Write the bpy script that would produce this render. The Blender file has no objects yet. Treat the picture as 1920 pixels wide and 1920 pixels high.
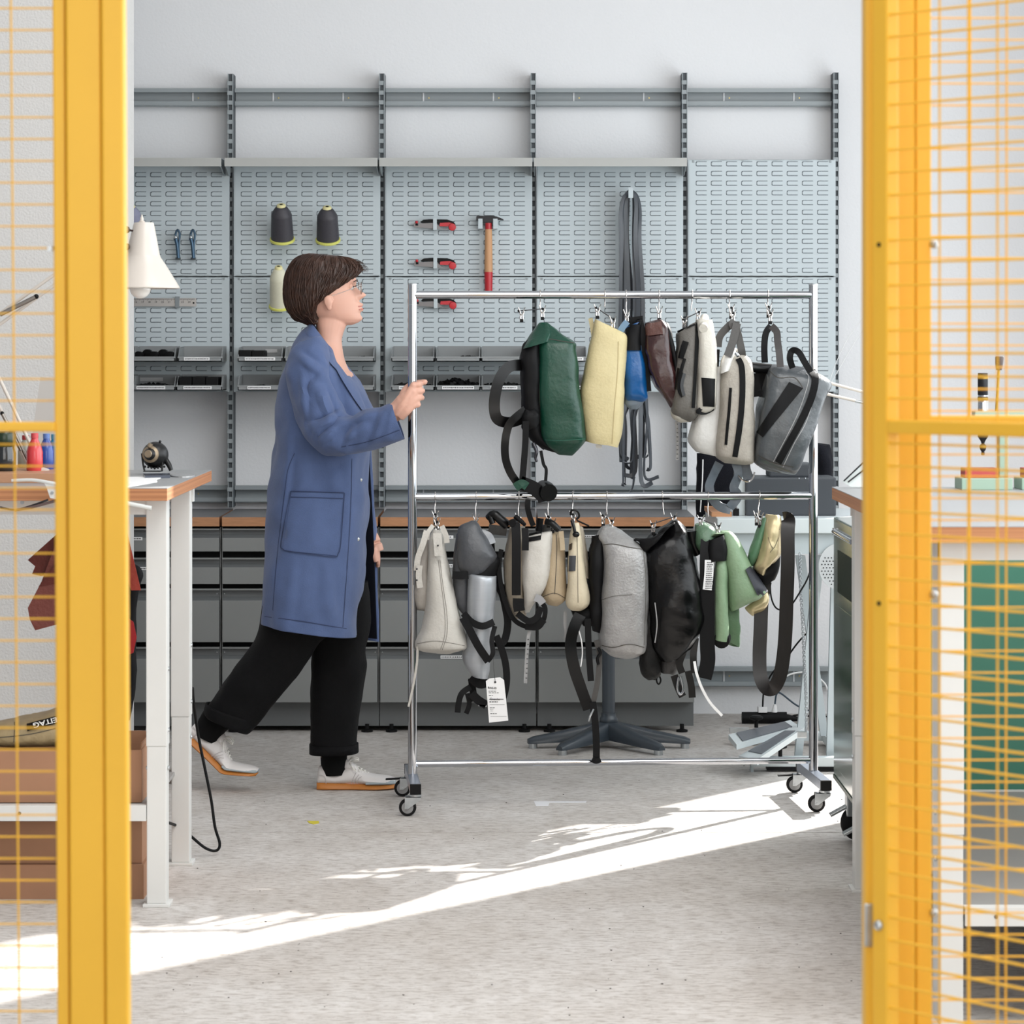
import bpy, bmesh, math, random
from mathutils import Vector, Matrix, noise
from mathutils.bvhtree import BVHTree
R = random.Random(7)
PI = math.pi
F, H = 5600.0, 1.467          # focal length in pixels of a 1920 frame, eye height in metres
scene = bpy.context.scene

# ------------------------------------------------------------------ camera, world, sun, window light, added fill lamps, exposure
cam_d = bpy.data.cameras.new('camera'); cam = bpy.data.objects.new('camera', cam_d)
scene.collection.objects.link(cam); scene.camera = cam
cam.location = (0, 0, H); cam.rotation_euler = (PI/2, 0, 0)
cam_d.sensor_width = 36; cam_d.sensor_fit = 'HORIZONTAL'; cam_d.lens = 36*F/1920
cam_d.shift_y = -(960-650)/1920
cam_d.clip_start = 0.1; cam_d.clip_end = 60
cam_d.dof.use_dof = True; cam_d.dof.focus_distance = 9.9; cam_d.dof.aperture_fstop = 11

world = bpy.data.worlds.new('world'); scene.world = world; world.use_nodes = True
bg = world.node_tree.nodes['Background']; bg.inputs[0].default_value = (0.93, 0.96, 1, 1); bg.inputs[1].default_value = 0.35

SUNH = Vector((0.61, 0.793, 0)).normalized(); EL = math.radians(31.5)
sd = bpy.data.lights.new('sun', 'SUN'); sd.energy = 10.0; sd.angle = math.radians(0.6); sd.color = (1, 0.965, 0.92)
sun = bpy.data.objects.new('sun', sd); scene.collection.objects.link(sun)
sdir = Vector((SUNH.x*math.cos(EL), SUNH.y*math.cos(EL), math.sin(EL)))
sun.rotation_euler = sdir.to_track_quat('Z', 'Y').to_euler(); sun.location = sdir*20

def area(name, loc, rot, sx, sy, e, col):
    d = bpy.data.lights.new(name, 'AREA'); d.shape = 'RECTANGLE'; d.size = sx; d.size_y = sy; d.energy = e; d.color = col
    o = bpy.data.objects.new(name, d); scene.collection.objects.link(o); o.location = loc; o.rotation_euler = rot
    return o
# daylight through the row of windows in the right-hand wall
area('window_light', (2.2, 7.6, 1.95), (0, PI/2, 0), 2.2, 6.6, 118, (0.90, 0.96, 1))
area('front_fill', (0.9, -1.35, 2.6), (math.radians(84), 0, 0), 5.0, 3.0, 112, (1, 0.98, 0.95))  # added soft fill behind the camera for surfaces facing it
area('overhead_fill', (1.0, 5.0, 4.6), (0, 0, 0), 2.4, 5.0, 132, (1, 0.985, 0.965))  # added overhead lamp to brighten the foreground floor; the ceiling is closed

vs = scene.view_settings
vs.view_transform = 'Standard'; vs.look = 'None'; vs.exposure = 0.36; vs.gamma = 1; vs.use_curve_mapping = False

# ------------------------------------------------------------------ materials
def lin(c):
    return tuple(((v/255)/12.92 if v/255 <= 0.04045 else ((v/255+0.055)/1.055)**2.4) for v in c)
MATS = {}
def mat(name, rgb, rough=0.5, metal=0.0, var=0.0, scale=8, bump=0.0, bscale=60, coat=0.0, stretch=None, rgb2=None, trans=0.0, sheen=0.0, emis=0.0, spec=None):
    if name in MATS: return MATS[name]
    m = bpy.data.materials.new(name); m.use_nodes = True; nt = m.node_tree; N = nt.nodes; L = nt.links
    b = N['Principled BSDF']; c = lin(rgb)
    b.inputs['Base Color'].default_value = (*c, 1); b.inputs['Roughness'].default_value = rough; b.inputs['Metallic'].default_value = metal
    if spec is None and max(rgb) < 30 and not metal and rough > .4: spec = .22
    if spec is not None: b.inputs['Specular IOR Level'].default_value = spec
    if coat: b.inputs['Coat Weight'].default_value = coat; b.inputs['Coat Roughness'].default_value = 0.12
    if trans: b.inputs['Transmission Weight'].default_value = trans
    if sheen: b.inputs['Sheen Weight'].default_value = sheen
    if emis: b.inputs['Emission Color'].default_value = (*c, 1); b.inputs['Emission Strength'].default_value = emis
    if var or bump:
        tc = N.new('ShaderNodeTexCoord'); mp = N.new('ShaderNodeMapping'); L.new(tc.outputs['Object'], mp.inputs[0])
        if stretch: mp.inputs['Scale'].default_value = stretch
    if var:
        nz = N.new('ShaderNodeTexNoise'); nz.inputs['Scale'].default_value = scale; nz.inputs['Detail'].default_value = 6; nz.inputs['Roughness'].default_value = 0.62
        L.new(mp.outputs[0], nz.inputs['Vector'])
        cr = N.new('ShaderNodeValToRGB'); cr.color_ramp.elements[0].position = 0.3; cr.color_ramp.elements[1].position = 0.7
        d = lin(rgb2) if rgb2 else tuple(v*(1-var) for v in c)
        u = c if rgb2 else tuple(min(1, v*(1+var*0.6)) for v in c)
        cr.color_ramp.elements[0].color = (*d, 1); cr.color_ramp.elements[1].color = (*u, 1)
        L.new(nz.outputs['Fac'], cr.inputs[0]); L.new(cr.outputs[0], b.inputs['Base Color'])
    if bump:
        nb = N.new('ShaderNodeTexNoise'); nb.inputs['Scale'].default_value = bscale; nb.inputs['Detail'].default_value = 5
        L.new(mp.outputs[0], nb.inputs['Vector'])
        bp = N.new('ShaderNodeBump'); bp.inputs['Strength'].default_value = bump; bp.inputs['Distance'].default_value = 0.01
        L.new(nb.outputs['Fac'], bp.inputs['Height']); L.new(bp.outputs[0], b.inputs['Normal'])
    MATS[name] = m; return m

# ------------------------------------------------------------------ geometry helpers
def px(x, y, D): s = F/D; return Vector(((x-960)/s, D, H-(y-650)/s))
def X(x, D): return (x-960)*D/F
def Z(y, D): return H-(y-650)*D/F

def cat(pts, k=6, closed=False):
    """Catmull-Rom through equal-length tuples"""
    n = len(pts)
    if n < 3 or k < 2: return [tuple(p) for p in pts]
    out = []
    rng = n if closed else n-1
    for i in range(rng):
        g = lambda j: pts[j % n] if closed else pts[max(0, min(n-1, j))]
        p0, p1, p2, p3 = g(i-1), g(i), g(i+1), g(i+2)
        for a in range(k):
            t = a/k
            out.append(tuple(0.5*((2*b)+(-a0+c)*t+(2*a0-5*b+4*c-d)*t*t+(-a0+3*b-3*c+d)*t**3) for a0, b, c, d in zip(p0, p1, p2, p3)))
    if not closed: out.append(tuple(pts[-1]))
    return out

class MB:
    def __init__(s): s.bm = bmesh.new()
    def add(s, vs, fs):
        v = [s.bm.verts.new(p) for p in vs]
        for f in fs:
            try: s.bm.faces.new([v[i] for i in f])
            except ValueError: pass
        return s
    def box(s, a, b, bev=0.0, rot=None, seg=2):
        """axis box from corner a to corner b; rot = Matrix about its centre"""
        a = Vector(a); b = Vector(b); c = (a+b)/2; h = (b-a)/2
        h = Vector((abs(h.x), abs(h.y), abs(h.z)))
        t = bmesh.new(); bmesh.ops.create_cube(t, size=2)
        for v in t.verts: v.co = Vector((v.co.x*h.x, v.co.y*h.y, v.co.z*h.z))
        if bev:
            bmesh.ops.bevel(t, geom=t.edges[:], offset=min(bev, min(h)*0.95), segments=seg, affect='EDGES', profile=0.7)
        M = Matrix.Translation(c) @ (rot.to_4x4() if rot else Matrix())
        t.transform(M); s.merge(t); return s
    def merge(s, t):
        t.verts.index_update(); v = [s.bm.verts.new(p.co) for p in t.verts]
        for f in t.faces:
            try: s.bm.faces.new([v[q.index] for q in f.verts])
            except ValueError: pass
        t.free()
    def prism(s, poly, D0, D1, rev=None):
        """polygon in picture coordinates at depth D0 (front) extruded back to D1 keeping its true size"""
        f = [px(x, y, D0) for x, y in poly]; n = len(f)
        b = [Vector((p.x, D1, p.z)) for p in f]
        s.add(f+b, [list(range(n))[::-1], [n+i for i in range(n)]]+[[i, (i+1) % n, n+(i+1) % n, n+i] for i in range(n)]); return s
    def tube(s, pts, r, n=8, cap=True, k=0, closed=False):
        if k: pts = [Vector(p) for p in cat([tuple(p) for p in pts], k, closed)]
        pts = [Vector(p) for p in pts]; m = len(pts); rs = r if isinstance(r, (list, tuple)) else [r]*m
        if len(rs) != m: rs = [rs[min(len(rs)-1, int(i*(len(rs)-1)/(m-1)+0.5))] if False else rs[0]+(rs[-1]-rs[0])*i/(m-1) for i in range(m)]
        vs = []; up = None
        for i, p in enumerate(pts):
            if closed: d = pts[(i+1) % m]-pts[i-1]
            else: d = pts[min(m-1, i+1)]-pts[max(0, i-1)]
            if d.length < 1e-9: d = Vector((0, 0, 1))
            d.normalize()
            if up is None:
                up = Vector((0, 1, 0)) if abs(d.y) < 0.9 else Vector((1, 0, 0))
            up = (up-d*up.dot(d)).normalized(); w = d.cross(up)
            for j in range(n):
                a = 2*PI*j/n; vs.append(p+(up*math.cos(a)+w*math.sin(a))*rs[i])
        fs = []
        for i in range(m if closed else m-1):
            for j in range(n):
                a, b = i*n+j, i*n+(j+1) % n; c, d = ((i+1) % m)*n+(j+1) % n, ((i+1) % m)*n+j
                fs.append([a, b, c, d])
        if cap and not closed: fs += [list(range(n))[::-1], [(m-1)*n+j for j in range(n)]]
        s.add(vs, fs); return s
    def lathe(s, prof, base, axis=(0, 0, 1), n=24):
        """profile of (radius, height) along axis from base"""
        ax = Vector(axis).normalized(); u = Vector((1, 0, 0)) if abs(ax.x) < 0.8 else Vector((0, 1, 0))
        u = (u-ax*u.dot(ax)).normalized(); w = ax.cross(u); base = Vector(base); vs = []
        for r, h in prof:
            for j in range(n):
                a = 2*PI*j/n; vs.append(base+ax*h+(u*math.cos(a)+w*math.sin(a))*max(r, 1e-4))
        fs = [[i*n+j, i*n+(j+1) % n, (i+1)*n+(j+1) % n, (i+1)*n+j] for i in range(len(prof)-1) for j in range(n)]
        fs += [list(range(n))[::-1], [(len(prof)-1)*n+j for j in range(n)]]
        s.add(vs, fs); return s
    def loft(s, rings, cap=True):
        n = len(rings[0]); vs = [p for r in rings for p in r]
        fs = [[i*n+j, (i+1)*n+j, (i+1)*n+(j+1) % n, i*n+(j+1) % n] for i in range(len(rings)-1) for j in range(n)]
        if cap: fs += [list(range(n)), [(len(rings)-1)*n+j for j in range(n)][::-1]]
        s.add(vs, fs); return s
    def grid(s, rows):
        n = len(rows[0]); vs = [p for r in rows for p in r]
        s.add(vs, [[i*n+j, i*n+j+1, (i+1)*n+j+1, (i+1)*n+j] for i in range(len(rows)-1) for j in range(n-1)]); return s
    def sphere(s, c, r, n=12, sc=(1, 1, 1)):
        t = bmesh.new(); bmesh.ops.create_uvsphere(t, u_segments=n, v_segments=max(6, n*2//3), radius=r)
        for v in t.verts: v.co = Vector((v.co.x*sc[0], v.co.y*sc[1], v.co.z*sc[2]))+Vector(c)
        s.merge(t); return s
    def build(s, name, m, parent=None, smooth=False, solid=0.0, sub=0, wr=0.0, wsc=14, label=None, auto=True):
        bm = s.bm; bmesh.ops.remove_doubles(bm, verts=bm.verts[:], dist=1e-5) if wr or sub else None
        bmesh.ops.recalc_face_normals(bm, faces=bm.faces[:])
        if wr:
            bm.normal_update(); mv = []
            for v in bm.verts:
                p = v.co*wsc
                a = noise.noise(p)+0.5*noise.noise(p*2.3+Vector((5, 1, 2)))+0.5*(1-2*abs(noise.noise(Vector((p.x*1.4, p.y*1.4, p.z*0.6))+Vector((9, 9, 9)))))
                mv.append(v.normal*a*wr)
            for v, d in zip(bm.verts, mv): v.co += d
        me = bpy.data.meshes.new(name); bm.to_mesh(me); bm.free()
        if smooth:
            me.polygons.foreach_set('use_smooth', [True]*len(me.polygons))
            if auto: me.set_sharp_from_angle(angle=math.radians(50))
        o = bpy.data.objects.new(name, me); me.materials.append(m); scene.collection.objects.link(o)
        if parent is not None: setp(o, parent)
        if solid:
            q = o.modifiers.new('solid', 'SOLIDIFY'); q.thickness = solid; q.offset = 0
        if sub:
            q = o.modifiers.new('sub', 'SUBSURF'); q.levels = sub; q.render_levels = sub
        if label: o['label'] = label
        return o
def creases(bm, lines, amp=.008, w=.012):
    """fold ridges on cloth along picture segments (x0,y0,x1,y1,D[,amp scale])"""
    segs = [(px(l[0], l[1], l[4]), px(l[2], l[3], l[4]), (l[5] if len(l) > 5 else 1)) for l in lines]
    for v in bm.verts:
        dy = 0
        for a, b, k in segs:
            ax, az, bx, bz = a.x, a.z, b.x, b.z; L2 = (bx-ax)**2+(bz-az)**2
            t = ((v.co.x-ax)*(bx-ax)+(v.co.z-az)*(bz-az))/L2; tc = max(0, min(1, t))
            qx, qz = ax+(bx-ax)*tc, az+(bz-az)*tc; d = math.hypot(v.co.x-qx, v.co.z-qz)
            if d > 5*w: continue
            sgn = (bx-ax)*(v.co.z-az)-(bz-az)*(v.co.x-ax); sd = d if sgn > 0 else -d
            f = math.sin(PI*min(1, max(0, .12+.76*tc)))
            dy += k*f*(math.exp(-(sd/w)**2)-.75*math.exp(-((sd-1.7*w)/w)**2))
        v.co.y -= amp*dy
WM = {}
def wloc(o):
    return WM.get(o.name, Vector((0, 0, 0)))
def setp(o, parent):
    o.parent = parent; o.matrix_parent_inverse = Matrix.Translation(-wloc(parent))
def thing(name, label, cat_, loc, group=None):
    o = bpy.data.objects.new(name, None); o.empty_display_size = 0.05; scene.collection.objects.link(o); o.location = loc
    WM[o.name] = Vector(loc); o['label'] = label; o['category'] = cat_
    if group: o['group'] = group
    return o
def tag(o, label, cat_, group=None, kind=None):
    o['label'] = label; o['category'] = cat_
    if group: o['group'] = group
    if kind: o['kind'] = kind
    return o
def struct(o): o['kind'] = 'structure'; return o
def stuff(o): o['kind'] = 'stuff'; return o
def dup(root, off, label=None):
    r = root.copy(); scene.collection.objects.link(r); r.location = root.location+Vector(off)
    if label: r['label'] = label
    def rec(a, b):
        for ch in [c for c in bpy.data.objects if c.parent == a]:
            q = ch.copy(); scene.collection.objects.link(q); q.parent = b; rec(ch, q)
    rec(root, r); return r
def sring(xl, yl, xr, yr, d, D, n=2.6, N=28):
    """ring spanning two picture points at depth D, d metres thick front to back, superellipse section"""
    a = px(xl, yl, D); b = px(xr, yr, D); c = (a+b)/2; u = (b-a)/2; out = []
    for j in range(N):
        t = 2*PI*j/N; ct, st = math.cos(t), math.sin(t)
        e = 2/n
        out.append(c+u*(abs(ct)**e*(1 if ct >= 0 else -1))+Vector((0, 1, 0))*(d/2)*(abs(st)**e*(1 if st >= 0 else -1)))
    return out
def rings(secs, D, n=2.6, N=28, k=5):
    if callable(D): f = D
    else: f = lambda s: D
    ss = cat(secs, k)
    return [sring(*q[:5], (q[5] if len(q) > 5 else (D if not callable(D) else D(q))), n, N) for q in ss]
def ribbon(pts, w, th=0.002, k=6, face=(0, -1, 0), twist=None):
    """strap along pts [(x,y,D[,w])] lying flat to `face`; real thickness"""
    q = cat([tuple(p) for p in pts], k); P = [px(p[0], p[1], p[2]) for p in q]
    mb = MB(); vs = []; m = len(P); fv = Vector(face)
    for i, p in enumerate(P):
        d = (P[min(m-1, i+1)]-P[max(0, i-1)]).normalized()
        wd = d.cross(fv)
        if wd.length < 0.15: wd = Vector((1, 0, 0))
        wd.normalize(); nn = wd.cross(d).normalized()
        ww = (q[i][3] if len(q[i]) > 3 else w)*0.5*p.y/F
        if twist: a = twist(i/(m-1)); wd, nn = wd*math.cos(a)+nn*math.sin(a), nn*math.cos(a)-wd*math.sin(a)
        vs += [p+wd*ww+nn*th/2, p-wd*ww+nn*th/2, p-wd*ww-nn*th/2, p+wd*ww-nn*th/2]
    fs = [[i*4+j, i*4+(j+1) % 4, (i+1)*4+(j+1) % 4, (i+1)*4+j] for i in range(m-1) for j in range(4)]
    fs += [[0, 1, 2, 3][::-1], [(m-1)*4+j for j in range(4)]]
    mb.add(vs, fs); return mb
EYE = Vector((0, 0, H))
def bvh_of(*objs):
    vs, fs = [], []
    for o in objs:
        b = len(vs); vs += [v.co.copy() for v in o.data.vertices]; fs += [[b+i for i in p.vertices] for p in o.data.polygons]
    return BVHTree.FromPolygons(vs, fs)
def on(tree, x, y, D, lift=0.0015):
    t = px(x, y, D); d = (t-EYE).normalized(); h = tree.ray_cast(EYE, d)
    if h[0] is None:
        h2 = tree.find_nearest(t); p = h2[0]; return Vector((t.x, p.y-lift, t.z)) if p is not None else t
    return h[0]-d*lift
def patch(tree, quad, D, nu=8, nv=8, th=0.002, lift=0.002):
    """raised patch sewn onto a surface; quad = 4 picture points TL TR BR BL (or rows of points)"""
    rows = []
    (a, b, c, d) = quad
    for i in range(nv+1):
        v = i/nv; r = []
        for j in range(nu+1):
            u = j/nu
            x = (a[0]*(1-u)+b[0]*u)*(1-v)+(d[0]*(1-u)+c[0]*u)*v; y = (a[1]*(1-u)+b[1]*u)*(1-v)+(d[1]*(1-u)+c[1]*u)*v
            r.append(on(tree, x, y, D, lift+th))
        rows.append(r)
    mb = MB(); n = nu+1; m = nv+1
    f = [p for r in rows for p in r]; bk = [p+Vector((0, th+0.002, 0)) for p in f]; K = len(f)
    fs = [[i*n+j, i*n+j+1, (i+1)*n+j+1, (i+1)*n+j] for i in range(nv) for j in range(nu)]
    fs += [[K+q for q in g[::-1]] for g in fs]
    rim = [j for j in range(n)]+[i*n+n-1 for i in range(1, m)]+[(m-1)*n+j for j in range(n-2, -1, -1)]+[i*n for i in range(m-2, 0, -1)]
    for i in range(len(rim)): a_, b_ = rim[i], rim[(i+1) % len(rim)]; fs.append([a_, K+a_, K+b_, b_])
    mb.add(f+bk, fs); return mb
def band(tree, pts, D, lift=0.0015, th=0.002, k=5, nu=3):
    """strip following a surface; pts [(x,y,w)]"""
    q = cat(pts, k); rows = []
    for i, p in enumerate(q):
        a = q[max(0, i-1)]; b = q[min(len(q)-1, i+1)]; dx, dy = b[0]-a[0], b[1]-a[1]; l = math.hypot(dx, dy) or 1; nx, ny = -dy/l, dx/l
        rows.append([on(tree, p[0]+nx*p[2]*t, p[1]+ny*p[2]*t, D, lift+th) for t in [(j/nu-0.5) for j in range(nu+1)]])
    mb = MB(); n = nu+1; f = [p for r in rows for p in r]; K = len(f); bk = [p+Vector((0, th+0.001, 0)) for p in f]; m = len(rows)
    fs = [[i*n+j, i*n+j+1, (i+1)*n+j+1, (i+1)*n+j] for i in range(m-1) for j in range(nu)]
    fs += [[K+g for g in h[::-1]] for h in fs]
    for i in range(m-1): fs += [[i*n, (i+1)*n, K+(i+1)*n, K+i*n], [i*n+nu, K+i*n+nu, K+(i+1)*n+nu, (i+1)*n+nu]]
    mb.add(f+bk, fs); return mb
def text(name, body, size, loc, m, parent=None, rot=(PI/2, 0, 0), bold=0.0, align='LEFT', sx=1.0):
    c = bpy.data.curves.new(name, 'FONT'); c.body = body; c.size = size; c.extrude = 0.0003; c.offset = bold; c.align_x = align; c.resolution_u = 2
    t_ = bpy.data.objects.new(name, c); scene.collection.objects.link(t_)
    me = bpy.data.meshes.new_from_object(t_); bpy.data.objects.remove(t_); bpy.data.curves.remove(c)
    from mathutils import Euler
    me.transform(Matrix.Translation(loc) @ Euler(rot).to_matrix().to_4x4() @ Matrix.Diagonal((sx, 1, 1, 1)))
    me.materials.clear(); me.materials.append(m); o = bpy.data.objects.new(name, me); scene.collection.objects.link(o)
    if parent is not None: setp(o, parent)
    return o

# palette
yel = mat('yellow_paint', (242, 188, 56), 0.45, var=0.04, scale=3)
greyp = mat('grey_powder_coat', (187, 197, 201), 0.5, var=0.03, scale=5)
dgreyp = mat('dark_grey_powder_coat', (126, 133, 136), 0.5, var=0.03, scale=5)
upr = mat('upright_grey', (144, 151, 154), 0.45)
upd = mat('upright_slot_dark', (70, 76, 81), 0.6)
cabm = mat('cabinet_grey', (134, 136, 135), 0.45, var=0.04, scale=3)
cabd = mat('cabinet_channel', (104, 107, 108), 0.45)
blk = mat('black_gap', (6, 6, 6), 0.8)
chrome = mat('chrome', (176, 179, 184), 0.05, 1.0)
steel = mat('zinc_steel', (190, 195, 198), 0.3, 1.0, var=0.15, scale=30)
white = mat('white_paint', (222, 223, 222), 0.45)
paper = mat('paper', (238, 238, 238), 0.8)
ink = mat('ink', (60, 60, 62), 0.8)
wood = mat('birch_ply_edge', (182, 131, 93), 0.5, var=0.18, scale=14, stretch=(1, 1, 9))
lino = mat('grey_linoleum', (112, 112, 114), 0.42, var=0.05, scale=6)
rubber = mat('black_rubber', (13, 13, 14), 0.6)
webb = mat('black_webbing', (9, 9, 11), 0.62, var=0.3, scale=200)
glossblk = mat('gloss_black', (6, 6, 7), 0.3, spec=.35)
# ------------------------------------------------------------------ room shell
XR_ = 2.29
DW = F/469.0       # back wall
def wallmat(name, rgb, bs=90, b=0.12):
    return mat(name, rgb, 0.85, bump=b, bscale=bs, var=0.012, scale=1.5)
wm = wallmat('white_plaster', (226, 227, 229))
wmr = wallmat('rough_plaster', (222, 220, 217), 120, 0.3)
def concrete():
    m = bpy.data.materials.new('concrete'); m.use_nodes = True; nt = m.node_tree; N = nt.nodes; L = nt.links; b = N['Principled BSDF']
    tc = N.new('ShaderNodeTexCoord')
    def nz(scale, det, rough, st=(1, 1, 1), dist=0.0):
        mp = N.new('ShaderNodeMapping'); mp.inputs['Scale'].default_value = st; L.new(tc.outputs['Object'], mp.inputs[0])
        n = N.new('ShaderNodeTexNoise'); n.inputs['Scale'].default_value = scale; n.inputs['Detail'].default_value = det; n.inputs['Roughness'].default_value = rough; n.inputs['Distortion'].default_value = dist
        L.new(mp.outputs[0], n.inputs['Vector']); return n
    def ramp(n, p0, c0, p1, c1):
        r = N.new('ShaderNodeValToRGB'); r.color_ramp.elements[0].position = p0; r.color_ramp.elements[0].color = (*lin(c0), 1)
        r.color_ramp.elements[1].position = p1; r.color_ramp.elements[1].color = (*lin(c1), 1); L.new(n.outputs['Fac'], r.inputs[0]); return r
    def mul(a, c, f=1.0):
        x = N.new('ShaderNodeMix'); x.data_type = 'RGBA'; x.blend_type = 'MULTIPLY'; x.inputs['Factor'].default_value = f
        L.new(a, x.inputs['A']); L.new(c, x.inputs['B']); return x.outputs['Result']
    a = ramp(nz(1.1, 6, 0.6, dist=0.6), 0.3, (196, 190, 184), 0.68, (212, 209, 206))
    f = ramp(nz(9, 8, 0.7, (1, 0.55, 1)), 0.25, (228, 225, 222), 0.66, (255, 255, 255))
    s = ramp(nz(70, 4, 0.75, (0.35, 1, 1)), 0.36, (190, 183, 177), 0.52, (255, 255, 255))
    d = ramp(nz(140, 2, 0.5), 0.24, (120, 112, 108), 0.31, (255, 255, 255))
    c = mul(a.outputs[0], f.outputs[0]); c = mul(c, s.outputs[0], 0.8); c = mul(c, d.outputs[0], 0.7)
    L.new(c, b.inputs['Base Color']); b.inputs['Roughness'].default_value = 0.7
    bp = N.new('ShaderNodeBump'); bp.inputs['Strength'].default_value = 0.25; bp.inputs['Distance'].default_value = 0.004
    L.new(nz(60, 6, 0.7).outputs['Fac'], bp.inputs['Height']); L.new(bp.outputs[0], b.inputs['Normal'])
    return m
conc = concrete()
fl = struct(MB().box((-3.6, -1.5, -0.06), (2.6, DW+0.2, -0.02)).build('floor', mat('joint_dark', (120, 112, 106), 0.9)))
for y0, y1 in ((-1.5, 4.0), (4.003, 9.018), (9.0235, 10.848), (10.8495, DW+0.2)):
    MB().box((-3.6, y0, -0.021), (2.6, y1, 0)).build('floor_slab', conc, fl)
struct(MB().box((-3.6, DW, 0), (XR_, DW+0.2, 4.7)).build('wall_back', wm))
struct(MB().box((-3.6, -1.5, 4.7), (2.6, DW+0.2, 4.85)).build('ceiling', mat('ceiling_white', (235, 235, 235), 0.9)))
# stub wall on the left whose end face shows as the bright strip beside the yellow post
XL = -(960-251)/520.0
struct(MB().box((-3.6, F/532.0, 0), (XL, F/520.0, 4.7)).build('wall_left', wmr))
# right-hand wall: a tall unseen doorway near the back corner, shaped for the floor's sun stripe, a row of windows with sills further forward
XR = 2.25
wr = MB()
# the doorway's near side leans, shaped to widen the sun stripe on the floor
def yz(pts, x0, x1):
    n = len(pts); return ([Vector((x0, y, z)) for y, z in pts]+[Vector((x1, y, z)) for y, z in pts], [list(range(n)), [n+i for i in range(n)][::-1]]+[[i, n+i, n+(i+1) % n, (i+1) % n] for i in range(n)])
wr.add(*yz([(10.6, 0), (10.66, 0), (10.72, .5), (11.24, 4.5), (11.93, 4.5), (11.93, 4.7), (10.6, 4.7)], XR, XR+0.04))
wr.box((XR, 4.2, 0), (XR+0.25, 10.6, 0.85)); wr.box((XR, 4.2, 3.05), (XR+0.25, 10.6, 4.7)); wr.box((XR, -1.5, 0), (XR+0.25, 4.2, 4.7))
struct(wr.build('wall_right', wm))
for k in range(4):
    y0 = 4.2+k*1.6; w_ = MB()
    for a, b in (((0.08, y0+0.0, 0.85), (0.14, y0+0.06, 3.05)), ((0.08, y0+1.54, 0.85), (0.14, y0+1.6, 3.05)), ((0.08, y0+.06, 0.85), (0.14, y0+1.54, 0.91)), ((0.08, y0+.06, 2.99), (0.14, y0+1.54, 3.05))):
        w_.box((XR+a[0], a[1], a[2]), (XR+b[0], b[1], b[2]))
    w_ = struct(w_.build('window_%d' % (k+1), white))
    MB().box((XR+0.04, y0+0.0, 0.85), (XR+0.05, y0+1.6, 3.05)).build('sun_block_pane', mat('block_pane_white', (235, 235, 235), .9), w_)  # opaque pane added over each unseen window to keep sun patches out
dm = MB(); dm.box((XR+0.0, 11.86, 0), (XR+0.03, 11.93, 2.95)); struct(dm.build('door_1', white))

# ------------------------------------------------------------------ wall storage system
DU = 11.83; DP = 11.79
def rail(label, y0, y1, xs, DD, slots=True):
    z1, z0 = Z(y0, DD), Z(y1, DD)
    t = thing('wall_rail', label, 'rail', (X(xs[0], DD), DD, z0))
    for a, b in zip(xs[:-1], xs[1:]):
        xa, xb = X(a, DD)+0.012, X(b, DD)-0.012; m = MB(); h = z1-z0
        m.box((xa, DW-0.012, z0+0.008), (xb, DW-0.004, z1-0.008))
        for zz in (z0, z1-0.012): m.box((xa, DW-0.045, zz), (xb, DW-0.012, zz+0.012), 0.002)
        for zz in (z0+0.004, z1-0.012-0.004): m.box((xa, DW-0.05, zz), (xb, DW-0.044, zz+0.016))
        seg = m.build('rail_channel', upr, t)
        if slots:
            for fx in (0.26, 0.745):
                xc = xa+(xb-xa)*fx
                MB().box((xc-0.003, DW-0.0145, z0+0.2*h), (xc+0.003, DW-0.012, z1-0.2*h), 0.001).build('slot', wm, seg)
                MB().lathe([(0.003, 0), (0.003, 0.003)], (xc+0.022, DW-0.012, (z0+z1)/2), (0, -1, 0), 8).build('screw', mat('brass', (190, 170, 110), 0.4, 0.8), seg)
    return t
ux = [432, 716, 1000, 1284, 1568]
rail('upper dark grey wall rail with white slots near the ceiling', 163, 197, [148]+ux, DU)
rail('grey wall rail running just above the low worktops', 912, 944, [148]+ux, DU, True)
rail('lowest grey wall rail close to the floor behind the sewing table', 1254, 1291, [1284, 1568], DU)
for i, ux_ in enumerate(ux):
    xc = X(ux_, DU); zt = Z(138-i*0.6, DU); zb = [0.83, 0.83, 0.83, 0.75, 0.60][i]
    t = thing('slotted_upright', ['slotted grey upright left of the dark thread spools', 'slotted grey upright just left of the utility knives', 'slotted grey upright between the hammer and the hanging straps',
        'slotted grey upright between the hanging straps and the bare panel', 'rightmost slotted grey upright, standing free at the bare panel edge'][i], 'upright', (xc, DU, zb), 'slotted uprights')
    m = MB(); w = 0.0105
    m.box((xc-w, DU+0.008, zb), (xc+w, DW-0.003, zt)); m.build('channel', upd, t)
    m = MB(); m.box((xc-w, DU, zb), (xc-w+0.003, DU+0.008, zt)); m.box((xc+w-0.003, DU, zb), (xc+w, DU+0.008, zt)); m.build('side_flange', upr, t)
    m = MB(); z = zt-0.03
    while z > zb+0.02:
        m.box((xc-w-0.002, DU-0.003, z-0.017), (xc+w-0.004, DU+0.008, z), 0.001, seg=1); z -= 0.0383
    stuff(m.build('rung', upr, t))
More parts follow.
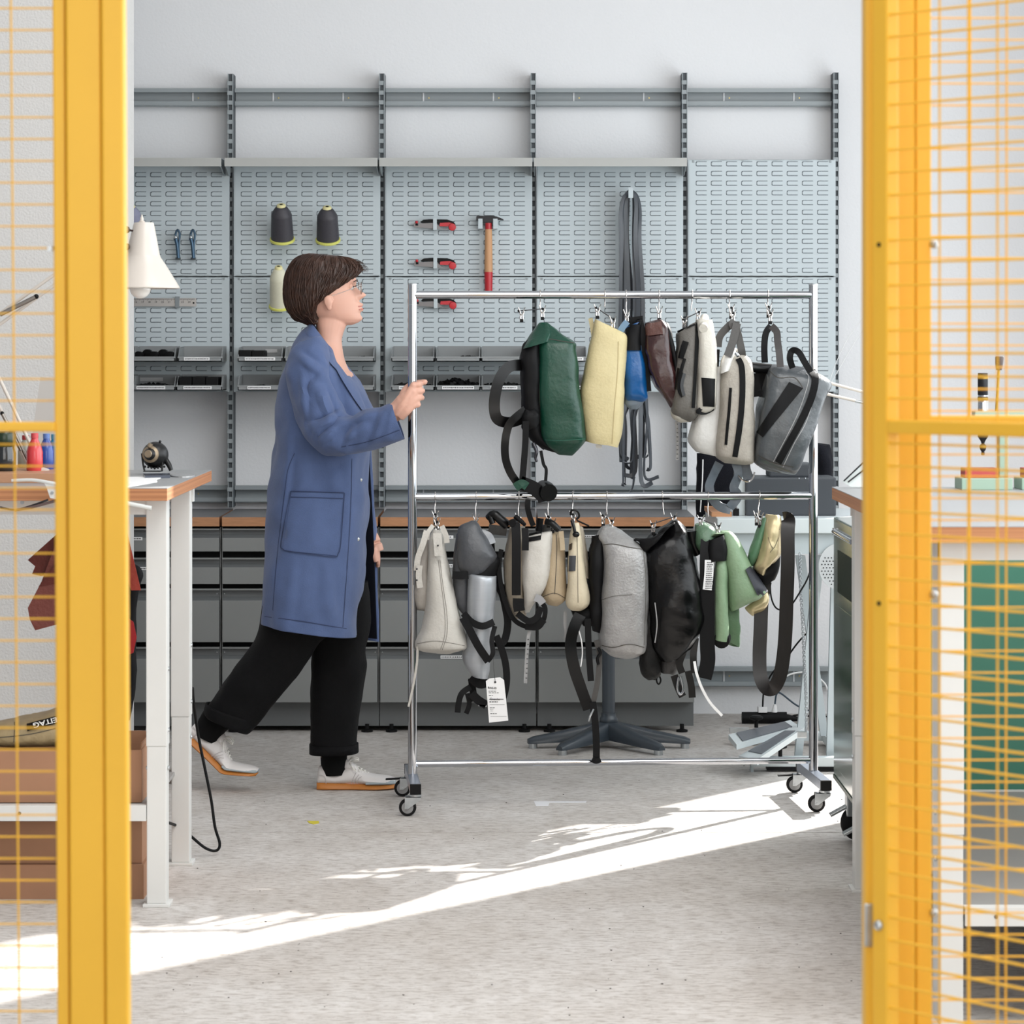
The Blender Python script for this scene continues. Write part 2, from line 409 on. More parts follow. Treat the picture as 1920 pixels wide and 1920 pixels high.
# louvre panels
def louvre_meshes():
    W, Hh = 0.043, 0.0195; g = 0.0019; dark = MB()
    dark.box((0.004, -0.0006, Hh-g), (W, 0.002, Hh)); dark.box((0, -0.0006, 0.003), (g, 0.002, Hh-0.004)); dark.box((0.004, -0.0006, 0), (W, 0.002, g*1.35))
    dark.box((0.0005, -0.0006, Hh-0.0055), (0.005, 0.002, Hh-0.001), 0.001, Matrix.Rotation(PI/4, 3, 'Y')); dark.box((0.0005, -0.0006, 0.001), (0.005, 0.002, 0.0055), 0.001, Matrix.Rotation(-PI/4, 3, 'Y'))
    return dark
lvd = louvre_meshes(); lvd.bm.verts.index_update()
LV = [v.co.copy() for v in lvd.bm.verts]; LF = [[v.index for v in f.verts] for f in lvd.bm.faces]
slotm = mat('louvre_slot', (88, 96, 102), 0.7)  # raised dark strips put the shade of the punched cuts into colour
def panel(x0, x1, y0, y1, label, rows, cols=9, first=22.0):
    s = F/DP; xa, xb, za, zb = X(x0, DP), X(x1, DP), Z(y1, DP), Z(y0, DP)
    t = thing('louvre_panel', label, 'panel', (xa, DP, za))
    m = MB(); m.box((xa, DP, za+0.001), (xb, DP+0.0015, zb-0.001)); m.box((xa, DP, zb-0.004), (xb, DP+0.02, zb-0.001)); m.box((xa, DP, za+0.001), (xb, DP+0.02, za+0.004))
    m.box((xa-0.004, DP+0.002, za), (xa+0.003, DP+0.028, zb)); m.box((xb-0.003, DP+0.002, za), (xb+0.004, DP+0.028, zb)); m.build('sheet', greyp, t)
    d = MB(); tg = MB(); left = (x0+x1)/2-(cols*28.4-8)/2
    for r_ in rows:
        for c_ in range(cols):
            xx, zz = X(left+c_*28.45, DP), Z(y0+r_, DP)
            d.add([v+Vector((xx, DP-0.0004, zz-0.0195)) for v in LV], LF)
            tg.add([Vector((xx+0.0025, DP-0.0004, zz-0.0025)), Vector((xx+0.041, DP-0.0004, zz-0.0025)), Vector((xx+0.041, DP-0.0028, zz-0.0165)), Vector((xx+0.0025, DP-0.0028, zz-0.0165))], [[0, 3, 2, 1]])
    stuff(d.build('louvre_shade_lines', slotm, t)); stuff(tg.build('louvre_tongues', greyp, t))
    for fx in (0.03, 0.97):
        MB().box((xa+(xb-xa)*fx-0.004, DP-0.004, zb-0.012), (xa+(xb-xa)*fx+0.004, DP, zb-0.004), 0.001).build('hook_tab', upr, t)
bays = [(156, 428), (440, 711), (724, 996), (1008, 1279), (1292, 1565)]
names = ['behind the white desk lamp', 'holding the three thread spools', 'holding the utility knives and hammer', 'holding the bundle of straps', 'bare, at the far right']
for i, (a, b) in enumerate(bays):
    top = 299 if i == 4 else 299
    u_rows = [24+k*18.15 for k in range(11)] if i < 4 else [3.5+k*18.15 for k in range(12)]
    panel(a, b, top, 518, 'upper grey louvred panel '+names[i], u_rows, first=24)
    panel(a, b, 519, 735, 'lower grey louvred panel under the one '+names[i], [4+k*18.15 for k in range(11)] if i < 4 else [4+k*18.15 for k in range(12)])
    if True:
        pass
# narrow top shelves
DS = F/483.0
for i, (a, b) in enumerate([(130, 415), (421, 708), (711, 998), (1001, 1288)]):
    xa, xb, z1, z0 = X(a, DS), X(b, DS), Z(296, DS), Z(312, DS)
    t = thing('metal_shelf', 'narrow grey metal shelf above the louvred panel '+names[i], 'shelf', (xa, DS, z0), 'top shelves')
    MB().box((xa, DS, z1-0.003), (xb, DP-0.002, z1)).build('shelf_plate', greyp, t)
    MB().box((xa, DS-0.003, z0), (xb, DS, z1), 0.001).build('front_lip', mat('shelf_lip', (172, 173, 170), 0.5), t)
    for xx in (xa+0.002, xb-0.005):
        m = MB(); m.add([Vector((xx+dx, y, z)) for dx in (0, 0.003) for y, z in ((DS, z1-.003), (DP-0.003, z1-.003), (DP-0.003, z1-0.06), (DP-0.06, z1-0.06), (DS, z0))],
            [[0, 1, 2, 3, 4], [9, 8, 7, 6, 5]]+[[j, (j+1) % 5, 5+(j+1) % 5, 5+j] for j in range(5)]); m.build('bracket', upr, t)
# storage bins with paper labels
binm = mat('bin_grey', (140, 143, 144), 0.5)
DB = F/483.0
def bin_(x0, x1, y0, label, fill=None, lab=None, lab2=None):
    xa, xb = X(x0, DB), X(x1, DB); z1, z0 = Z(y0, DB), Z(y0+27, DB); zl = Z(y0+17.5, DB); th = 0.003
    t = thing('storage_bin', label, 'bin', (xa, DB, z0), 'grey storage bins')
    m = MB(); m.box((xa, DB, z0), (xb, DP-0.004, z0+th)); m.box((xa, DB, z0), (xb, DB+th, zl)); m.box((xa, DP-0.008, z0), (xb, DP-0.004, z1+0.004))
    for xx in (xa, xb-th):
        m.add([Vector((xx+dx, y, z)) for dx in (0, th) for y, z in ((DB, z0), (DB, zl), (DB+0.05, z1), (DP-0.004, z1), (DP-0.004, z0))],
              [[4, 3, 2, 1, 0], [5, 6, 7, 8, 9]]+[[j, (j+1) % 5, 5+(j+1) % 5, 5+j] for j in range(5)])
    m.box((xa-0.002, DB-0.002, zl-0.006), (xb+0.002, DB+th, zl), 0.001)
    m.build('tray', binm, t)
    if lab:
        a, b = lab; l = MB().box((X(x0+a, DB), DB-0.0035, z0+0.004), (X(x0+b, DB), DB-0.0022, z0+0.0165)).build('paper_label', paper, t)
        k = MB(); q = X(x0+a, DB)+0.004; e = X(x0+b, DB)-0.004
        while q < e:
            w = R.uniform(0.002, 0.006); k.box((q, DB-0.0042, z0+0.0085+R.uniform(0, .0008)), (min(e, q+w), DB-0.0034, z0+0.0125)); q += w+R.uniform(0.0012, 0.0025)
        stuff(k.build('print', ink, l))
    if lab2:
        a, b = lab2; l = MB().box((X(x0+a, DP), DP-0.0105, z0+0.034), (X(x0+b, DP), DP-0.0085, z0+0.048)).build('paper_label', mat('grey_paper', (190, 190, 190), .8), t)
    if fill:
        g = MB(); kind, x_a, x_b, hh = fill
        if kind == 'bits':
            for _ in range(130):
                u = R.random(); xx = xa+(xb-xa)*(x_a+(x_b-x_a)*u); hz = hh*(0.45+0.55*math.sin(PI*min(1, max(0, u*1.1))))*R.uniform(.3, 1)
                c = Vector((xx, R.uniform(DB+0.01, DP-0.03), z0+0.006+hz)); r = 0.006
                g.box(c-Vector((r, r*R.uniform(.5, 1.6), r*0.6)), c+Vector((r, r, r*R.uniform(.4, 1))), 0, Matrix.Rotation(R.uniform(0, 3), 3, Vector((R.random(), R.random(), R.random()))))
            stuff(g.build('black_plastic_fittings', rubber, t))
        elif kind == 'rolls':
            n = 5
            for q in range(n):
                xx = xa+(xb-xa)*(x_a+(x_b-x_a)*(q+0.5)/n); rr = 0.017+0.004*(q % 2)
                gg = MB(); gg.lathe([(rr*0.35, 0), (rr, 0.001), (rr, 0.022), (rr*0.35, 0.023)], (xx, DB+0.02+0.03*(q % 2), z0+rr+0.006), (0.2, 1, 0), 14); gg.build('webbing_roll', webb, t)
        else:
            n = int((x_b-x_a)*4)
            for q in range(n):
                a_ = xa+(xb-xa)*(x_a+(x_b-x_a)*q/n)+0.001; b_ = xa+(xb-xa)*(x_a+(x_b-x_a)*(q+1)/n)-0.001
                MB().box((a_, DB+0.01, z0+0.004), (b_, DP-0.05, z0+0.004+hh*R.uniform(.92, 1)), 0.004).build('webbing_stack', webb, t)
bin_(171, 247, 651, 'grey bin hidden mostly by the left wall, top row'); bin_(171, 247, 705, 'grey bin hidden mostly by the left wall, bottom row')
bin_(250, 328, 651, 'top row bin full of small black rolls, left of the empty labelled bin', ('rolls', 0, .95, .03))
bin_(334, 416, 651, 'empty top row bin with a paper label, above the bin of dark stacks', None, (11, 59))
bin_(250, 328, 705, 'bottom row bin with two paper labels, one inside and one in front', ('bits', 0.02, .95, .016), (6, 60), (4, 56))
bin_(331, 416, 705, 'bottom row bin packed with black webbing stacks and a label', ('stack', .04, .92, .05), (13, 66))
bin_(446, 529, 651, 'top row bin holding black webbing beside the coat shoulder', ('stack', .0, .6, .043), (13, 70), (52, 74))
bin_(446, 529, 705, 'bottom row bin nearly empty beside the back of the coat', ('bits', .35, .6, .008), (18, 62))
bin_(534, 616, 651, 'top row bin hidden behind the coat'); bin_(534, 616, 705, 'bottom row bin hidden behind the coat')
bin_(620, 701, 651, 'top row bin seen between coat collar and the upright', ('bits', .6, .85, .006)); bin_(620, 701, 705, 'bottom row bin seen between coat front and the upright')
bin_(734, 814, 651, 'empty top row bin behind the left rack post'); bin_(818, 900, 651, 'top row bin with a thin scatter of black bits', ('bits', .45, .98, .009)); bin_(903, 985, 651, 'empty top row bin beside the green backpack')
bin_(734, 814, 705, 'bottom row bin of black bits behind the hand', ('bits', .02, .98, .018), (14, 60)); bin_(818, 900, 705, 'bottom row bin heaped high with black fittings', ('bits', .02, .98, .036), (11, 71)); bin_(903, 985, 705, 'bottom row bin of black fittings behind the strap loop', ('bits', .02, .98, .02), (17, 67))
bin_(1018, 1100, 651, 'top row bin between the green and cream bags', None, (58, 76)); bin_(1018, 1100, 705, 'bottom row bin between the green and cream bags', None, (58, 76))

# ------------------------------------------------------------------ things hanging on the panels
def spool(xc, y0, y1, m, ring, label, rr=21.5):
    s = F/DP; hgt = (y1-y0)/s*1.04; base = px(xc, y1-4, DP-0.075); ax = Vector((0.0, -0.42, 0.9)).normalized(); r = rr/s
    t = thing('thread_spool', label, 'spool', base, 'cones of thread on the panel')
    MB().lathe([(r*1.08, 0), (r*1.1, 0.004), (r*1.08, 0.009), (r*.9, .011)], base, ax, 32).build('rim', ring, t)
    prof = [(r*0.98, 0.009)]+[(r*(0.98-0.10*q/20)+0.0006*(q % 2), 0.009+(hgt*0.66)*q/20) for q in range(1, 21)]+[(r*0.80, hgt*0.78), (r*0.55, hgt*0.90), (r*0.40, hgt*0.94)]
    MB().lathe(prof, base, ax, 36).build('thread', m, t, True)
    MB().lathe([(r*.42, hgt*.90), (r*.40, hgt*.94), (r*.36, hgt*.985), (r*.28, hgt*1.0), (r*.16, hgt*1.0), (r*.15, hgt*.96)], base, ax, 24).build('cone_tip', mat('cone_cream', (222, 214, 160), .5), t, True)
    MB().lathe([(r*.15, hgt*.95), (r*.15, hgt*.999)], base, ax, 16).build('bore', blk, t)
    p = base+ax*hgt*0.5; MB().tube([p, Vector((p.x, DP, p.z-0.01))], 0.004, 8).build('peg', steel, t)
lime = mat('lime_rim', (214, 214, 110), 0.5)
dthr = mat('charcoal_thread', (62, 60, 66), .55, var=.25, scale=120, stretch=(1, 1, 14)); cthr = mat('cream_thread', (216, 213, 190), .6, var=.08, scale=90, stretch=(1, 1, 12))
spool(529.5, 385, 455, dthr, lime, 'left of the two charcoal thread spools with a lime rim')
spool(615, 389, 456, dthr, lime, 'right of the two charcoal thread spools with a lime rim')
spool(525, 500, 580, cthr, lime, 'cream thread spool half hidden behind the head', 19)
spool(249, 388, 440, mat('lavender_thread', (140, 142, 165), .6), mat('yellow_rim', (205, 200, 60), .5), 'lavender thread spool with a yellow rim behind the lamp', 18)
# two spring clamps
for k, (xc, lb) in enumerate(((332, 'left one of two dark blue spring clamps'), (360.5, 'right one of two dark blue spring clamps'))):
    D = DP-0.03; t = thing('spring_clamp', lb+' on the panel', 'clamp', px(xc, 486, DP), 'blue spring clamps')
    bl = mat('clamp_blue', (60, 84, 104), .25, .6)
    MB().tube([px(xc-2, 456, D), px(xc-3, 440, D), px(xc+1, 431, D), px(xc+5, 440, D), px(xc+3, 460, D), px(xc+4, 484, D)], 0.0042, 8, k=4).build('handle', bl, t, True)
    MB().tube([px(xc-3, 446, D-0.01), px(xc, 460, D-.01), px(xc+2, 484, D-.01)], [0.008, .0055], 8, k=3).build('jaw', bl, t, True)
    MB().sphere(px(xc-3, 445, D-.012), .008).build('rivet', steel, t, True); MB().box(px(xc-3, 487, D), px(xc+7, 483, DP)).build('hook', upd, t)
# steel ruler
D = DP-0.012; t = thing('steel_ruler', 'steel ruler held flat on the panel under the lamp', 'ruler', px(240, 575, DP))
MB().box(px(200, 574.5, D-0.001), px(368, 559, D)).build('blade', mat('ruler_steel', (186, 182, 178), .35, .5), t)
m = MB()
for k in range(110): m.box(px(202+k*1.49, 559.6, D-.0015), px(202.5+k*1.49, 559.6+(4 if k % 5 == 0 else 2.4), D-.001))
stuff(m.build('graduations', ink, t))
for k, n_ in enumerate('16 17 18 19 20 21 22 23 24'.split()): text('number', n_, 0.011, px(252+k*12.5, 568, D-.0016), ink, t)
MB().lathe([(.0035, 0), (.0035, .002)], px(363, 568, D-.001), (0, -1, 0), 10).build('hole', blk, t)
MB().box(px(328, 577, D-.006), px(337, 556, DP), .001).build('holder', dgreyp, t)
# utility knives
knr = mat('knife_red', (190, 34, 44), .35); kng = mat('knife_grey', (125, 122, 122), .4, .5)
for k, (yc, lb) in enumerate(((420, 'topmost'), (492.5, 'middle'), (567, 'lowest'))):
    D = DP-0.03; xo = k*0.6; t = thing('utility_knife', lb+' of three red and grey utility knives, clipped to the panel', 'knife', px(775, yc+8, DP), 'utility knives')
    P = lambda pts, d0, d1: MB().prism([(a+xo, yc+b) for a, b in pts], d0, d1)
    P([(776, -3), (790, -1), (812, -2), (822, 2), (828, 9), (846, 10), (852, 11), (850, 11.5), (812, 8.5), (776, 6)], D, D+.012).build('body', kng, t)
    P([(788, -4), (794, -8), (806, -9), (838, -8.5), (849, -5), (854, 0), (850, 4), (826, 0), (812, -3), (790, -2)], D-.002, D+.014).build('grip', rubber, t)
    P([(825, -2), (842, -3), (850, -1), (855, 4), (853, 8), (846, 8), (841, 4.5), (824, 4)], D-.004, D+.012).build('slider', knr, t)
    MB().lathe([(.014, 0), (.015, .004), (.013, .009), (.004, .010)], px(848+xo, yc+6, D-.002), (0, -1, 0), 18).build('lock_wheel', knr, t, True)
    MB().sphere(px(781+xo, yc-3.5, D), .006).build('blade_cap', knr, t, True); MB().box(px(779+xo, yc+3, D-.002), px(784+xo, yc-1, D)).build('notch', rubber, t)
    MB().box(px(812+xo, yc+11, D-.005), px(819.5+xo, yc-10, DP), .001).build('holder_clip', greyp, t)
# hammer
D = DP-0.035; t = thing('hammer', 'hammer with a red and bare wood handle hung by its head', 'hammer', px(916, 545, DP))
MB().prism([(893, 406), (896, 404), (908, 405), (920, 404), (932, 406), (944, 411), (944, 413), (930, 412), (925, 416), (909, 417), (905, 413), (893, 413)], D-.012, D+.012).build('head', mat('forged_steel', (44, 44, 46), .4, .6), t)
hz = cat([(418, 6.2), (430, 6.6), (450, 7.2), (480, 7.6), (510, 8), (546, 7.4)], 4)
def hpart(y0, y1): 
    pts = [(y, r) for y, r in hz if y0 <= y <= y1]; return MB().tube([px(916, y, D) for y, r in pts], [r/475 for y, r in pts], 14)
hred = mat('handle_red', (178, 34, 44), .35); hpart(418, 431).build('upper_grip', hred, t, True); hpart(430, 512).build('handle', mat('handle_wood', (196, 148, 106), .5, var=.12, scale=20, stretch=(1, 1, .15)), t, True); hpart(509, 546).build('lower_grip', hred, t, True)
for xx in (901, 929): MB().box(px(xx-4.5, 429, D-.018), px(xx+4, 411, DP), .001).build('holder_clip', greyp, t)
# bundle of leather strips on a hook
D = DP-0.07; t = thing('strap_bundle', 'bundle of long dark leather strips hanging from a panel hook', 'straps', px(1186, 905, D))
lea = mat('dark_leather', (74, 78, 84), .42, var=.35, scale=40, stretch=(1, 1, .1)); lea2 = mat('dark_leather_b', (48, 50, 55), .4, var=.3, scale=40, stretch=(1, 1, .1))
MB().tube([px(1183, 360, DP), px(1183, 368, DP-.05), px(1183, 368, DP-.12), px(1183, 360, DP-.14)], .005, 8, k=4).build('hook', greyp, t, True)
MB().box(px(1178.5, 371, DP-.145), px(1187, 352, DP-.14)).build('hook_plate', greyp, t)
for k in range(15):
    side = -1 if k < 8 else 1; u = (k if k < 8 else k-8)/7; dd = D-0.05+0.075*R.random()
    xo = 1183+side*(3+13*u); x1 = 1186+side*(4+18*u)+R.uniform(-2, 2); x2 = 1190+side*(3+22*u)+R.uniform(-3, 3); x3 = 1190+side*(5+24*u)+R.uniform(-8, 8)
    ye = R.uniform(845, 905); tail = R.choice([(-14, 12), (10, 14), (-22, 6), (22, 2), (4, 22), (-6, 26)]) if k % 2 == 0 else (R.uniform(-4, 4), 8)
    pts = [(1183-side*1, 362+3*u, dd+.01), (1183+side*(4+8*u), 361+7*u, dd), (xo+side*3, 385+10*u, dd), (xo+side*3+R.uniform(-2, 2), 450, dd), (x1, 545, dd), (x1+R.uniform(-2, 2), 640, dd), (x2, 745, dd), (x3, 800+R.uniform(-12, 12), dd), (x3+R.uniform(-5, 5), ye, dd), (x3+tail[0], ye+tail[1], dd-.01)]
    a0 = R.uniform(-1.0, 1.0); a1 = R.uniform(-1.2, 1.2)
    ribbon(pts, 6.5+R.random()*2.5, .003, 6, twist=lambda q, a0=a0, a1=a1: a0+(a1-a0)*q+0.5*math.sin(9*q+a0)).build('strap', lea if k % 3 else lea2, t, True)

# ------------------------------------------------------------------ low workbench: worktops and drawer cabinets
DC = F/494.0
def worktop(x0, x1, label, y0=969, y1=987, Df=DC-0.012, Db=DW-0.05):
    xa, xb, z1, z0 = X(x0, Df), X(x1, Df), Z(y0, Df), Z(y1, Df)
    t = thing('worktop', label, 'worktop', (xa, Df, z0), 'low worktops')
    MB().box((xa, Df, z0), (xb, Df+0.03, z1-.002), .001).build('edging', wood, t); MB().box((xa+.0005, Df+.03, z0), (xb-.0005, Db, z1-.0022)).build('board', mat('ply_core', (170, 120, 84), .6), t)
    MB().box((xa, Df+0.0005, z1-.002), (xb, Db, z1)).build('surface', lino, t)
worktop(118, 411, 'low worktop with a ply edge left of the person'); worktop(416, 708, 'low worktop with a ply edge passing behind the coat'); worktop(713, 1005, 'low worktop behind the left half of the rack'); worktop(1008, 1302, 'low worktop behind the middle of the rack')
def drawer(t, x0, x1, y0, y1, lab=None, small=False):
    D = DC; xa, xb, z1, z0 = X(x0, D)+.002, X(x1, D)-.002, Z(y0, D), Z(y1, D); ch = 0.026 if True else .02
    d = MB(); c1 = 0.045 if y1-y0 > 60 else 0.036; 
    d.box((xa, D, z0), (xb, D+0.018, z1-c1), .0015)
    dr = d.build('drawer', cabm, t)
    h = MB(); h.add([Vector((x_, y_, z_)) for x_ in (xa, xb) for y_, z_ in ((D+.001, z1), (D+.02, z1-.004), (D+.020, z1-c1+.014), (D+.004, z1-c1), (D+.03, z1-c1), (D+.03, z1))],
        [[0, 1, 7, 6], [1, 2, 8, 7], [2, 3, 9, 8], [3, 4, 10, 9], [4, 5, 11, 10], [5, 0, 6, 11], [5, 4, 3, 2, 1, 0], [6, 7, 8, 9, 10, 11]])
    h.build('handle_channel', cabd, dr)
    MB().box((xa, D+.0, z1-.006), (xb, D+.012, z1), .001).build('lip', cabm, dr)
    if lab:
        MB().box(px(lab[0], lab[3], D-.002), px(lab[1], lab[2], D-.0005)).build('paper_label', paper, dr)
        k = MB(); q = lab[0]+2
        while q < lab[1]-3: w = R.uniform(1.5, 3); k.box(px(q, (lab[2]+lab[3])/2+1, D-.0026), px(q+w, (lab[2]+lab[3])/2-1, D-.0018)); q += w+1.2
        stuff(k.build('print', ink, dr))
def cabinet(x0, x1, label, labs={}):
    D = DC; xa, xb = X(x0, D), X(x1, D); t = thing('drawer_cabinet', label, 'cabinet', (xa, D, .0))
    MB().box((xa, D+.03, Z(1318, D)), (xb, DW-.1, Z(988.5, D))).build('carcass', blk, t)
    MB().box((xa, D+.02, Z(1318, D)), (xa+.0025, DW-.1, Z(989, D))).build('side_panel', cabm, t); MB().box((xb-.0025, D+.02, Z(1318, D)), (xb, DW-.1, Z(989, D))).build('side_panel', cabm, t)
    for k, (a, b) in enumerate(((991, 1034), (1046, 1095), (1104, 1204), (1213.5, 1317))): drawer(t, x0+1, x1-1, a, b, labs.get(k))
    MB().box((xa, D+.06, 0.02), (xb, D+.075, Z(1319, D))).build('plinth', cabd, t)
    for xx in (xa+.045, xb-.045):
        MB().lathe([(.022, 0), (.022, .008), (.008, .012), (.008, .03)], (xx, D+.04, 0), (0, 0, 1), 14).build('foot', rubber, t)
    for xx in (xa+.012, xb-.012):
        for yy in (1109, 1218.5): MB().lathe([(.003, 0), (.002, .002)], (xx, D-.0, Z(yy+4, D)), (0, -1, 0), 8).build('rivet', steel, t)
cabinet(118, 413, 'grey drawer cabinet left of the person, cut by the white table legs', {0: (244, 267, 1007, 1013), 1: (255, 278, 1063, 1069)})
cabinet(415, 709.5, 'grey drawer cabinet behind the person'); cabinet(711, 1005.5, 'grey drawer cabinet behind the left half of the rack', {0: (832, 850, 1004, 1010), 1: (832, 852, 1058, 1064), 3: (826, 868, 1229, 1235)})
cabinet(1008, 1302, 'grey drawer cabinet behind the middle of the rack', {0: (1084, 1120, 1003, 1008)})
# ------------------------------------------------------------------ garment rack
def DRk(x): return 9.54+(x-773.5)/751.5*0.082
XPL, XPR = 773.5, 1525.0
rk = thing('garment_rack', 'chrome double-rail garment rack on castors hung with bags', 'rack', (X(1149, 9.58), 9.58, 0))
for xp in (XPL, XPR):
    D = DRk(xp); x = X(xp, D); zt = 1.666
    MB().tube([(x, D, 0.101), (x, D, zt)], 0.0145, 24).build('post', chrome, rk, True)
    MB().lathe([(0.0149, 0), (0.0149, .004), (.012, .006)], (x, D, zt-0.002), (0, 0, 1), 24).build('end_cap', steel, rk, True)
    MB().tube([(x, D, 1.60), (x, D, 1.602)], 0.0152, 24).build('collar', steel, rk, True)
    dv = Vector((-0.075, 0.997, 0)).normalized(); sd_ = Vector((0.997, 0.075, 0)); c = Vector((x, D, 0.0865))
    Rm = Matrix.Rotation(math.atan2(0.075, 0.997), 3, 'Z')
    MB().box(c-Vector((.0165, .225, .0155)), c+Vector((.0165, .225, .0155)), .002, Rm).build('foot_bar', mat('foot_zinc', (168, 176, 190), .3, .85), rk)
    for sgn in (-1, 1):
        e = c+dv*0.228*sgn
        MB().box(e-Vector((.0172, .007, .016)), e+Vector((.0172, .007, .016)), .002, Rm).build('end_plug', rubber, rk)
        q = c+dv*0.205*sgn; wc = Vector((q.x-0.026+(0.002 if xp == XPL else 0), q.y, 0.0275))
        MB().lathe([(.016, 0), (.019, .002), (.019, .008), (.014, .010)], (q.x, q.y, .0605), (0, 0, 1), 18).build('swivel_plate', steel, rk)
        cs = MB()
        for yy in (-.0155, .0135):
            pts = [(-.032+.006, .0), (-.018, -.006), (.0, .002), (.018, .030), (.018, .034), (-.032, .034), (-.036, .02)]
            pts = [(q.x-.002+a+ (0.0), 0.0275+b_) for a, b_ in [(-.031, -.004), (-.020, -.004), (.018, .024), (.020, .034), (-.030, .034)]]
            n = len(pts); y0 = q.y+yy; y1 = y0+.002
            cs.add([Vector((a, y0, b_)) for a, b_ in pts]+[Vector((a, y1, b_)) for a, b_ in pts], [list(range(n)), [n+i for i in range(n)][::-1]]+[[i, (i+1) % n, n+(i+1) % n, n+i] for i in range(n)])
        cs.box((q.x-.03, q.y-.0155, .0595), (q.x+.018, q.y+.0155, .0615)); fk = cs.build('castor_fork', steel, rk)
        w = MB().lathe([(.019, -.011), (.0255, -.010), (.0272, -.006), (.0275, 0), (.0272, .006), (.0255, .010), (.019, .011)], wc, (0, 1, 0), 28).build('wheel', rubber, rk, True)
        MB().lathe([(.004, -.0125), (.016, -.012), (.0185, -.0112), (.0185, .0112), (.016, .012), (.004, .0125)], wc, (0, 1, 0), 24).build('wheel_hub', mat('hub_grey', (140, 140, 140), .5), w, True)
        MB().lathe([(.004, -.019), (.004, .019)], wc, (0, 1, 0), 10).build('axle', steel, w)
        if sgn == 1: MB().box((wc.x-.055, q.y-.012, .0555), (wc.x+.0, q.y+.012, .0595), .001, Matrix.Rotation(-.05, 3, 'Y')).build('brake_lever', rubber, rk)
def rail_(y, r, nm):
    a, b = px(XPL, y, DRk(XPL)), px(XPR, y, DRk(XPR)); z = (a.z+b.z)/2; MB().tube([(a.x, a.y, z), (b.x, b.y, z)], r, 24).build(nm, chrome, rk, True); return z
ZR1 = rail_(553, .0128, 'top_rail'); ZR2 = rail_(930.5, .0128, 'middle_rail'); rail_(1429, .0105, 'bottom_rail')
for xp, yy in ((782, 1437), (1517, 1430)): MB().sphere(px(xp, yy, DRk(xp)-.006), .004, 8).build('screw', steel, rk, True)

# ------------------------------------------------------------------ clip hangers
spring = mat('clip_wire', (205, 200, 196), .2, 1.0)
def hanger(xc, top, clips, label, drop=40, lean=0):
    D = DRk(xc); zr = ZR1 if top else ZR2; ry = 553 if top else 930.5; s = F/D; x0 = X(xc, D)
    t = thing('clip_hanger', label, 'hanger', (x0, D, zr-.08), 'clip hangers on the rack')
    arc = [Vector((x0, D+0.0155*math.cos(a), zr+0.0155*math.sin(a))) for a in [math.radians(200-k*20) for k in range(0, 13)]]
    arc = arc[::-1]
    last = arc[0]; yb = ry+drop
    pts = arc[::-1]+[px(xc+lean*.3, ry+14, D+.004), px(xc-1+lean*.7, ry+22, D), px(xc+lean, yb, D)]
    MB().tube(pts, .0019, 8).build('hook', spring, t, True)
    if len(clips) > 1 or clips[0][0] != 0:
        a = px(xc+lean+clips[0][0]*1.15, yb+clips[0][1]*1.0-2, D+clips[0][2]); b = px(xc+lean+clips[-1][0]*1.15, yb+clips[-1][1]-2, D+clips[-1][2])
        MB().tube([a, b], .0018, 8).build('cross_bar', mat('bar_dark', (70, 70, 72), .3, .8), t, True)
        for e in (a, b): MB().sphere(e, .0042, 8).build('bar_knob', rubber, t, True)
    for cx, cy, cd in clips:
        x = xc+lean+cx; y = yb+cy; d = D+cd; c = MB()
        for sg in (-1, 1):
            c.tube([px(x+sg*6.5, y-9, d-.002), px(x+sg*4.5, y-4, d), px(x+sg*1.6, y+4, d), px(x+sg*2.4, y+10, d), px(x+sg*1.4, y+16, d)], [.0016, .0034], 6, k=3)
        c.tube([px(x-3.5, y+3, d-.004), px(x, y+5.5, d-.006), px(x+3.5, y+3, d-.004), px(x+4, y-1, d-.002)], .0022, 6, k=3)
        cl = c.build('clip', spring, t, True)
        g = MB(); g.box(px(x-3.2, y+19, d-.006), px(x+3.2, y+13, d+.006), .001); g.build('grip_pad', rubber, cl)
    return t
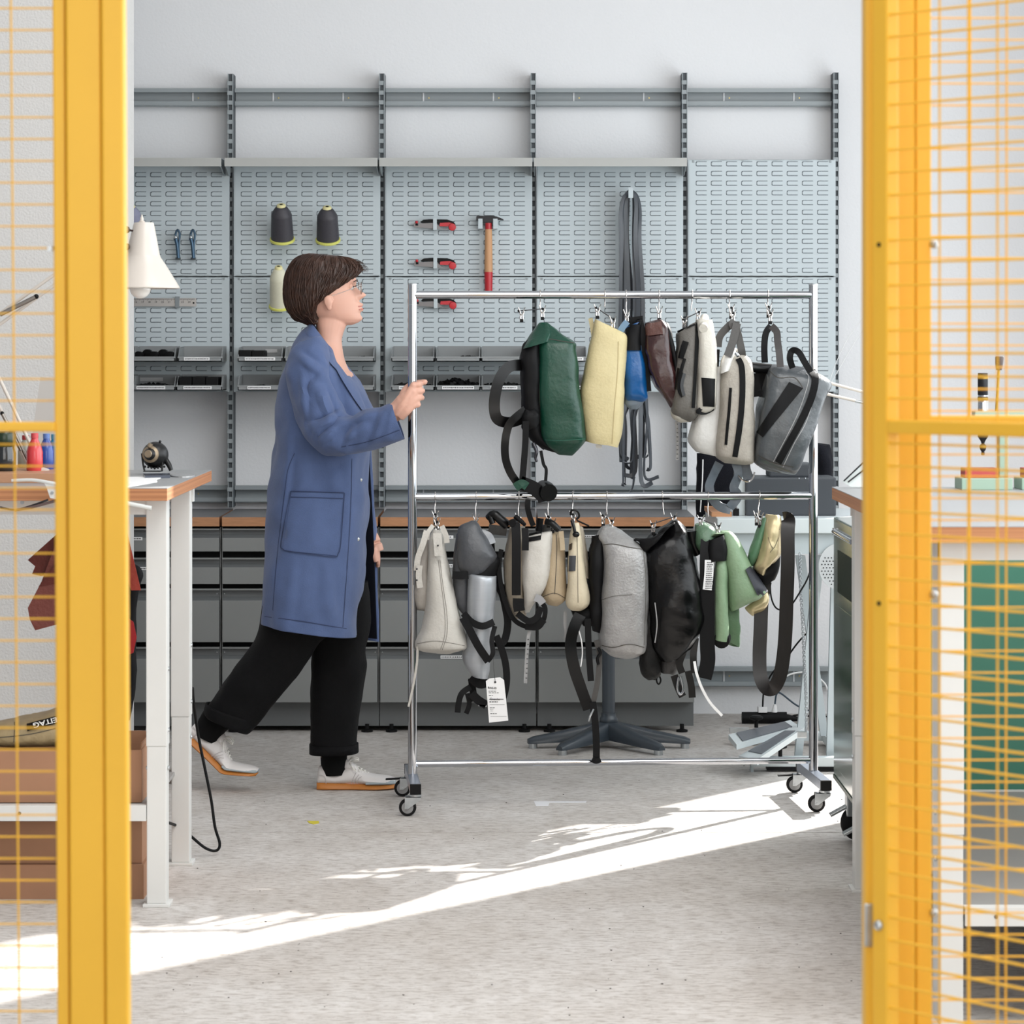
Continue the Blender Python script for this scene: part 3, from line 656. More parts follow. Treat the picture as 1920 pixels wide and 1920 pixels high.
H1 = [((1013, 1, [(-36, 2, -.03), (3, -2, .0)], 'clip hanger holding the dark green backpack, one clip empty', 30, 1)),
 (1134, 1, [(-15, 4, .0), (14, 26, -.01)], 'clip hanger holding the cream bag', 22, 1),
 (1174, 1, [(0, 0, 0)], 'clip hanger holding the blue bag', 36, 1), (1236, 1, [(0, 0, 0)], 'clip hanger holding the oxblood brown bag', 30, 0),
 (1298, 1, [(-14, 18, -.01), (12, 4, .0)], 'clip hanger holding the grey pocketed bag', 30, -1), (1368, 1, [(3, 0, 0), (6, 10, -.01)], 'clip hanger holding the pale grey bag with two zips', 26, 0),
 (1440, 1, [(1, 0, 0), (4, 12, -.01)], 'clip hanger holding the shiny dark grey bag by its handle', 24, 0),
 (816, 0, [(0, 0, 0), (3, 14, -.01)], 'clip hanger holding the white leather tote', 36, 0), (893, 0, [(0, 0, 0)], 'clip hanger holding the silver and grey tube bag', 42, -1),
 (973, 0, [(0, 0, 0)], 'clip hanger holding the black and white strapped bag', 40, -1), (1028, 0, [(0, 0, 0), (8, 10, -.01)], 'clip hanger holding the tan bag', 40, 0),
 (1074, 0, [(0, 0, 0), (3, 24, -.01)], 'clip hanger holding the small cream bag with a dark patch', 36, 0), (1138, 0, [(-7, 4, .0), (8, 14, -.01)], 'clip hanger holding the silver grey backpack', 34, 0),
 (1242, 0, [(-20, 20, -.01), (18, 6, .0)], 'clip hanger holding the glossy black bag', 34, 3), (1328, 0, [(-14, 6, .0), (18, 20, -.01)], 'clip hanger holding the pale green bag', 38, 0),
 (1424, 0, [(-3, 0, 0), (3, 4, -.01)], 'clip hanger holding the gold piece and brown belt', 36, -2)]
for h in H1: hanger(h[0], h[1], h[2], h[3], h[4], h[5])

# ------------------------------------------------------------------ bags
def leather(n, rgb, rough=.5, var=.12, sc=18, bump=.25, bs=90, coat=0.0): return mat(n, rgb, rough, var=var, scale=sc, bump=bump, bscale=bs, coat=coat)
def body(t, name, secs, D, m, n=3.2, wr=.004, wsc=16, N=36, k=5, solid=0):
    o = MB().loft(rings(secs, D, n, N, k)).build(name, m, t, True, wr=wr, wsc=wsc); return o
def bag(label, secs, D, m, **kw):
    x = sum((s[0]+s[2])/2 for s in secs)/len(secs); y = max(max(s[1], s[3]) for s in secs)
    t = thing('bag', label, 'bag', px(x, y, D), 'reworked bags hanging on the rack'); o = body(t, 'body', secs, D, m, **kw); return t, o, bvh_of(o)
def strap(t, pts, w, m=webb, nm='strap', th=.003, **kw): return ribbon(pts, w, th, **kw).build(nm, m, t, True)
def seam(t, tree, pts, D, m, w=1.3): return band(tree, [(a, b, w) for a, b in pts], D, .0006, .0008, k=6, nu=1).build('seam', m, t)
dk = mat('seam_dark', (70, 66, 60), .8)
zipm = mat('zip_black', (12, 12, 13), .8, var=.4, scale=260)

# 1 green backpack
D = DRk(1050); grn = leather('dark_green_tarp', (14, 62, 47), .33, .14, 10, .18, 60)
t, o, tr = bag('dark green and black backpack hanging first from the left on the top rail', [(1012, 606, 1026, 604, .02), (1003, 628, 1050, 622, .09), (1007, 640, 1077, 642, .15), (1008, 660, 1079, 658, .17), (1009, 700, 1083, 700, .18), (1010, 760, 1090, 760, .18), (1011, 805, 1097, 808, .17), (1014, 822, 1098, 824, .16), (1026, 838, 1088, 838, .11), (1048, 851, 1074, 853, .05)], D, grn, n=4.5, wr=.005, wsc=11)
b = body(t, 'back_panel', [(988, 640, 1012, 630, .10), (978, 656, 1014, 648, .17), (976, 700, 1015, 700, .18), (979, 755, 1016, 755, .17), (984, 800, 1018, 806, .15), (996, 824, 1030, 832, .12), (1020, 842, 1050, 848, .07)], D+.005, webb, n=3, wr=.006, wsc=20)
body(t, 'top_flap', [(1010, 606, 1026, 604, .02), (990, 634, 1034, 622, .11), (980, 654, 1030, 640, .186)], D, grn, n=4, wr=.002)
seam(t, tr, [(1009, 641), (1030, 636), (1050, 639), (1076, 643)], D, dk); seam(t, tr, [(1013, 824), (1050, 826), (1097, 823)], D, mat('seam_green', (50, 100, 84), .7))
seam(t, tr, [(1008, 642), (1010, 700), (1012, 760), (1014, 820)], D, dk)
strap(t, [(980, 684, D-.05), (955, 688, D-.07), (936, 712, D-.08), (927, 752, D-.08), (931, 783, D-.08), (950, 792, D-.07), (970, 788, D-.06), (992, 778, D-.05)], 21, glossblk, twist=lambda q: .25*math.sin(6*q))
strap(t, [(985, 768, D-.08), (965, 784, D-.09), (953, 800, D-.09), (947, 830, D-.09), (948, 860, D-.09), (957, 886, D-.09), (972, 908, D-.08)], 15, glossblk, twist=lambda q: .3*math.sin(5*q+1))
strap(t, [(986, 790, D-.1), (985, 830, D-.1), (982, 870, D-.1), (979, 905, D-.1)], 12)
strap(t, [(975, 905, D-.1), (1000, 915, D-.1), (1018, 930, D-.1), (1022, 940, D-.1)], 26, webb, 'strap_end'); strap(t, [(966, 914, D-.105), (978, 907, D-.107), (988, 912, D-.105)], 16, grn, 'green_tab', th=.006)
MB().lathe([(.010, -.03), (.028, -.03), (.030, 0), (.028, .03), (.010, .03)], px(1024, 920, D-.08), (-.3, 1, .2), 24).build('rolled_strap', glossblk, t, True)
strap(t, [(990, 936, D-.09), (989, 950, D-.09), (993, 968, D-.08), (1000, 986, D-.07)], 10); strap(t, [(1014, 845, D-.09), (1019, 870, D-.09), (1024, 880, D-.09), (1023, 902, D-.09)], 6)
body(t, 'strap_knot', [(984, 770, 1004, 766, .05), (978, 786, 1012, 780, .08), (982, 804, 1008, 800, .06)], D-.06, webb, wr=.006, wsc=40)
MB().tube([px(1000, 832, D-.09), px(1006, 846, D-.1), px(1004, 858, D-.1), px(1007, 866, D-.1)], [.007, .004], 8, k=4).build('buckle', mat('dark_metal', (70, 70, 74), .25, .8), t, True)

# 2 cream bag
D = DRk(1134); crm = leather('cream_leather', (196, 182, 138), .55, .08, 14, .2, 120)
t, o, tr = bag('plain cream yellow bag with pinched top, beside the green backpack', [(1117, 599, 1170, 626, .05), (1112, 622, 1174, 634, .08), (1104, 655, 1173, 665, .11), (1094, 695, 1171, 700, .14), (1089, 735, 1170, 738, .15), (1091, 780, 1168, 782, .15), (1096, 812, 1165, 815, .14), (1099, 826, 1158, 838, .12)], D, crm, n=3.6, wr=.0045, wsc=9)
strap(t, [(1107, 597, D+.03), (1110, 612, D+.02), (1113, 632, D+.01)], 8, crm, 'top_edge')
seam(t, tr, [(1160, 640), (1158, 700), (1152, 770), (1148, 832)], D, mat('seam_cream', (176, 160, 118), .8)); strap(t, [(1122, 833, D), (1123, 838, D), (1123, 841, D)], 11, paper, 'paper_label')
# 3 blue bag
D = DRk(1190)+.03; blu = leather('blue_tarp', (12, 80, 138), .3, .12, 12, .2, 50)
t, o, tr = bag('blue bag with a black flap behind the cream bag', [(1172, 612, 1204, 604, .05), (1170, 650, 1206, 650, .09), (1168, 690, 1209, 690, .11), (1169, 730, 1213, 730, .11), (1171, 748, 1214, 746, .08), (1180, 755, 1206, 753, .03)], D, blu, n=3, wr=.006, wsc=14)
patch(tr, [(1172, 596), (1205, 592), (1206, 657), (1173, 657)], D, 6, 12, .003, .004).build('black_flap', webb, t, True)
strap(t, [(1200, 600, D-.02), (1206, 630, D-.03), (1211, 680, D-.03), (1216, 734, D-.03)], 11); strap(t, [(1176, 603, D-.06), (1166, 616, D-.05), (1160, 630, D-.04)], 12, mat('pale_blue_edge', (120, 150, 178), .4), 'top_edge')
body(t, 'grey_lining', [(1170, 742, 1212, 742, .08), (1172, 756, 1206, 756, .07), (1182, 767, 1194, 767, .02)], D+.02, mat('grey_blue', (120, 132, 146), .5))
# 4 oxblood bag
D = DRk(1236); oxb = leather('oxblood_leather', (52, 24, 24), .26, .25, 26, .25, 45, .3)
t, o, tr = bag('glossy oxblood brown bag leaning right, beside the blue bag', [(1208, 606, 1238, 600, .05), (1209, 625, 1254, 614, .08), (1212, 660, 1259, 650, .10), (1220, 700, 1265, 690, .11), (1234, 730, 1270, 720, .10), (1248, 752, 1275, 742, .08), (1260, 766, 1276, 760, .05)], D, oxb, n=3.2, wr=.006, wsc=16)
body(t, 'black_side', [(1236, 603, 1252, 606, .05), (1244, 618, 1258, 620, .09), (1256, 660, 1266, 660, .11), (1264, 700, 1272, 700, .10), (1270, 735, 1277, 735, .08)], D+.01, webb)
patch(tr, [(1209, 608), (1240, 602), (1243, 626), (1211, 630)], D, 6, 4, .003, .003).build('folded_top', leather('oxblood_paler', (92, 62, 56), .3, .2, 30, .3, 60), t, True)  # folded top in a paler brown than the body
# 5 grey pocketed bag
D = DRk(1300); gry = leather('grey_tarp', (98, 95, 90), .5, .12, 20, .25, 120); lgr = leather('light_grey_tarp', (196, 192, 182), .5, .08, 16, .2, 120)
t, o, tr = bag('grey bag with zipped pocket and pale right side, hung from a black bar', [(1268, 626, 1306, 603, .07), (1268, 650, 1312, 640, .11), (1264, 690, 1312, 690, .13), (1262, 730, 1312, 730, .14), (1258, 768, 1310, 765, .13), (1268, 782, 1304, 782, .09), (1278, 789, 1294, 789, .04)], D, gry, n=3.2, wr=.005)
b = body(t, 'pale_side', [(1305, 600, 1335, 599, .06), (1308, 630, 1341, 628, .11), (1306, 680, 1343, 680, .13), (1304, 730, 1343, 730, .13), (1303, 764, 1341, 764, .11), (1310, 776, 1330, 774, .06)], D-.01, lgr, n=3, wr=.004)
tb = bvh_of(b); patch(tb, [(1315, 708), (1341, 710), (1340, 763), (1318, 762)], D, 6, 8).build('dark_patch', webb, t, True)
MB().lathe([(.004, -.06), (.014, -.06), (.016, 0), (.014, .06), (.004, .06)], px(1320, 606, D-.01), (.1, 1, .3), 18).build('rolled_edge', lgr, t, True)
band(tr, [(1308, 603, 7), (1307, 640, 7), (1304, 700, 6), (1300, 765, 6)], D, .002, .004).build('zip', zipm, t, True)
band(tr, [(1270, 622, 3), (1288, 614, 3), (1303, 608, 3)], D, .002, .003).build('seam', webb, t)
for q in ([(1286, 640, 12), (1282, 652, 12), (1276, 672, 10)], [(1284, 672, 6), (1276, 700, 7), (1274, 730, 8), (1280, 744, 6)], [(1272, 690, 4), (1266, 730, 4)]): band(tr, q, D, .003, .004).build('pocket_flap', glossblk, t, True)
strap(t, [(1283, 700, D-.08), (1278, 722, D-.085), (1282, 742, D-.08)], 7, glossblk, twist=lambda q: .5)
strap(t, [(1318, 764, D-.06), (1308, 772, D-.06), (1322, 774, D-.05), (1338, 766, D-.05)], 7)
body(t, 'pale_base', [(1257, 770, 1300, 772, .12), (1262, 783, 1298, 782, .10), (1276, 791, 1294, 790, .05)], D+.01, lgr)
# 6 pale grey bag with two zips
D = DRk(1376); pg = leather('pale_speckled_grey', (164, 158, 148), .6, .12, 60, .25, 160); wt = leather('offwhite_tarp', (205, 204, 200), .42, .06, 20, .2, 90)
t, o, tr = bag('pale speckled grey bag with one long and one short black zip', [(1366, 656, 1382, 655, .04), (1354, 676, 1405, 676, .12), (1350, 710, 1410, 700, .16), (1347, 760, 1412, 755, .18), (1344, 810, 1412, 808, .18), (1341, 845, 1411, 855, .17), (1345, 858, 1410, 866, .14), (1358, 867, 1400, 870, .06)], D, pg, n=4, wr=.004, wsc=12)
b = body(t, 'side_panel', [(1338, 690, 1360, 688, .10), (1322, 740, 1358, 740, .14), (1302, 780, 1354, 785, .15), (1291, 822, 1350, 830, .14), (1306, 843, 1352, 856, .11)], D+.03, wt, n=2.8, wr=.008, wsc=12)
body(t, 'shoulder', [(1368, 654, 1380, 653, .02), (1355, 672, 1376, 668, .08), (1350, 700, 1366, 694, .10)], D-.035, wt, n=2.8, wr=.003)
band(tr, [(1384, 672, 10), (1391, 690, 11), (1392, 740, 11), (1387, 800, 11), (1378, 857, 10)], D, .002, .003, k=8).build('zip', zipm, t, True)
band(tr, [(1370, 727, 5), (1367, 770, 5.5), (1364, 800, 5.5), (1361, 834, 5)], D, .002, .003).build('short_zip', zipm, t, True)
MB().tube([px(1380, 662, D-.075), px(1384, 668, D-.08)], .006, 8).build('zip_pull', steel, t, True)
gw = mat('grey_webbing', (70, 68, 66), .6, var=.15, scale=200)
strap(t, [(1378, 603, D-.02), (1366, 612, D-.03), (1350, 630, D-.03), (1346, 650, D-.03)], 14, gw, 'handle'); strap(t, [(1382, 606, D-.05), (1374, 640, D-.07), (1364, 668, D-.08)], 15, gw, 'handle'); strap(t, [(1378, 604, D-.03), (1384, 628, D-.04), (1390, 655, D-.05), (1392, 668, D-.04)], 14, gw, 'handle')
strap(t, [(1378, 602, D-.04), (1376, 610, D-.045), (1386, 612, D-.045)], 18, gw, 'handle_grip')
MB().lathe([(.006, -.05), (.017, -.05), (.017, .04), (.006, .04)], px(1424, 690, D-.02), (1, .3, -.1), 18).build('rolled_strap', glossblk, t, True)
strap(t, [(1412, 700, D+.0), (1416, 730, D+.0), (1418, 744, D)], 22, webb, 'strap_end'); strap(t, [(1430, 700, D+.02), (1428, 730, D+.02), (1424, 744, D+.02)], 14)
strap(t, [(1345, 655, D+.04), (1343, 700, D+.04), (1345, 740, D+.03)], 9)
blueg = mat('blue_grey_strap', (86, 94, 102), .35, var=.2, scale=50)
for q in ([(1349, 868, D), (1338, 890, D), (1330, 912, D), (1336, 935, D), (1350, 950, D), (1370, 956, D)], [(1380, 868, D), (1384, 890, D), (1376, 915, D), (1384, 930, D), (1368, 952, D)]): strap(t, q, 17, blueg, twist=lambda q: .4*math.sin(7*q))
MB().tube([px(1384, 892, D), px(1392, 900, D-.01), px(1403, 903, D), px(1411, 897, D), px(1415, 885, D)], .003, 6, k=4).build('wire_loop', spring, t, True)
strap(t, [(1396, 866, D+.01), (1398, 882, D+.01), (1404, 897, D+.01)], 20, blueg, 'strap_end')
# 7 shiny dark grey bag, hung by one handle and tilted
D = DRk(1470); dg = leather('shiny_dark_grey', (72, 76, 79), .3, .12, 12, .3, 40, .2)
t, o, tr = bag('shiny dark grey boxy bag tilted to the right, last on the top rail', [(1449, 684, 1506, 690, .10), (1441, 694, 1552, 716, .20), (1434, 720, 1545, 742, .23), (1424, 760, 1528, 795, .24), (1417, 810, 1508, 845, .24), (1412, 846, 1492, 882, .22), (1416, 866, 1488, 889, .16), (1438, 880, 1476, 888, .08)], D, dg, n=5, wr=.006, wsc=9)
band(tr, [(1522, 694, 13), (1529, 710, 13), (1522, 745, 13), (1502, 790, 13), (1480, 830, 13), (1459, 868, 13)], D, .002, .004, k=8).build('zip', zipm, t, True)
seam(t, tr, [(1532, 702), (1534, 720), (1512, 790), (1490, 830), (1468, 876)], D, mat('seam_light', (150, 150, 150), .5)); seam(t, tr, [(1512, 700), (1516, 715), (1494, 780), (1450, 866)], D, mat('seam_light', (150, 150, 150), .5))
patch(tr, [(1480, 716), (1506, 728), (1430, 820), (1418, 810)], D, 6, 12, .003, .003).build('black_band', webb, t, True)
seam(t, tr, [(1420, 853), (1450, 868), (1488, 876)], D, dk)
strap(t, [(1445, 611, D-.02), (1436, 625, D-.03), (1433, 650, D-.04), (1434, 680, D-.04)], 12, webb, 'handle'); strap(t, [(1446, 611, D-.05), (1456, 622, D-.06), (1458, 640, D-.08), (1461, 662, D-.1), (1463, 688, D-.11)], 13, mat('brown_grey_webbing', (44, 40, 40), .5), 'handle')
strap(t, [(1486, 690, D-.09), (1481, 672, D-.10), (1485, 658, D-.1), (1497, 660, D-.11), (1508, 678, D-.12), (1520, 698, D-.12)], 12, webb, 'handle')
seam(t, tr, [(1441, 694), (1460, 708), (1490, 708), (1506, 728)], D, dk)

# bottom row ----------------------------------------------------------------
# 8 white tote
D = DRk(820); wl = leather('white_leather', (188, 184, 176), .5, .06, 16, .2, 120)
t, o, tr = bag('white leather tote with buckled side strap, first on the lower rail', [(812, 994, 828, 996, .05), (806, 1010, 834, 1014, .08), (803, 1040, 838, 1042, .10), (802, 1080, 846, 1085, .13), (800, 1130, 857, 1135, .16), (792, 1175, 870, 1180, .18), (780, 1206, 879, 1208, .19), (786, 1216, 872, 1216, .16), (815, 1223, 848, 1223, .08)], D, wl, n=2.9, wr=.004, wsc=12)
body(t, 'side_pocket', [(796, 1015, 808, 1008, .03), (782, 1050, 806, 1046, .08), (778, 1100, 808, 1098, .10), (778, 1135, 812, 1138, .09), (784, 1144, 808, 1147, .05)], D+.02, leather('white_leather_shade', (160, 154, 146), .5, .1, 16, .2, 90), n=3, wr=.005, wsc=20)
for q in ([(800, 995, D-.05), (793, 1020, D-.06), (784, 1045, D-.06), (781, 1070, D-.06)], [(787, 1060, D-.07), (785, 1080, D-.07), (788, 1102, D-.07)]): strap(t, q, 11, wl)
strap(t, [(820, 1000, D-.06), (821, 1020, D-.07), (823, 1042, D-.075)], 16, wl, 'tab', th=.005); strap(t, [(828, 986, D-.05), (836, 1004, D-.05), (838, 1018, D-.05)], 10, wl); strap(t, [(812, 985, D-.04), (803, 998, D-.05), (801, 1012, D-.05)], 8, wl)
for a, b_ in ((781.5, 1067), (781.5, 1088), (821, 1023)): MB().lathe([(.0032, 0), (.002, .002)], px(a, b_, D-.08), (0, -1, 0), 8).build('rivet', mat('dark_metal', (70, 70, 74), .25, .8), t)
st = mat('stitch_grey', (120, 116, 110), .8)
seam(t, tr, [(822, 1050), (828, 1100), (834, 1150), (834, 1190), (826, 1218)], D, st, .8); seam(t, tr, [(825, 1050), (831, 1100), (838, 1150), (838, 1190), (829, 1219)], D, st, .8); seam(t, tr, [(782, 1207), (820, 1202), (877, 1212)], D, st, 1)
strap(t, [(783, 1212, D-.06), (782, 1240, D-.06), (776, 1280, D-.06), (766, 1325, D-.06)], 4, wl, 'cord')
# 9 silver tube bag
D = DRk(895); slv = mat('silver_sheet', (168, 172, 177), .32, .35, var=.06, scale=8, bump=.06, bscale=20, stretch=(1, 1, 12)); dgs = leather('slate_sheet', (72, 74, 78), .38, .12, 12, .2, 60)
t, o, tr = bag('tall bag with a silver tube front and slate grey folded top', [(877, 1076, 931, 1080, .06), (877, 1078, 931, 1084, .10), (876, 1110, 930, 1115, .11), (875, 1150, 926, 1155, .11), (874, 1190, 923, 1195, .11), (870, 1215, 921, 1220, .11), (867, 1230, 919, 1240, .11), (872, 1248, 917, 1260, .10), (886, 1268, 914, 1272, .08)], D-.02, slv, n=2.2, wr=.0012, wsc=9)
body(t, 'folded_top', [(884, 977, 892, 977, .02), (862, 988, 902, 990, .06), (858, 1015, 915, 1012, .09), (856, 1040, 926, 1036, .10), (860, 1068, 928, 1046, .09), (872, 1078, 912, 1072, .06)], D-.02, dgs, n=2.6, wr=.005, wsc=12)
body(t, 'side', [(856, 1000, 882, 1000, .06), (852, 1040, 882, 1045, .10), (850, 1080, 880, 1085, .11), (856, 1130, 880, 1135, .09), (868, 1150, 880, 1155, .06)], D+.02, dgs, n=3, wr=.004)
body(t, 'dark_mouth', [(878, 1068, 932, 1042, .08), (880, 1074, 938, 1052, .09), (880, 1080, 930, 1078, .09)], D-.005, webb, n=2.2, wr=.002)
strap(t, [(848, 1078, D-.06), (864, 1079, D-.06), (878, 1078, D-.055)], 15)
strap(t, [(869, 1150, D-.08), (884, 1166, D-.09), (905, 1174, D-.09), (926, 1166, D-.08)], 13); strap(t, [(868, 1158, D-.09), (880, 1180, D-.1), (897, 1212, D-.1), (916, 1240, D-.09)], 15); strap(t, [(928, 1174, D-.07), (922, 1200, D-.08), (924, 1225, D-.09), (914, 1240, D-.09)], 9)
strap(t, [(930, 1095, D+.01), (941, 1112, D+.02), (948, 1140, D+.02), (952, 1170, D+.02), (946, 1200, D+.02), (934, 1208, D+.01)], 14); strap(t, [(930, 1192, D-.02), (940, 1215, D-.02), (948, 1245, D-.02), (950, 1275, D-.02), (946, 1300, D-.02), (938, 1320, D-.02)], 13)
strap(t, [(884, 1268, D-.02), (900, 1280, D-.03), (914, 1276, D-.03)], 22, webb, 'strap_end'); strap(t, [(884, 1272, D), (886, 1290, D), (890, 1315, D)], 13); strap(t, [(882, 1288, D-.02), (866, 1300, D-.03), (860, 1318, D-.03), (858, 1336, D-.03)], 11)
strap(t, [(876, 1300, D-.02), (880, 1320, D-.02), (874, 1338, D-.02)], 9); strap(t, [(884, 1300, D-.03), (896, 1312, D-.03), (912, 1322, D-.03)], 16); strap(t, [(897, 1322, D-.03), (912, 1324, D-.03)], 3, paper, 'white_edge')
strap(t, [(902, 1000, D-.03), (916, 1006, D-.03), (922, 1020, D-.04)], 16, slv, 'fold')
# paper tag on that bag
tg = MB(); tg.prism([(911, 1277), (918, 1272), (938, 1270), (945, 1275), (953, 1351), (917, 1355)], D-.125, D-.1242); t2 = tag(tg.build('paper_tag', paper), 'white paper tag on a string below the silver tube bag', 'tag')
MB().tube([px(925, 1232, D-.11), px(926, 1255, D-.125), px(928.5, 1278, D-.126)], .0008, 6).build('string', mat('string_dark', (60, 60, 60), .8), t2)
MB().lathe([(.0035, 0), (.0035, .001)], px(928.5, 1279, D-.1252), (0, -1, 0), 12).build('eyelet', mat('dark_metal', (70, 70, 74), .25, .8), t2)
text('heading', 'BAG-ID', .0085, px(914.5, 1291, D-.1256), ink, t2, bold=.0002, rot=(PI/2, .07, 0))
k = MB()
for yy, w, s_ in ((1296, 14, 1), (1299, 19, .8), (1304, 8, 1), (1311, 27, 1.4), (1316, 16, 1.6), (1321, 28, .5), (1327, 10, 1), (1330, 6, .6), (1333, 6, .6), (1338, 12, 1.2), (1343, 30, .5)):
    xx = 915.5+(yy-1290)*.08; x_ = xx
    while x_ < xx+w: q = R.uniform(2, 5) if w < 26 else 30; q = min(q, xx+w-x_); k.box(px(x_, yy+s_/2, D-.1256), px(x_+q, yy-s_/2, D-.125)); x_ += q+1
stuff(k.build('print', ink, t2)); text('handwriting', 'Einzelst', .010, px(919, 1312.5, D-.1256), ink, t2, rot=(PI/2, .02, 0))
# 10 black and white strapped bag
D = DRk(990); wc = leather('white_canvas', (196, 192, 184), .6, .05, 20, .2, 120)
t, o, tr = bag('white bag with black straps and black roll buckles, third on the lower rail', [(986, 1006, 1034, 996, .06), (980, 1016, 1035, 1000, .09), (978, 1040, 1033, 1034, .11), (978, 1070, 1030, 1070, .12), (980, 1100, 1022, 1100, .11), (983, 1130, 1004, 1128, .08), (984, 1148, 992, 1147, .03)], D, wc, n=3, wr=.004)
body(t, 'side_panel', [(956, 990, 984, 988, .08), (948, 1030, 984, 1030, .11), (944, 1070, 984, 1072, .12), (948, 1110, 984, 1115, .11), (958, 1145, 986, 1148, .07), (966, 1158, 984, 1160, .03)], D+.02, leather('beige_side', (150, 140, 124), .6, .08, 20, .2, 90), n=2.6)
strap(t, [(966, 980, D-.06), (968, 1005, D-.075), (968, 1060, D-.08), (968, 1116, D-.075)], 17); strap(t, [(984, 990, D-.06), (985, 1010, D-.07), (985, 1032, D-.075)], 13)
patch(tr, [(992, 1000), (1016, 996), (1014, 1012), (990, 1016)], D, 4, 4).build('black_mouth', webb, t); strap(t, [(972, 1122, D-.07), (972, 1134, D-.07), (974, 1146, D-.07)], 21, webb, 'black_patch')
strap(t, [(940, 1030, D-.02), (936, 1060, D-.02), (940, 1100, D-.02), (952, 1140, D-.02), (966, 1164, D-.03), (990, 1176, D-.04), (1010, 1176, D-.04), (1020, 1160, D-.05), (1022, 1140, D-.05), (1014, 1128, D-.05)], 9); strap(t, [(970, 1150, D-.06), (990, 1164, D-.07), (1006, 1158, D-.07), (1014, 1138, D-.07)], 12); strap(t, [(985, 1172, D-.05), (1005, 1172, D-.05), (1018, 1160, D-.05)], 18)
strap(t, [(1003, 1120, D-.06), (1012, 1124, D-.06), (1018, 1132, D-.06)], 14, mat('striped_grey', (150, 150, 152), .5), 'grey_edge')
strap(t, [(916, 992, D+.03), (934, 994, D+.03), (950, 996, D+.03)], 18, mat('grey_webbing', (70, 68, 66), .6)); strap(t, [(920, 1010, D+.03), (922, 1040, D+.03), (930, 1080, D+.03), (944, 1110, D+.03)], 14, webb)
MB().tube([px(916, 972, D-.03), px(926, 964, D-.04), px(938, 974, D-.04), px(950, 984, D-.03)], [.013, .016], 12, k=4).build('rolled_strap', glossblk, t, True); MB().tube([px(918, 966, D-.04), px(924, 982, D-.04)], .010, 10).build('buckle', glossblk, t, True)
MB().tube([px(966, 968, D-.05), px(978, 978, D-.06), px(984, 984, D-.05)], [.008, .006], 8).build('buckle', webb, t, True); MB().lathe([(.005, -.02), (.012, -.02), (.012, .02), (.005, .02)], px(962, 980, D-.05), (.2, 1, 0), 14).build('rolled_strap', webb, t, True)
cl = mat('clear_tape', (200, 200, 200), .15, trans=.55)
t3 = tag(ribbon([(993, 1183, D-.04), (990, 1200, D-.04), (987, 1240, D-.04), (985, 1281, D-.04)], 6.5, .0008).build('tape_strip', cl), 'clear measuring tape strip hanging under the white strapped bag', 'tape')
k = MB(); [k.box(px(985+((1281-yy)*.05), yy, D-.042), px(988+((1281-yy)*.05), yy-1.5, D-.0412)) for yy in range(1200, 1280, 9)]; stuff(k.build('print', ink, t3))
# 11 tan bag
D = DRk(1040)+.02; tan = leather('tan_canvas', (176, 158, 130), .6, .07, 20, .2, 120)
t, o, tr = bag('small tan bag with a centre fold, between two cream bags', [(1030, 996, 1055, 1000, .06), (1028, 1012, 1058, 1014, .08), (1024, 1050, 1060, 1052, .10), (1019, 1090, 1062, 1092, .11), (1017, 1119, 1061, 1122, .10), (1028, 1132, 1046, 1134, .05)], D, tan, n=2.6, wr=.003)
seam(t, tr, [(1043, 1002), (1044, 1030), (1042, 1080), (1040, 1114)], D, dk, 1.2); seam(t, tr, [(1018, 1119), (1040, 1112), (1060, 1122)], D, dk, 1)
strap(t, [(1052, 996, D-.06), (1054, 1015, D-.065), (1055, 1032, D-.07)], 9, tan, 'tab')
MB().tube([px(1014, 972, D), px(1012, 984, D), px(1010, 996, D)], .010, 8).build('rolled_strap', webb, t, True); MB().tube([px(1024, 978, D-.03), px(1036, 982, D-.04), px(1048, 994, D-.04)], [.012, .010], 10, k=3).build('rolled_strap', glossblk, t, True)
body(t, 'inner_top', [(1018, 984, 1050, 986, .05), (1014, 1004, 1052, 1004, .07), (1016, 1020, 1040, 1020, .07)], D+.03, mat('grey_webbing', (70, 68, 66), .6))
# 12 cream small bag with dark patch
D = DRk(1083); cr2 = leather('ivory_canvas', (206, 194, 168), .6, .06, 20, .2, 120)
t, o, tr = bag('small ivory bag with a dark square patch on its left', [(1076, 982, 1084, 981, .04), (1070, 1000, 1088, 1000, .07), (1066, 1040, 1094, 1040, .09), (1064, 1090, 1101, 1090, .11), (1062, 1132, 1105, 1130, .10), (1072, 1143, 1088, 1144, .05)], D-.02, cr2, n=2.8, wr=.003)
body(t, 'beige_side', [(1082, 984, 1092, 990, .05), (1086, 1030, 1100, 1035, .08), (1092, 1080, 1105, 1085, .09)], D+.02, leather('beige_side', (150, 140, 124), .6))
patch(tr, [(1064, 1042), (1080, 1042), (1079, 1070), (1063, 1072)], D, 5, 5).build('dark_patch', mat('slate_patch', (66, 68, 72), .6), t, True); patch(tr, [(1067, 1021), (1073, 1018), (1072, 1030), (1067, 1032)], D, 3, 3).build('emblem', mat('emblem_brown', (70, 58, 46), .6), t)
seam(t, tr, [(1082, 1000), (1083, 1050), (1084, 1130)], D, dk, .8)
MB().tube([px(1078, 998, D-.07), px(1076, 988, D-.07), px(1072, 976, D-.06)], .005, 8).build('toggle', glossblk, t, True); MB().sphere(px(1080, 1002, D-.075), .012, 10, (1, .8, .8)).build('toggle_end', glossblk, t, True)
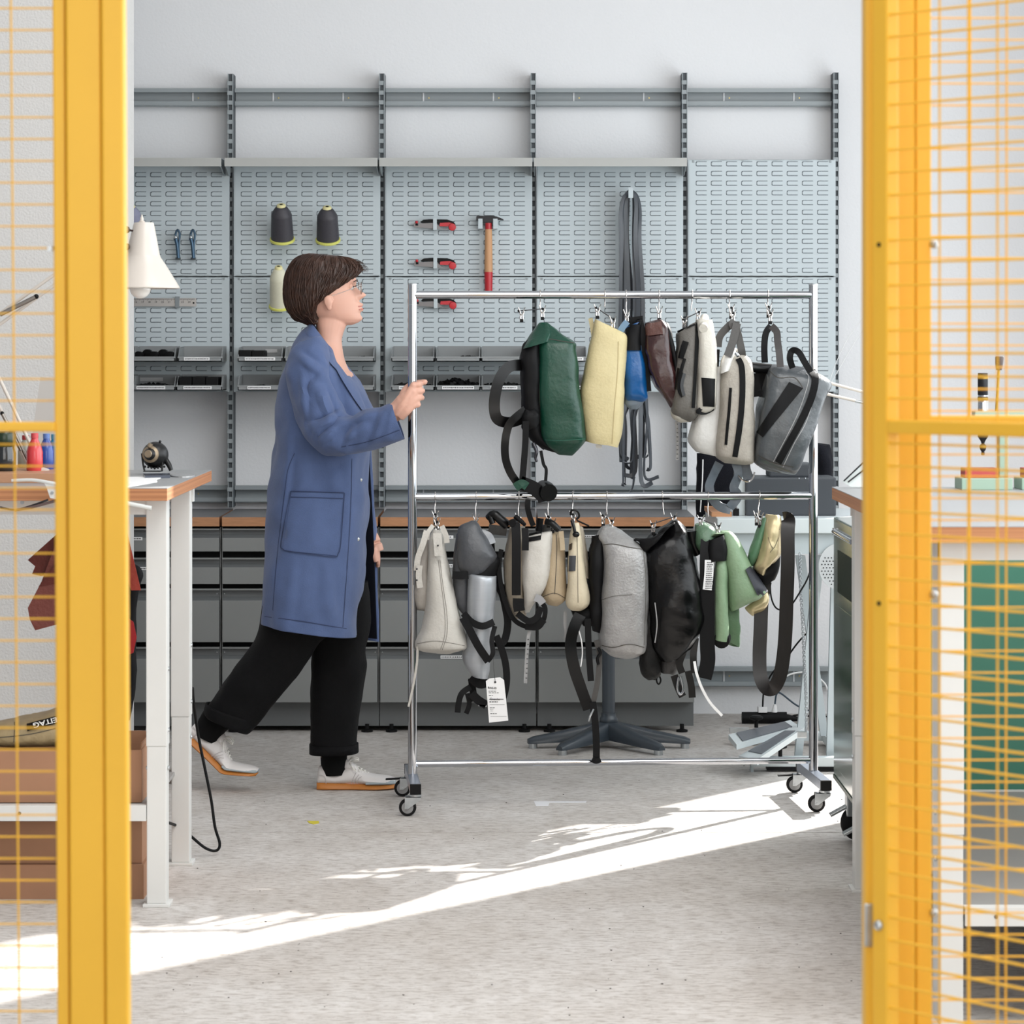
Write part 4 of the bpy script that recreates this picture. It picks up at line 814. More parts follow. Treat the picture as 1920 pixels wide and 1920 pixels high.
MB().tube([px(1070, 965, D-.03), px(1072, 957, D-.04), px(1082, 958, D-.04), px(1086, 968, D-.03), px(1080, 974, D-.03)], .0035, 8, k=4).build('loop', glossblk, t, True); MB().tube([px(1082, 976, D), px(1104, 986, D+.02)], .003, 6).build('cord', webb, t)
t3 = tag(ribbon([(1060, 1146, D), (1059, 1170, D), (1062, 1185, D), (1059, 1198, D), (1058, 1186, D)][:4], 6, .0008).build('tape_strip', cl), 'short clear tape strip hanging under the tan bag', 'tape')
# 13 silver grey backpack
D = DRk(1165); sg = mat('silver_grey_tarp', (158, 157, 156), .36, .25, var=.16, scale=30, bump=.3, bscale=140)
t, o, tr = bag('large silver grey backpack with a creased surface, middle of the lower rail', [(1130, 986, 1146, 986, .05), (1120, 1006, 1172, 1000, .12), (1128, 1022, 1207, 1028, .19), (1129, 1060, 1212, 1060, .21), (1127, 1110, 1216, 1110, .22), (1125, 1160, 1214, 1160, .22), (1124, 1205, 1211, 1212, .20), (1140, 1222, 1206, 1224, .15), (1160, 1232, 1190, 1233, .06)], D, sg, n=3.4, wr=.004, wsc=11)
seam(t, tr, [(1129, 1022), (1150, 1020), (1180, 1026), (1206, 1030)], D, dk); seam(t, tr, [(1128, 1125), (1150, 1118), (1185, 1115)], D, mat('seam_grey', (104, 102, 98), .8)); seam(t, tr, [(1128, 1210), (1150, 1214), (1180, 1208), (1208, 1214)], D, dk)
seam(t, tr, [(1206, 1030), (1211, 1080), (1210, 1150), (1208, 1210)], D, mat('seam_grey', (104, 102, 98), .8))
body(t, 'back_panel', [(1112, 1006, 1132, 1000, .08), (1106, 1040, 1132, 1040, .15), (1105, 1100, 1132, 1100, .16), (1106, 1150, 1130, 1155, .15), (1112, 1180, 1128, 1184, .09)], D+.01, webb, n=3, wr=.006, wsc=24)
body(t, 'black_base', [(1070, 1142, 1104, 1136, .05), (1078, 1156, 1126, 1150, .07), (1092, 1170, 1126, 1172, .06)], D, webb, wr=.006, wsc=30)
strap(t, [(1088, 1152, D-.04), (1076, 1178, D-.05), (1070, 1210, D-.05), (1076, 1250, D-.05), (1090, 1292, D-.05), (1104, 1330, D-.05)], 22, glossblk, twist=lambda q: .3*math.sin(5*q)); strap(t, [(1102, 1160, D-.06), (1104, 1220, D-.06), (1108, 1277, D-.06)], 12)
strap(t, [(1118, 1200, D-.05), (1124, 1230, D-.05), (1120, 1280, D-.05), (1112, 1318, D-.05)], 10, mat('grey_webbing', (70, 68, 66), .6)); MB().tube([px(1121, 1215, D-.06), px(1126, 1224, D-.06), px(1120, 1234, D-.06), px(1122, 1246, D-.06)], .005, 8, k=3).build('buckle', webb, t, True)
strap(t, [(1111, 1316, D-.06), (1115, 1345, D-.06), (1118, 1390, D-.06), (1118, 1428, D-.06)], 13); strap(t, [(1110, 1424, D-.062), (1118, 1427, D-.064), (1126, 1424, D-.062)], 10, webb, 'folded_end', th=.006)
MB().tube([px(1113, 1330, D-.06), px(1106, 1344, D-.07), px(1104, 1352, D-.06)], .003, 6).build('ring', steel, t, True)
MB().tube([px(1084, 1178, D-.04), px(1090, 1200, D-.05), px(1092, 1225, D-.05), px(1089, 1250, D-.05)], .0022, 6, k=4).build('cord', paper, t, True)
# 14 glossy black bag
D = DRk(1262); gb = mat('gloss_black_tarp', (6, 6, 7), .27, var=.2, scale=12, bump=.25, bscale=30, spec=.3)
t, o, tr = bag('big glossy black bag with crumpled folds, right of the silver grey backpack', [(1258, 977, 1268, 977, .04), (1236, 992, 1286, 990, .10), (1216, 1012, 1292, 1006, .16), (1208, 1040, 1300, 1040, .19), (1212, 1090, 1308, 1090, .21), (1214, 1140, 1317, 1140, .22), (1214, 1176, 1318, 1170, .21), (1222, 1210, 1304, 1205, .18), (1236, 1236, 1284, 1228, .12)], D, gb, n=2.8, wr=.010, wsc=11)
body(t, 'top_fold', [(1190, 1012, 1200, 1010, .02), (1200, 1016, 1230, 1006, .06), (1212, 1030, 1250, 990, .08), (1240, 990, 1268, 980, .06)], D-.06, webb, wr=.006)
body(t, 'lower_pouch', [(1206, 1130, 1232, 1130, .10), (1202, 1180, 1236, 1180, .13), (1200, 1226, 1238, 1228, .13), (1204, 1258, 1238, 1262, .10), (1212, 1270, 1228, 1272, .05)], D+.01, leather('soft_black', (20, 20, 20), .5, .2, 20, .3, 60), wr=.008, wsc=20)
body(t, 'grey_lining', [(1232, 1200, 1290, 1196, .10), (1238, 1240, 1276, 1236, .10), (1240, 1260, 1262, 1262, .06)], D+.0, leather('charcoal_lining', (40, 39, 39), .5, .2, 20), wr=.006)
strap(t, [(1228, 1130, D-.11), (1232, 1170, D-.11), (1228, 1205, D-.10)], 2, mat('seam_light', (150, 150, 150), .5), 'seam')
MB().tube([px(1233, 1262, D), px(1231, 1276, D), px(1235, 1283, D), px(1239, 1276, D), px(1236, 1266, D)], .003, 6, k=3).build('ring', webb, t, True)
for q, w in (([(1288, 1200, D-.05), (1280, 1225, D-.06), (1274, 1245, D-.06), (1279, 1262, D-.06)], 13), ([(1304, 1196, D-.03), (1300, 1230, D-.04), (1302, 1262, D-.04)], 13), ([(1264, 1266, D-.05), (1272, 1290, D-.05), (1280, 1306, D-.05)], 14), ([(1290, 1258, D-.04), (1296, 1285, D-.04), (1298, 1308, D-.04)], 13)): strap(t, q, w, glossblk)
MB().tube([px(1272, 1270, D-.08), px(1270, 1290, D-.08), px(1275, 1302, D-.08), px(1281, 1292, D-.08), px(1276, 1268, D-.08)], .004, 8, k=4).build('buckle', chrome, t, True)
t3 = tag(ribbon([(1302, 1240, D-.05), (1306, 1262, D-.06), (1316, 1290, D-.06), (1332, 1318, D-.06), (1354, 1342, D-.06)], 5, .002).build('white_ribbon', paper), 'thin white ribbon trailing down right from the glossy black bag', 'ribbon')
# 15 green bag
D = DRk(1370); pgn = leather('pale_green_tarp', (128, 154, 122), .5, .08, 14, .2, 110)
t, o, tr = bag('pale green folded bag with a black corner patch and black strap', [(1352, 996, 1368, 996, .05), (1352, 1012, 1380, 1006, .09), (1356, 1050, 1398, 1040, .12), (1362, 1090, 1416, 1078, .13), (1366, 1130, 1436, 1106, .12), (1372, 1146, 1432, 1116, .06)], D, pgn, n=2.4, wr=.004, wsc=12)
body(t, 'folded_tube', [(1342, 1048, 1362, 1048, .07), (1340, 1080, 1364, 1080, .09), (1339, 1130, 1364, 1130, .10), (1339, 1180, 1366, 1182, .10), (1338, 1198, 1364, 1202, .09)], D-.02, pgn, n=2.4, wr=.003)
body(t, 'lower_sheet', [(1362, 1130, 1384, 1135, .03), (1362, 1170, 1386, 1175, .035), (1364, 1200, 1386, 1212, .02)], D+.02, leather('mid_green_tarp', (84, 112, 82), .5), n=3, wr=.004); body(t, 'back_sheet', [(1340, 1186, 1366, 1200, .03), (1342, 1200, 1386, 1213, .02)], D+.03, leather('mid_green_tarp', (84, 112, 82), .5))
body(t, 'top_fold', [(1304, 984, 1320, 980, .05), (1303, 1000, 1340, 992, .10), (1304, 1020, 1338, 1016, .12), (1312, 1032, 1332, 1036, .08)], D+.02, leather('mid_green_b', (88, 116, 92), .4), n=2.6, wr=.006)
body(t, 'top_roll', [(1326, 1006, 1345, 1004, .06), (1336, 1000, 1358, 998, .10)], D, pgn)
body(t, 'black_lining', [(1330, 1014, 1356, 1004, .05), (1326, 1034, 1362, 1030, .07), (1328, 1052, 1362, 1050, .07)], D-.035, webb)
patch(tr, [(1398, 1068), (1409, 1060), (1440, 1108), (1424, 1124)], D, 4, 6, .002, .006).build('black_patch', mat('navy_black', (28, 30, 40), .6), t, True)
strap(t, [(1328, 1012, D-.04), (1326, 1050, D-.06), (1326, 1120, D-.06), (1326, 1200, D-.06), (1327, 1240, D-.06), (1320, 1272, D-.06)], 28); l_ = strap(t, [(1330, 1050, D-.066), (1329, 1078, D-.066), (1326, 1106, D-.066)], 17, paper, 'paper_label', th=.001)
k = MB()
for yy in range(1054, 1104, 4):
    x_ = 1322+(1106-yy)*.07
    while x_ < 1335: q = R.uniform(1, 3); k.box(px(x_, yy+1.6, D-.0678), px(x_+q, yy, D-.0668)); x_ += q+.8
stuff(k.build('print', ink, t))
MB().lathe([(.003, -.02), (.026, -.02), (.028, 0), (.026, .02), (.003, .02)], px(1354, 1198, D-.03), (0.2, 1, .2), 16).build('dark_hollow', webb, t, True)
MB().tube([px(1296, 996, D+.0), px(1300, 1020, D), px(1310, 1040, D)], [.02, .014], 10, k=3).build('black_edge', glossblk, t, True)
# 16 gold and brown belt bag
D = DRk(1440); gold = mat('gold_foil', (196, 180, 140), .3, .35, var=.12, scale=20, bump=.3, bscale=25)
t, o, tr = bag('crumpled gold foil bag with green side, last on the lower rail', [(1437, 965, 1462, 968, .06), (1433, 985, 1462, 985, .10), (1428, 1010, 1462, 1010, .12), (1420, 1040, 1460, 1040, .12), (1413, 1062, 1444, 1062, .10), (1420, 1072, 1432, 1078, .05)], D, gold, n=2.2, wr=.007, wsc=16)
body(t, 'green_side', [(1430, 972, 1438, 970, .06), (1416, 1005, 1432, 1002, .09), (1403, 1040, 1422, 1042, .09), (1402, 1062, 1414, 1060, .05)], D+.01, leather('leaf_green', (84, 122, 92), .4), n=2.6)
body(t, 'black_fold', [(1414, 1066, 1462, 1040, .06), (1418, 1082, 1460, 1066, .08), (1430, 1096, 1452, 1086, .05)], D+.02, webb); body(t, 'gold_base', [(1398, 1140, 1440, 1108, .05), (1402, 1146, 1440, 1126, .07), (1412, 1152, 1428, 1148, .03)], D+.05, gold, wr=.006)
seam(t, tr, [(1440, 1008), (1450, 1028), (1460, 1008)], D, dk, .8); seam(t, tr, [(1440, 1008), (1462, 992)], D, dk, .8); seam(t, tr, [(1450, 1028), (1444, 1036)], D, dk, .8)
brn = mat('brown_belt', (24, 20, 19), .36, var=.2, scale=160, stretch=(1, 1, .1), spec=.4)
tb = thing('belt_loop', 'long dark brown seat belt looped beside the gold bag', 'belt', px(1450, 1300, D))
MB().grid([[px(x_+q*dx, y_, d_) for q, dx in ((0, 0),)] for x_, y_, d_ in ()]) if False else None
pts = [(1470, 972, D+.02), (1478, 975, D-.03), (1477, 1000, D-.05), (1477, 1060, D-.06), (1475, 1120, D-.06), (1473, 1180, D-.06), (1469, 1230, D-.06), (1462, 1268, D-.06), (1450, 1290, D-.055), (1437, 1290, D-.04), (1426, 1268, D-.02), (1424, 1230, D+0), (1426, 1180, D+.02), (1428, 1130, D+.04), (1434, 1090, D+.05)]
strap(tb, pts, 26, brn, 'belt', th=.002, k=8)
# narrow paper strip behind the brown bag
t3 = tag(ribbon([(1268, 790, 9.7), (1270, 820, 9.7), (1270, 862, 9.7)], 5, .0008).build('tape_strip', cl), 'clear tape strip with marks hanging below the grey pocketed bag', 'tape')
k = MB(); [k.box(px(1269, yy, 9.698), px(1271.5, yy-1.5, 9.699)) for yy in range(796, 862, 8)]; stuff(k.build('print', ink, t3))
# ------------------------------------------------------------------ person pushing the rack
DPn = 9.86
skin = bpy.data.materials.new('skin'); skin.use_nodes = True; _b = skin.node_tree.nodes['Principled BSDF']
_b.inputs['Base Color'].default_value = (*lin((212, 164, 144)), 1); _b.inputs['Roughness'].default_value = .5; _b.inputs['Subsurface Weight'].default_value = .12; _b.inputs['Subsurface Radius'].default_value = (.02, .008, .005); _b.inputs['Subsurface Scale'].default_value = .5
coatm = mat('blue_cotton', (73, 91, 131), .8, var=.06, scale=30, bump=.18, bscale=300, sheen=.15)
coatd = mat('blue_cotton_inside_shade', (10, 12, 20), .9, spec=.1); stitch = mat('blue_stitch', (44, 55, 86), .85)  # coatd: inside of the coat, blue darkened in its colour as shade
trous = mat('black_denim', (7, 7, 9), .85, var=.25, scale=60, bump=.2, bscale=200); sockm = mat('black_sock', (5, 5, 6), .9)
hairm = mat('dark_brown_hair', (62, 38, 26), .46, var=.5, scale=30, stretch=(1, 1, 1.2))
pe = thing('person', 'person in long blue work coat and glasses, pushing the bag rack, mid-stride', 'person', (X(560, DPn), DPn, 0))
sP = F/DPn
body_ = MB()
# head: horizontal rings with a modelled face
def interp(tab, y):
    ks = [r[0] for r in tab]
    if y <= ks[0]: return tab[0][1:]
    if y >= ks[-1]: return tab[-1][1:]
    for a, b in zip(tab[:-1], tab[1:]):
        if a[0] <= y <= b[0]:
            t = (y-a[0])/(b[0]-a[0]); t2 = t*t*(3-2*t) if False else t
            return tuple(p+(q-p)*t2 for p, q in zip(a[1:], b[1:]))
HT = [(480, 590, 636, 14), (486, 566, 652, 30), (496, 552, 660, 38), (508, 545, 665, 42), (520, 542, 666.5, 43.5), (530, 542, 666, 43), (540, 544, 664.5, 42), (550, 548, 666, 41), (560, 553, 669, 40), (570, 560, 671, 38), (580, 568, 672, 35.5), (590, 578, 673, 32.5), (598, 588, 673, 29), (605, 600, 668, 23), (611, 616, 656, 13)]
def g(x, m, s): return math.exp(-((x-m)/s)**2)
NH = 72; hr = []
y = 480.0
while y <= 611:
    xb, xf, hw = interp(HT, y); cx = (xb+xf)/2+4; ring = []
    for j in range(NH):
        t = 2*PI*j/NH; c, s_ = math.cos(t), math.sin(t)
        ax = (xf-cx) if c > 0 else (cx-xb)
        n = 2.3; e = 2/n
        uu = abs(c)**e*(1 if c > 0 else -1); ww = abs(s_)**e*(1 if s_ > 0 else -1)
        x = cx+ax*uu; w = hw*ww
        # narrow the face towards the front, jaw taper
        if uu > 0: w *= 1-0.16*uu
        f = max(0, uu)
        ex = 0
        if f > .3:
            nose = 1.5*g(y, 530, 8)+3.5*g(y, 540, 7)+9*g(y, 547, 6)+17.5*g(y, 553.5, 5.5)+6*g(y, 560, 4)
            ex += nose*g(w, 0, 4.4+3.2*g(y, 555, 6)); ex += 2.6*g(y, 526, 5)*g(abs(w), 14, 14)
            ex -= 4.5*g(y, 537.5, 6.5)*g(abs(w), 17, 9)
            ex += (8.5*g(y, 570.5, 3.6)+7.5*g(y, 581, 3.8)+4*g(y, 576, 9))*g(w, 0, 11)
            ex += 7.5*g(y, 598, 8)*g(w, 0, 12)
            ex += 2.5*g(y, 556, 10)*g(abs(w), 22, 9)
        ring.append(Vector(((x+ex-960)/sP, DPn+w/sP, H-(y-650)/sP)))
    hr.append(ring); y += 1.6
yaw = Matrix.Rotation(math.radians(7), 4, 'Z'); hc = px(606, 560, DPn)
HM = Matrix.Translation(hc) @ yaw @ Matrix.Translation(-hc)
hr = [[HM @ v for v in r] for r in hr]
body_.loft(hr)
# near and far ear
for sg in (-1, 1):
    e = HM @ px(611, 568, DPn+sg*.0775)
    for (dx, dy, rr, sc) in ((0, 0, .0135, (.95, .5, 1.35)), (-2, -6, .0140, (1, .5, .95)), (1, 9, .009, (1, .6, 1.1))):
        body_.sphere(e+Vector((dx/sP, sg*.004, -dy/sP)), rr, 14, sc)
for sg in (-1, 1): body_.tube([HM @ px(a_, b_, DPn+sg*.0835) for a_, b_ in ((606, 574), (603, 566), (604, 558), (610, 554), (617, 556), (619.5, 562), (617, 568))], [.0026, .0022], 8, k=4)
# neck and upper chest
body_.loft(rings([(600, 556, 636, 570, .07), (594, 578, 646, 592, .086), (590, 594, 650, 607, .096), (592, 608, 645, 621, .106), (594, 624, 641, 636, .113), (590, 640, 642, 652, .13), (580, 654, 646, 674, .20), (566, 676, 654, 694, .30), (555, 700, 664, 712, .33), (548, 800, 660, 805, .30), (540, 900, 655, 905, .28), (530, 990, 660, 1000, .32), (535, 1080, 655, 1085, .30)], DPn, 2.3, 28, 4))
# arms (inside sleeves), legs (inside trousers), feet
W = px(742, 772, 9.525)
body_.tube([px(585, 680, 9.72), px(602, 760, 9.69), px(618, 818, 9.65), px(650, 812, 9.60), px(700, 792, 9.55), W], [.05, .045, .044, .042, .034, .030], 16, k=4)
body_.tube([px(590, 690, 10.0), px(610, 800, 10.05), px(640, 900, 10.05), px(668, 960, 10.04), px(690, 1000, 10.03), px(703, 1020, 10.02)], [.05, .042, .04, .034, .028, .024], 14, k=4)
body_.tube([px(575, 1060, 9.80), px(538, 1180, 9.81), px(482, 1275, 9.83), px(432, 1328, 9.84), px(394, 1366, 9.84), px(374, 1384, 9.84)], [.075, .058, .05, .042, .034, .028], 16, k=4)
body_.tube([px(620, 1060, 9.95), px(640, 1200, 9.93), px(634, 1290, 9.92), px(626, 1380, 9.91), px(622, 1440, 9.91)], [.085, .068, .055, .038, .034], 16, k=4)
body_.tube([px(620, 1445, 9.91), px(660, 1462, 9.91), px(715, 1470, 9.91)], [.03, .03, .022], 12); body_.tube([px(372, 1382, 9.84), px(400, 1412, 9.84), px(430, 1444, 9.84)], [.024, .024, .016], 12)
# right hand wrapped round the post (back of hand to the camera, fingers curl round its far side)
PD = DRk(773); 
for q_, r_ in ((0, .029), (.25, .0295), (.5, .030), (.75, .031), (1, .0295)): body_.sphere(W.lerp(px(764, 749, 9.508), q_), r_, 20, (1, .72, 1))
for (x0, y0, x1, y1, r) in ((748, 768, 776, 723, .0145), (750, 770, 779, 736, .0155), (750, 774, 780, 748, .0155), (750, 780, 776, 759, .0145), (744, 776, 768, 742, .018)):
    body_.tube([px(x0, y0, 9.512), px((x0+x1)/2, (y0+y1)/2, 9.500), px(x1, y1, 9.502)], [.018, .0165, r*.8], 12, k=3)
for k, (y0, xk, r, xt) in enumerate(((720.5, 791, .0104, 783), (733, 794, .0108, 785), (746, 793, .0106, 785), (758.5, 787, .0096, 781))):
    body_.tube([px(774, y0+2, 9.503), px(784, y0+.5, 9.502), px(xk-4, y0-.5, 9.512), px(xk-2, y0, 9.533), px(xk-7, y0+1, 9.556), px(xt-8, y0+2, 9.566)], [r*1.02, r*1.04, r*.98, r*.95, r*.86, r*.7], 14, k=4)
    body_.sphere(px(775, y0+2, 9.499), r*1.08, 12)
body_.sphere(W, .0305, 16)
# thumb comes from the wrist side of the palm, behind the post, tip pointing right
body_.tube([px(752, 758, 9.525), px(758, 738, 9.548), px(768, 725, 9.566), px(784, 719, 9.566), px(796, 716.5, 9.556), px(799, 716.5, 9.552)], [.017, .015, .0125, .0105, .0092, .0075], 14, k=4)
# left hand hanging at the far side
LH = px(703, 1020, 10.02)
body_.tube([LH, px(706, 1034, 10.02)], [.024, .026], 12)
for k in range(4): body_.tube([px(704+k*1.2, 1034, 10.0+k*.018), px(709, 1050, 10.0+k*.018), px(709-k*.5, 1062+(2 if k in (1, 2) else -2), 10.0+k*.018)], [.0095, .009, .0065], 10, k=3)
body_.tube([px(700, 1028, 9.995), px(702, 1044, 9.985), px(705, 1054, 9.985)], [.011, .0095, .0075], 10, k=3)
bo = body_.build('body', skin, pe, True)
rm = bo.modifiers.new('rm', 'REMESH'); rm.mode = 'VOXEL'; rm.voxel_size = .0031; rm.use_smooth_shade = True
sm = bo.modifiers.new('sm', 'SMOOTH'); sm.factor = .5; sm.iterations = 3
dg_ = bpy.context.evaluated_depsgraph_get(); me2 = bpy.data.meshes.new_from_object(bo.evaluated_get(dg_)); bo.modifiers.clear(); bo.data = me2; me2.name = 'body'
if not me2.materials: me2.materials.append(skin)
# face details
def hp(x, y, w): return HM @ px(x, y, DPn+w)
for sg in (-1, 1):
    ey = MB().sphere(hp(655, 539, sg*.029), .0105, 16).build('eye', mat('eye_white', (190, 184, 180), .25), pe, True)
    MB().sphere(hp(653.9, 538.2, sg*.0293), .0114, 18).build('eyelid', skin, pe, True)
    MB().sphere(hp(659.6, 538.6, sg*.029), .0058, 12, (.75, 1, 1)).build('iris', mat('iris_brown', (44, 30, 22), .2), ey, True)
    MB().tube([hp(661, 537.5, sg*.040), hp(664.8, 535.6, sg*.035), hp(666.6, 535.8, sg*.027), hp(665.6, 537, sg*.020)], .0011, 6, k=4).build('eyelashes', mat('lash', (30, 20, 16), .8), pe, True)
    MB().tube([hp(660, 528.5, sg*.046), hp(666, 525.5, sg*.036), hp(668.8, 526, sg*.022), hp(669, 528, sg*.014)], [.0016, .0022, .0024, .0016], 6, k=4).build('eyebrow', hairm, pe, True)
lp = MB(); lip = mat('lip', (186, 116, 104), .45)
bt = bvh_of(bo)
for (yy, r) in ((573.2, .0028), (579.0, .0032)):
    pts = []
    for q in range(-6, 7):
        w = q/6*.021; t0 = hp(700, yy+abs(q)*.25, w); h_ = bt.ray_cast(t0, (HM.to_3x3() @ Vector((-1, 0, 0)))); pts.append((h_[0] if h_[0] else hp(676, yy, w))+Vector((-.0012, 0, 0)))
    lp.tube(pts, [r*.9 for _ in pts], 8)
lp.build('lips', lip, pe, True)
gl = MB(); wire = mat('glasses_wire', (170, 165, 160), .25, .9)
for sg in (-1, 1):
    c = hp(675, 540, sg*.033); gl.tube([c+HM.to_3x3() @ Vector((-.004*abs(math.cos(a))*0, .0215*math.cos(a), .0205*math.sin(a))) for a in [2*PI*q/24 for q in range(24)]], .0011, 6, closed=True)
    gl.tube([hp(674.5, 536, sg*.054), hp(671, 535, sg*.062), hp(645, 545, sg*.072), hp(614, 556, sg*.0745)], .001, 6, k=3)
gl.tube([hp(675, 537, -.0115), hp(679, 536, 0), hp(675, 537, .0115)], .001, 6, k=4)
go = gl.build('glasses', wire, pe, True)
for sg in (-1, 1): MB().lathe([(.0205, 0), (.0205, .0006)], hp(675, 540, sg*.033), HM.to_3x3() @ Vector((1, 0, 0)), 24).build('lens', mat('lens_glass', (250, 250, 250), .02, trans=1.0), go, True)
# hair
hs = [(596, 477, 634, 480, .03), (570, 478, 655, 484, .10), (550, 490, 669, 493, .142), (538, 512, 676, 503, .165), (533.5, 538, 672, 512, .172), (535, 562, 660, 524, .174), (543, 584, 642, 536, .172), (556, 598, 620, 549, .160), (569, 603, 599, 564, .140), (580, 608, 592, 588, .12), (586, 612, 597, 598, .11)]
hrr = rings(hs, DPn, 2.25, 64, 6); hrr = [[HM @ v for v in r] for r in hrr]
MB().loft(hrr).build('hair', hairm, pe, True, wr=.003, wsc=34)
st_ = MB(); nr = len(hrr)
for q in range(1500):
    j = R.random()*64; i0 = R.randint(2, nr-14); ln = R.randint(10, 20); off = R.uniform(.0005, .006)*(1 if q % 5 else 1.6); dj = R.uniform(-1.2, 1.2); wdt = R.uniform(.0009, .0022); pts = []
    for i in range(i0, min(nr, i0+ln), 2):
        r_ = hrr[i]; jj = (j+dj*(i-i0)/ln*1.5) % 64; a = r_[int(jj) % 64]; b_ = r_[(int(jj)+1) % 64]; p = a.lerp(b_, jj-int(jj)); cc = sum(r_, Vector())/64; o_ = (p-cc).normalized(); f = (i-i0)/ln
        pts.append(p+o_*(off*math.sin(PI*min(1, .15+f*.8))))
    if len(pts) > 2: st_.tube(pts, [wdt]*(len(pts)-1)+[wdt*.2], 3, cap=False)
for q in range(60):   # wisps standing off the fringe and crown
    j = R.choice([R.uniform(-6, 6), R.uniform(20, 40)]) % 64; i0 = R.randint(8, 22); r_ = hrr[i0]; p = r_[int(j) % 64]; cc = sum(r_, Vector())/64; d = (p-cc).normalized()
    st_.tube([p, p+d*.004+Vector((.01, 0, .001)), p+d*.006+Vector((.022, 0, -.004))], [.001, .0008, .0003], 3, cap=False)
stuff(st_.build('hair_strands', hairm, pe, True, auto=False))
# coat
ct = [(586, 610, 644, 684, .15), (577, 619, 652, 696, .22), (563, 634, 662, 704, .31), (551, 656, 673, 716, .385), (540, 684, 683, 736, .415), (531, 716, 691, 756, .42), (526, 755, 698, 782, .41), (520, 800, 694, 820, .40), (514, 860, 688, 868, .39), (508, 930, 685, 935, .40), (503, 1000, 683, 1008, .42), (498, 1070, 678, 1085, .44), (494, 1130, 673, 1150, .455), (492, 1164, 670, 1190, .46)]
cr_ = rings(ct, DPn, 2.5, 96, 10)
co = MB().loft(cr_, cap=False)
creases(co.bm, [(611, 676, 640, 790, 9.7, 1.2), (650, 740, 664, 800, 9.7, .6), (654, 866, 652, 1150, 9.7, .7), (622, 880, 632, 920, 9.7, .5), (612, 1050, 622, 1178, 9.7, .7), (556, 1050, 540, 1168, 9.7, .7), (548, 800, 528, 980, 9.7, .9), (590, 870, 560, 915, 9.7, .6), (578, 1045, 584, 1170, 9.7, .4), (676, 880, 664, 1180, 9.7, .6), (640, 850, 600, 880, 9.7, .7)], .009, .014)
co = co.build('coat', coatm, pe, True, wr=.012, wsc=6.5, solid=.004)
ctr = bvh_of(co)
MB().loft(rings([(640, 790, 694, 800, .03, 9.99), (645, 850, 697, 855, .03, 10.0), (645, 930, 701, 935, .03, 10.01), (640, 1010, 705, 1015, .03, 10.02), (640, 1100, 708, 1105, .03, 10.03), (640, 1190, 711, 1203, .03, 10.03)], 10, 3, 24, 5)).build('coat_front_far', coatm, pe, True, wr=.003, wsc=10)
MB().loft(rings([(640, 840, 692, 845, .02, 9.96), (640, 930, 697, 935, .02, 9.97), (636, 1010, 701, 1015, .02, 9.98), (634, 1100, 704, 1105, .02, 9.99), (634, 1186, 707, 1198, .02, 9.99)], 9.97, 3, 24, 5)).build('coat_inside_shade', coatd, pe, True)  # dark sheet colouring in the shade inside the open coat front
sl = [(562, 648, 598, 632, .09, 9.735), (548, 668, 608, 652, .14, 9.715), (538, 702, 616, 684, .165, 9.70), (544, 742, 626, 718, .165, 9.685), (556, 782, 637, 752, .16, 9.665), (575, 818, 648, 774, .155, 9.645), (610, 846, 661, 778, .15, 9.62), (650, 851, 676, 774, .142, 9.595), (698, 840, 700, 768, .135, 9.565), (742, 825, 726, 759, .13, 9.545), (757, 820, 735, 756, .128, 9.54)]
so = MB().loft(rings(sl, 9.6, 2.3, 72, 11), cap=False)
creases(so.bm, [(596, 728, 624, 792, 9.6), (600, 808, 641, 772, 9.6, 1.3), (612, 822, 640, 790, 9.6, 1.2), (590, 800, 622, 790, 9.6, .9), (640, 796, 704, 774, 9.6, .9), (560, 668, 606, 704, 9.6, .7), (578, 740, 606, 700, 9.6, .6), (650, 842, 668, 800, 9.6, .6), (700, 832, 722, 778, 9.6, .4), (566, 700, 572, 780, 9.6, .6), (626, 836, 690, 800, 9.6, .5)], .016, .0105)
so = so.build('sleeve', coatm, pe, True, wr=.010, wsc=9, solid=.004); str_ = bvh_of(so)
MB().loft(rings([(754, 818, 733, 760, .115, 9.54), (744, 820, 727, 764, .11, 9.545), (738, 818, 724, 768, .08, 9.547)], 9.6, 2.3, 30, 2)).build('cuff_inside_shade', coatd, pe, True)  # dark plug colouring in the shade inside the cuff
MB().loft(rings([(600, 690, 660, 700, .12, 10.02), (600, 800, 670, 800, .12, 10.05), (615, 900, 692, 898, .11, 10.05), (655, 980, 703, 965, .09, 10.04), (680, 1018, 708, 1010, .085, 10.03)], 10, 2.3, 24, 4)).build('sleeve', coatm, pe, True, wr=.004, wsc=12)
# collar and lapels
MB().loft(rings([(584, 604, 633, 668, .145), (580, 609, 639, 680, .18), (573, 621, 643, 691, .235), (574, 624, 643, 693, .232)], DPn, 2.4, 40, 3), cap=False).build('collar', coatm, pe, True, solid=.005)
def tagb(pts, m, nm, lift=.002, th=.002, tr=None, nu=3): return band(tr or ctr, pts, 9.7, lift, th, k=6, nu=nu).build(nm, m, pe, True)
tagb([(634, 684, 14), (648, 706, 17), (662, 730, 16), (674, 752, 12), (686, 774, 5)], coatm, 'lapel', .006, .010); tagb([(615, 664, 12), (626, 676, 16), (636, 688, 14)], coatm, 'lapel', .007, .010)
for pts in ([(545, 921), (595, 922), (645, 924)], [(545, 932), (595, 933), (643, 935)], [(545, 921), (535, 970), (526, 1020), (530, 1029), (540, 1033), (590, 1040), (628, 1044), (634, 1038), (639, 1020), (646, 924)]): band(ctr, [(a, b, 1.2) for a, b in pts], 9.7, .0062, .0012, k=5, nu=1).build('pocket_seam', stitch, pe)
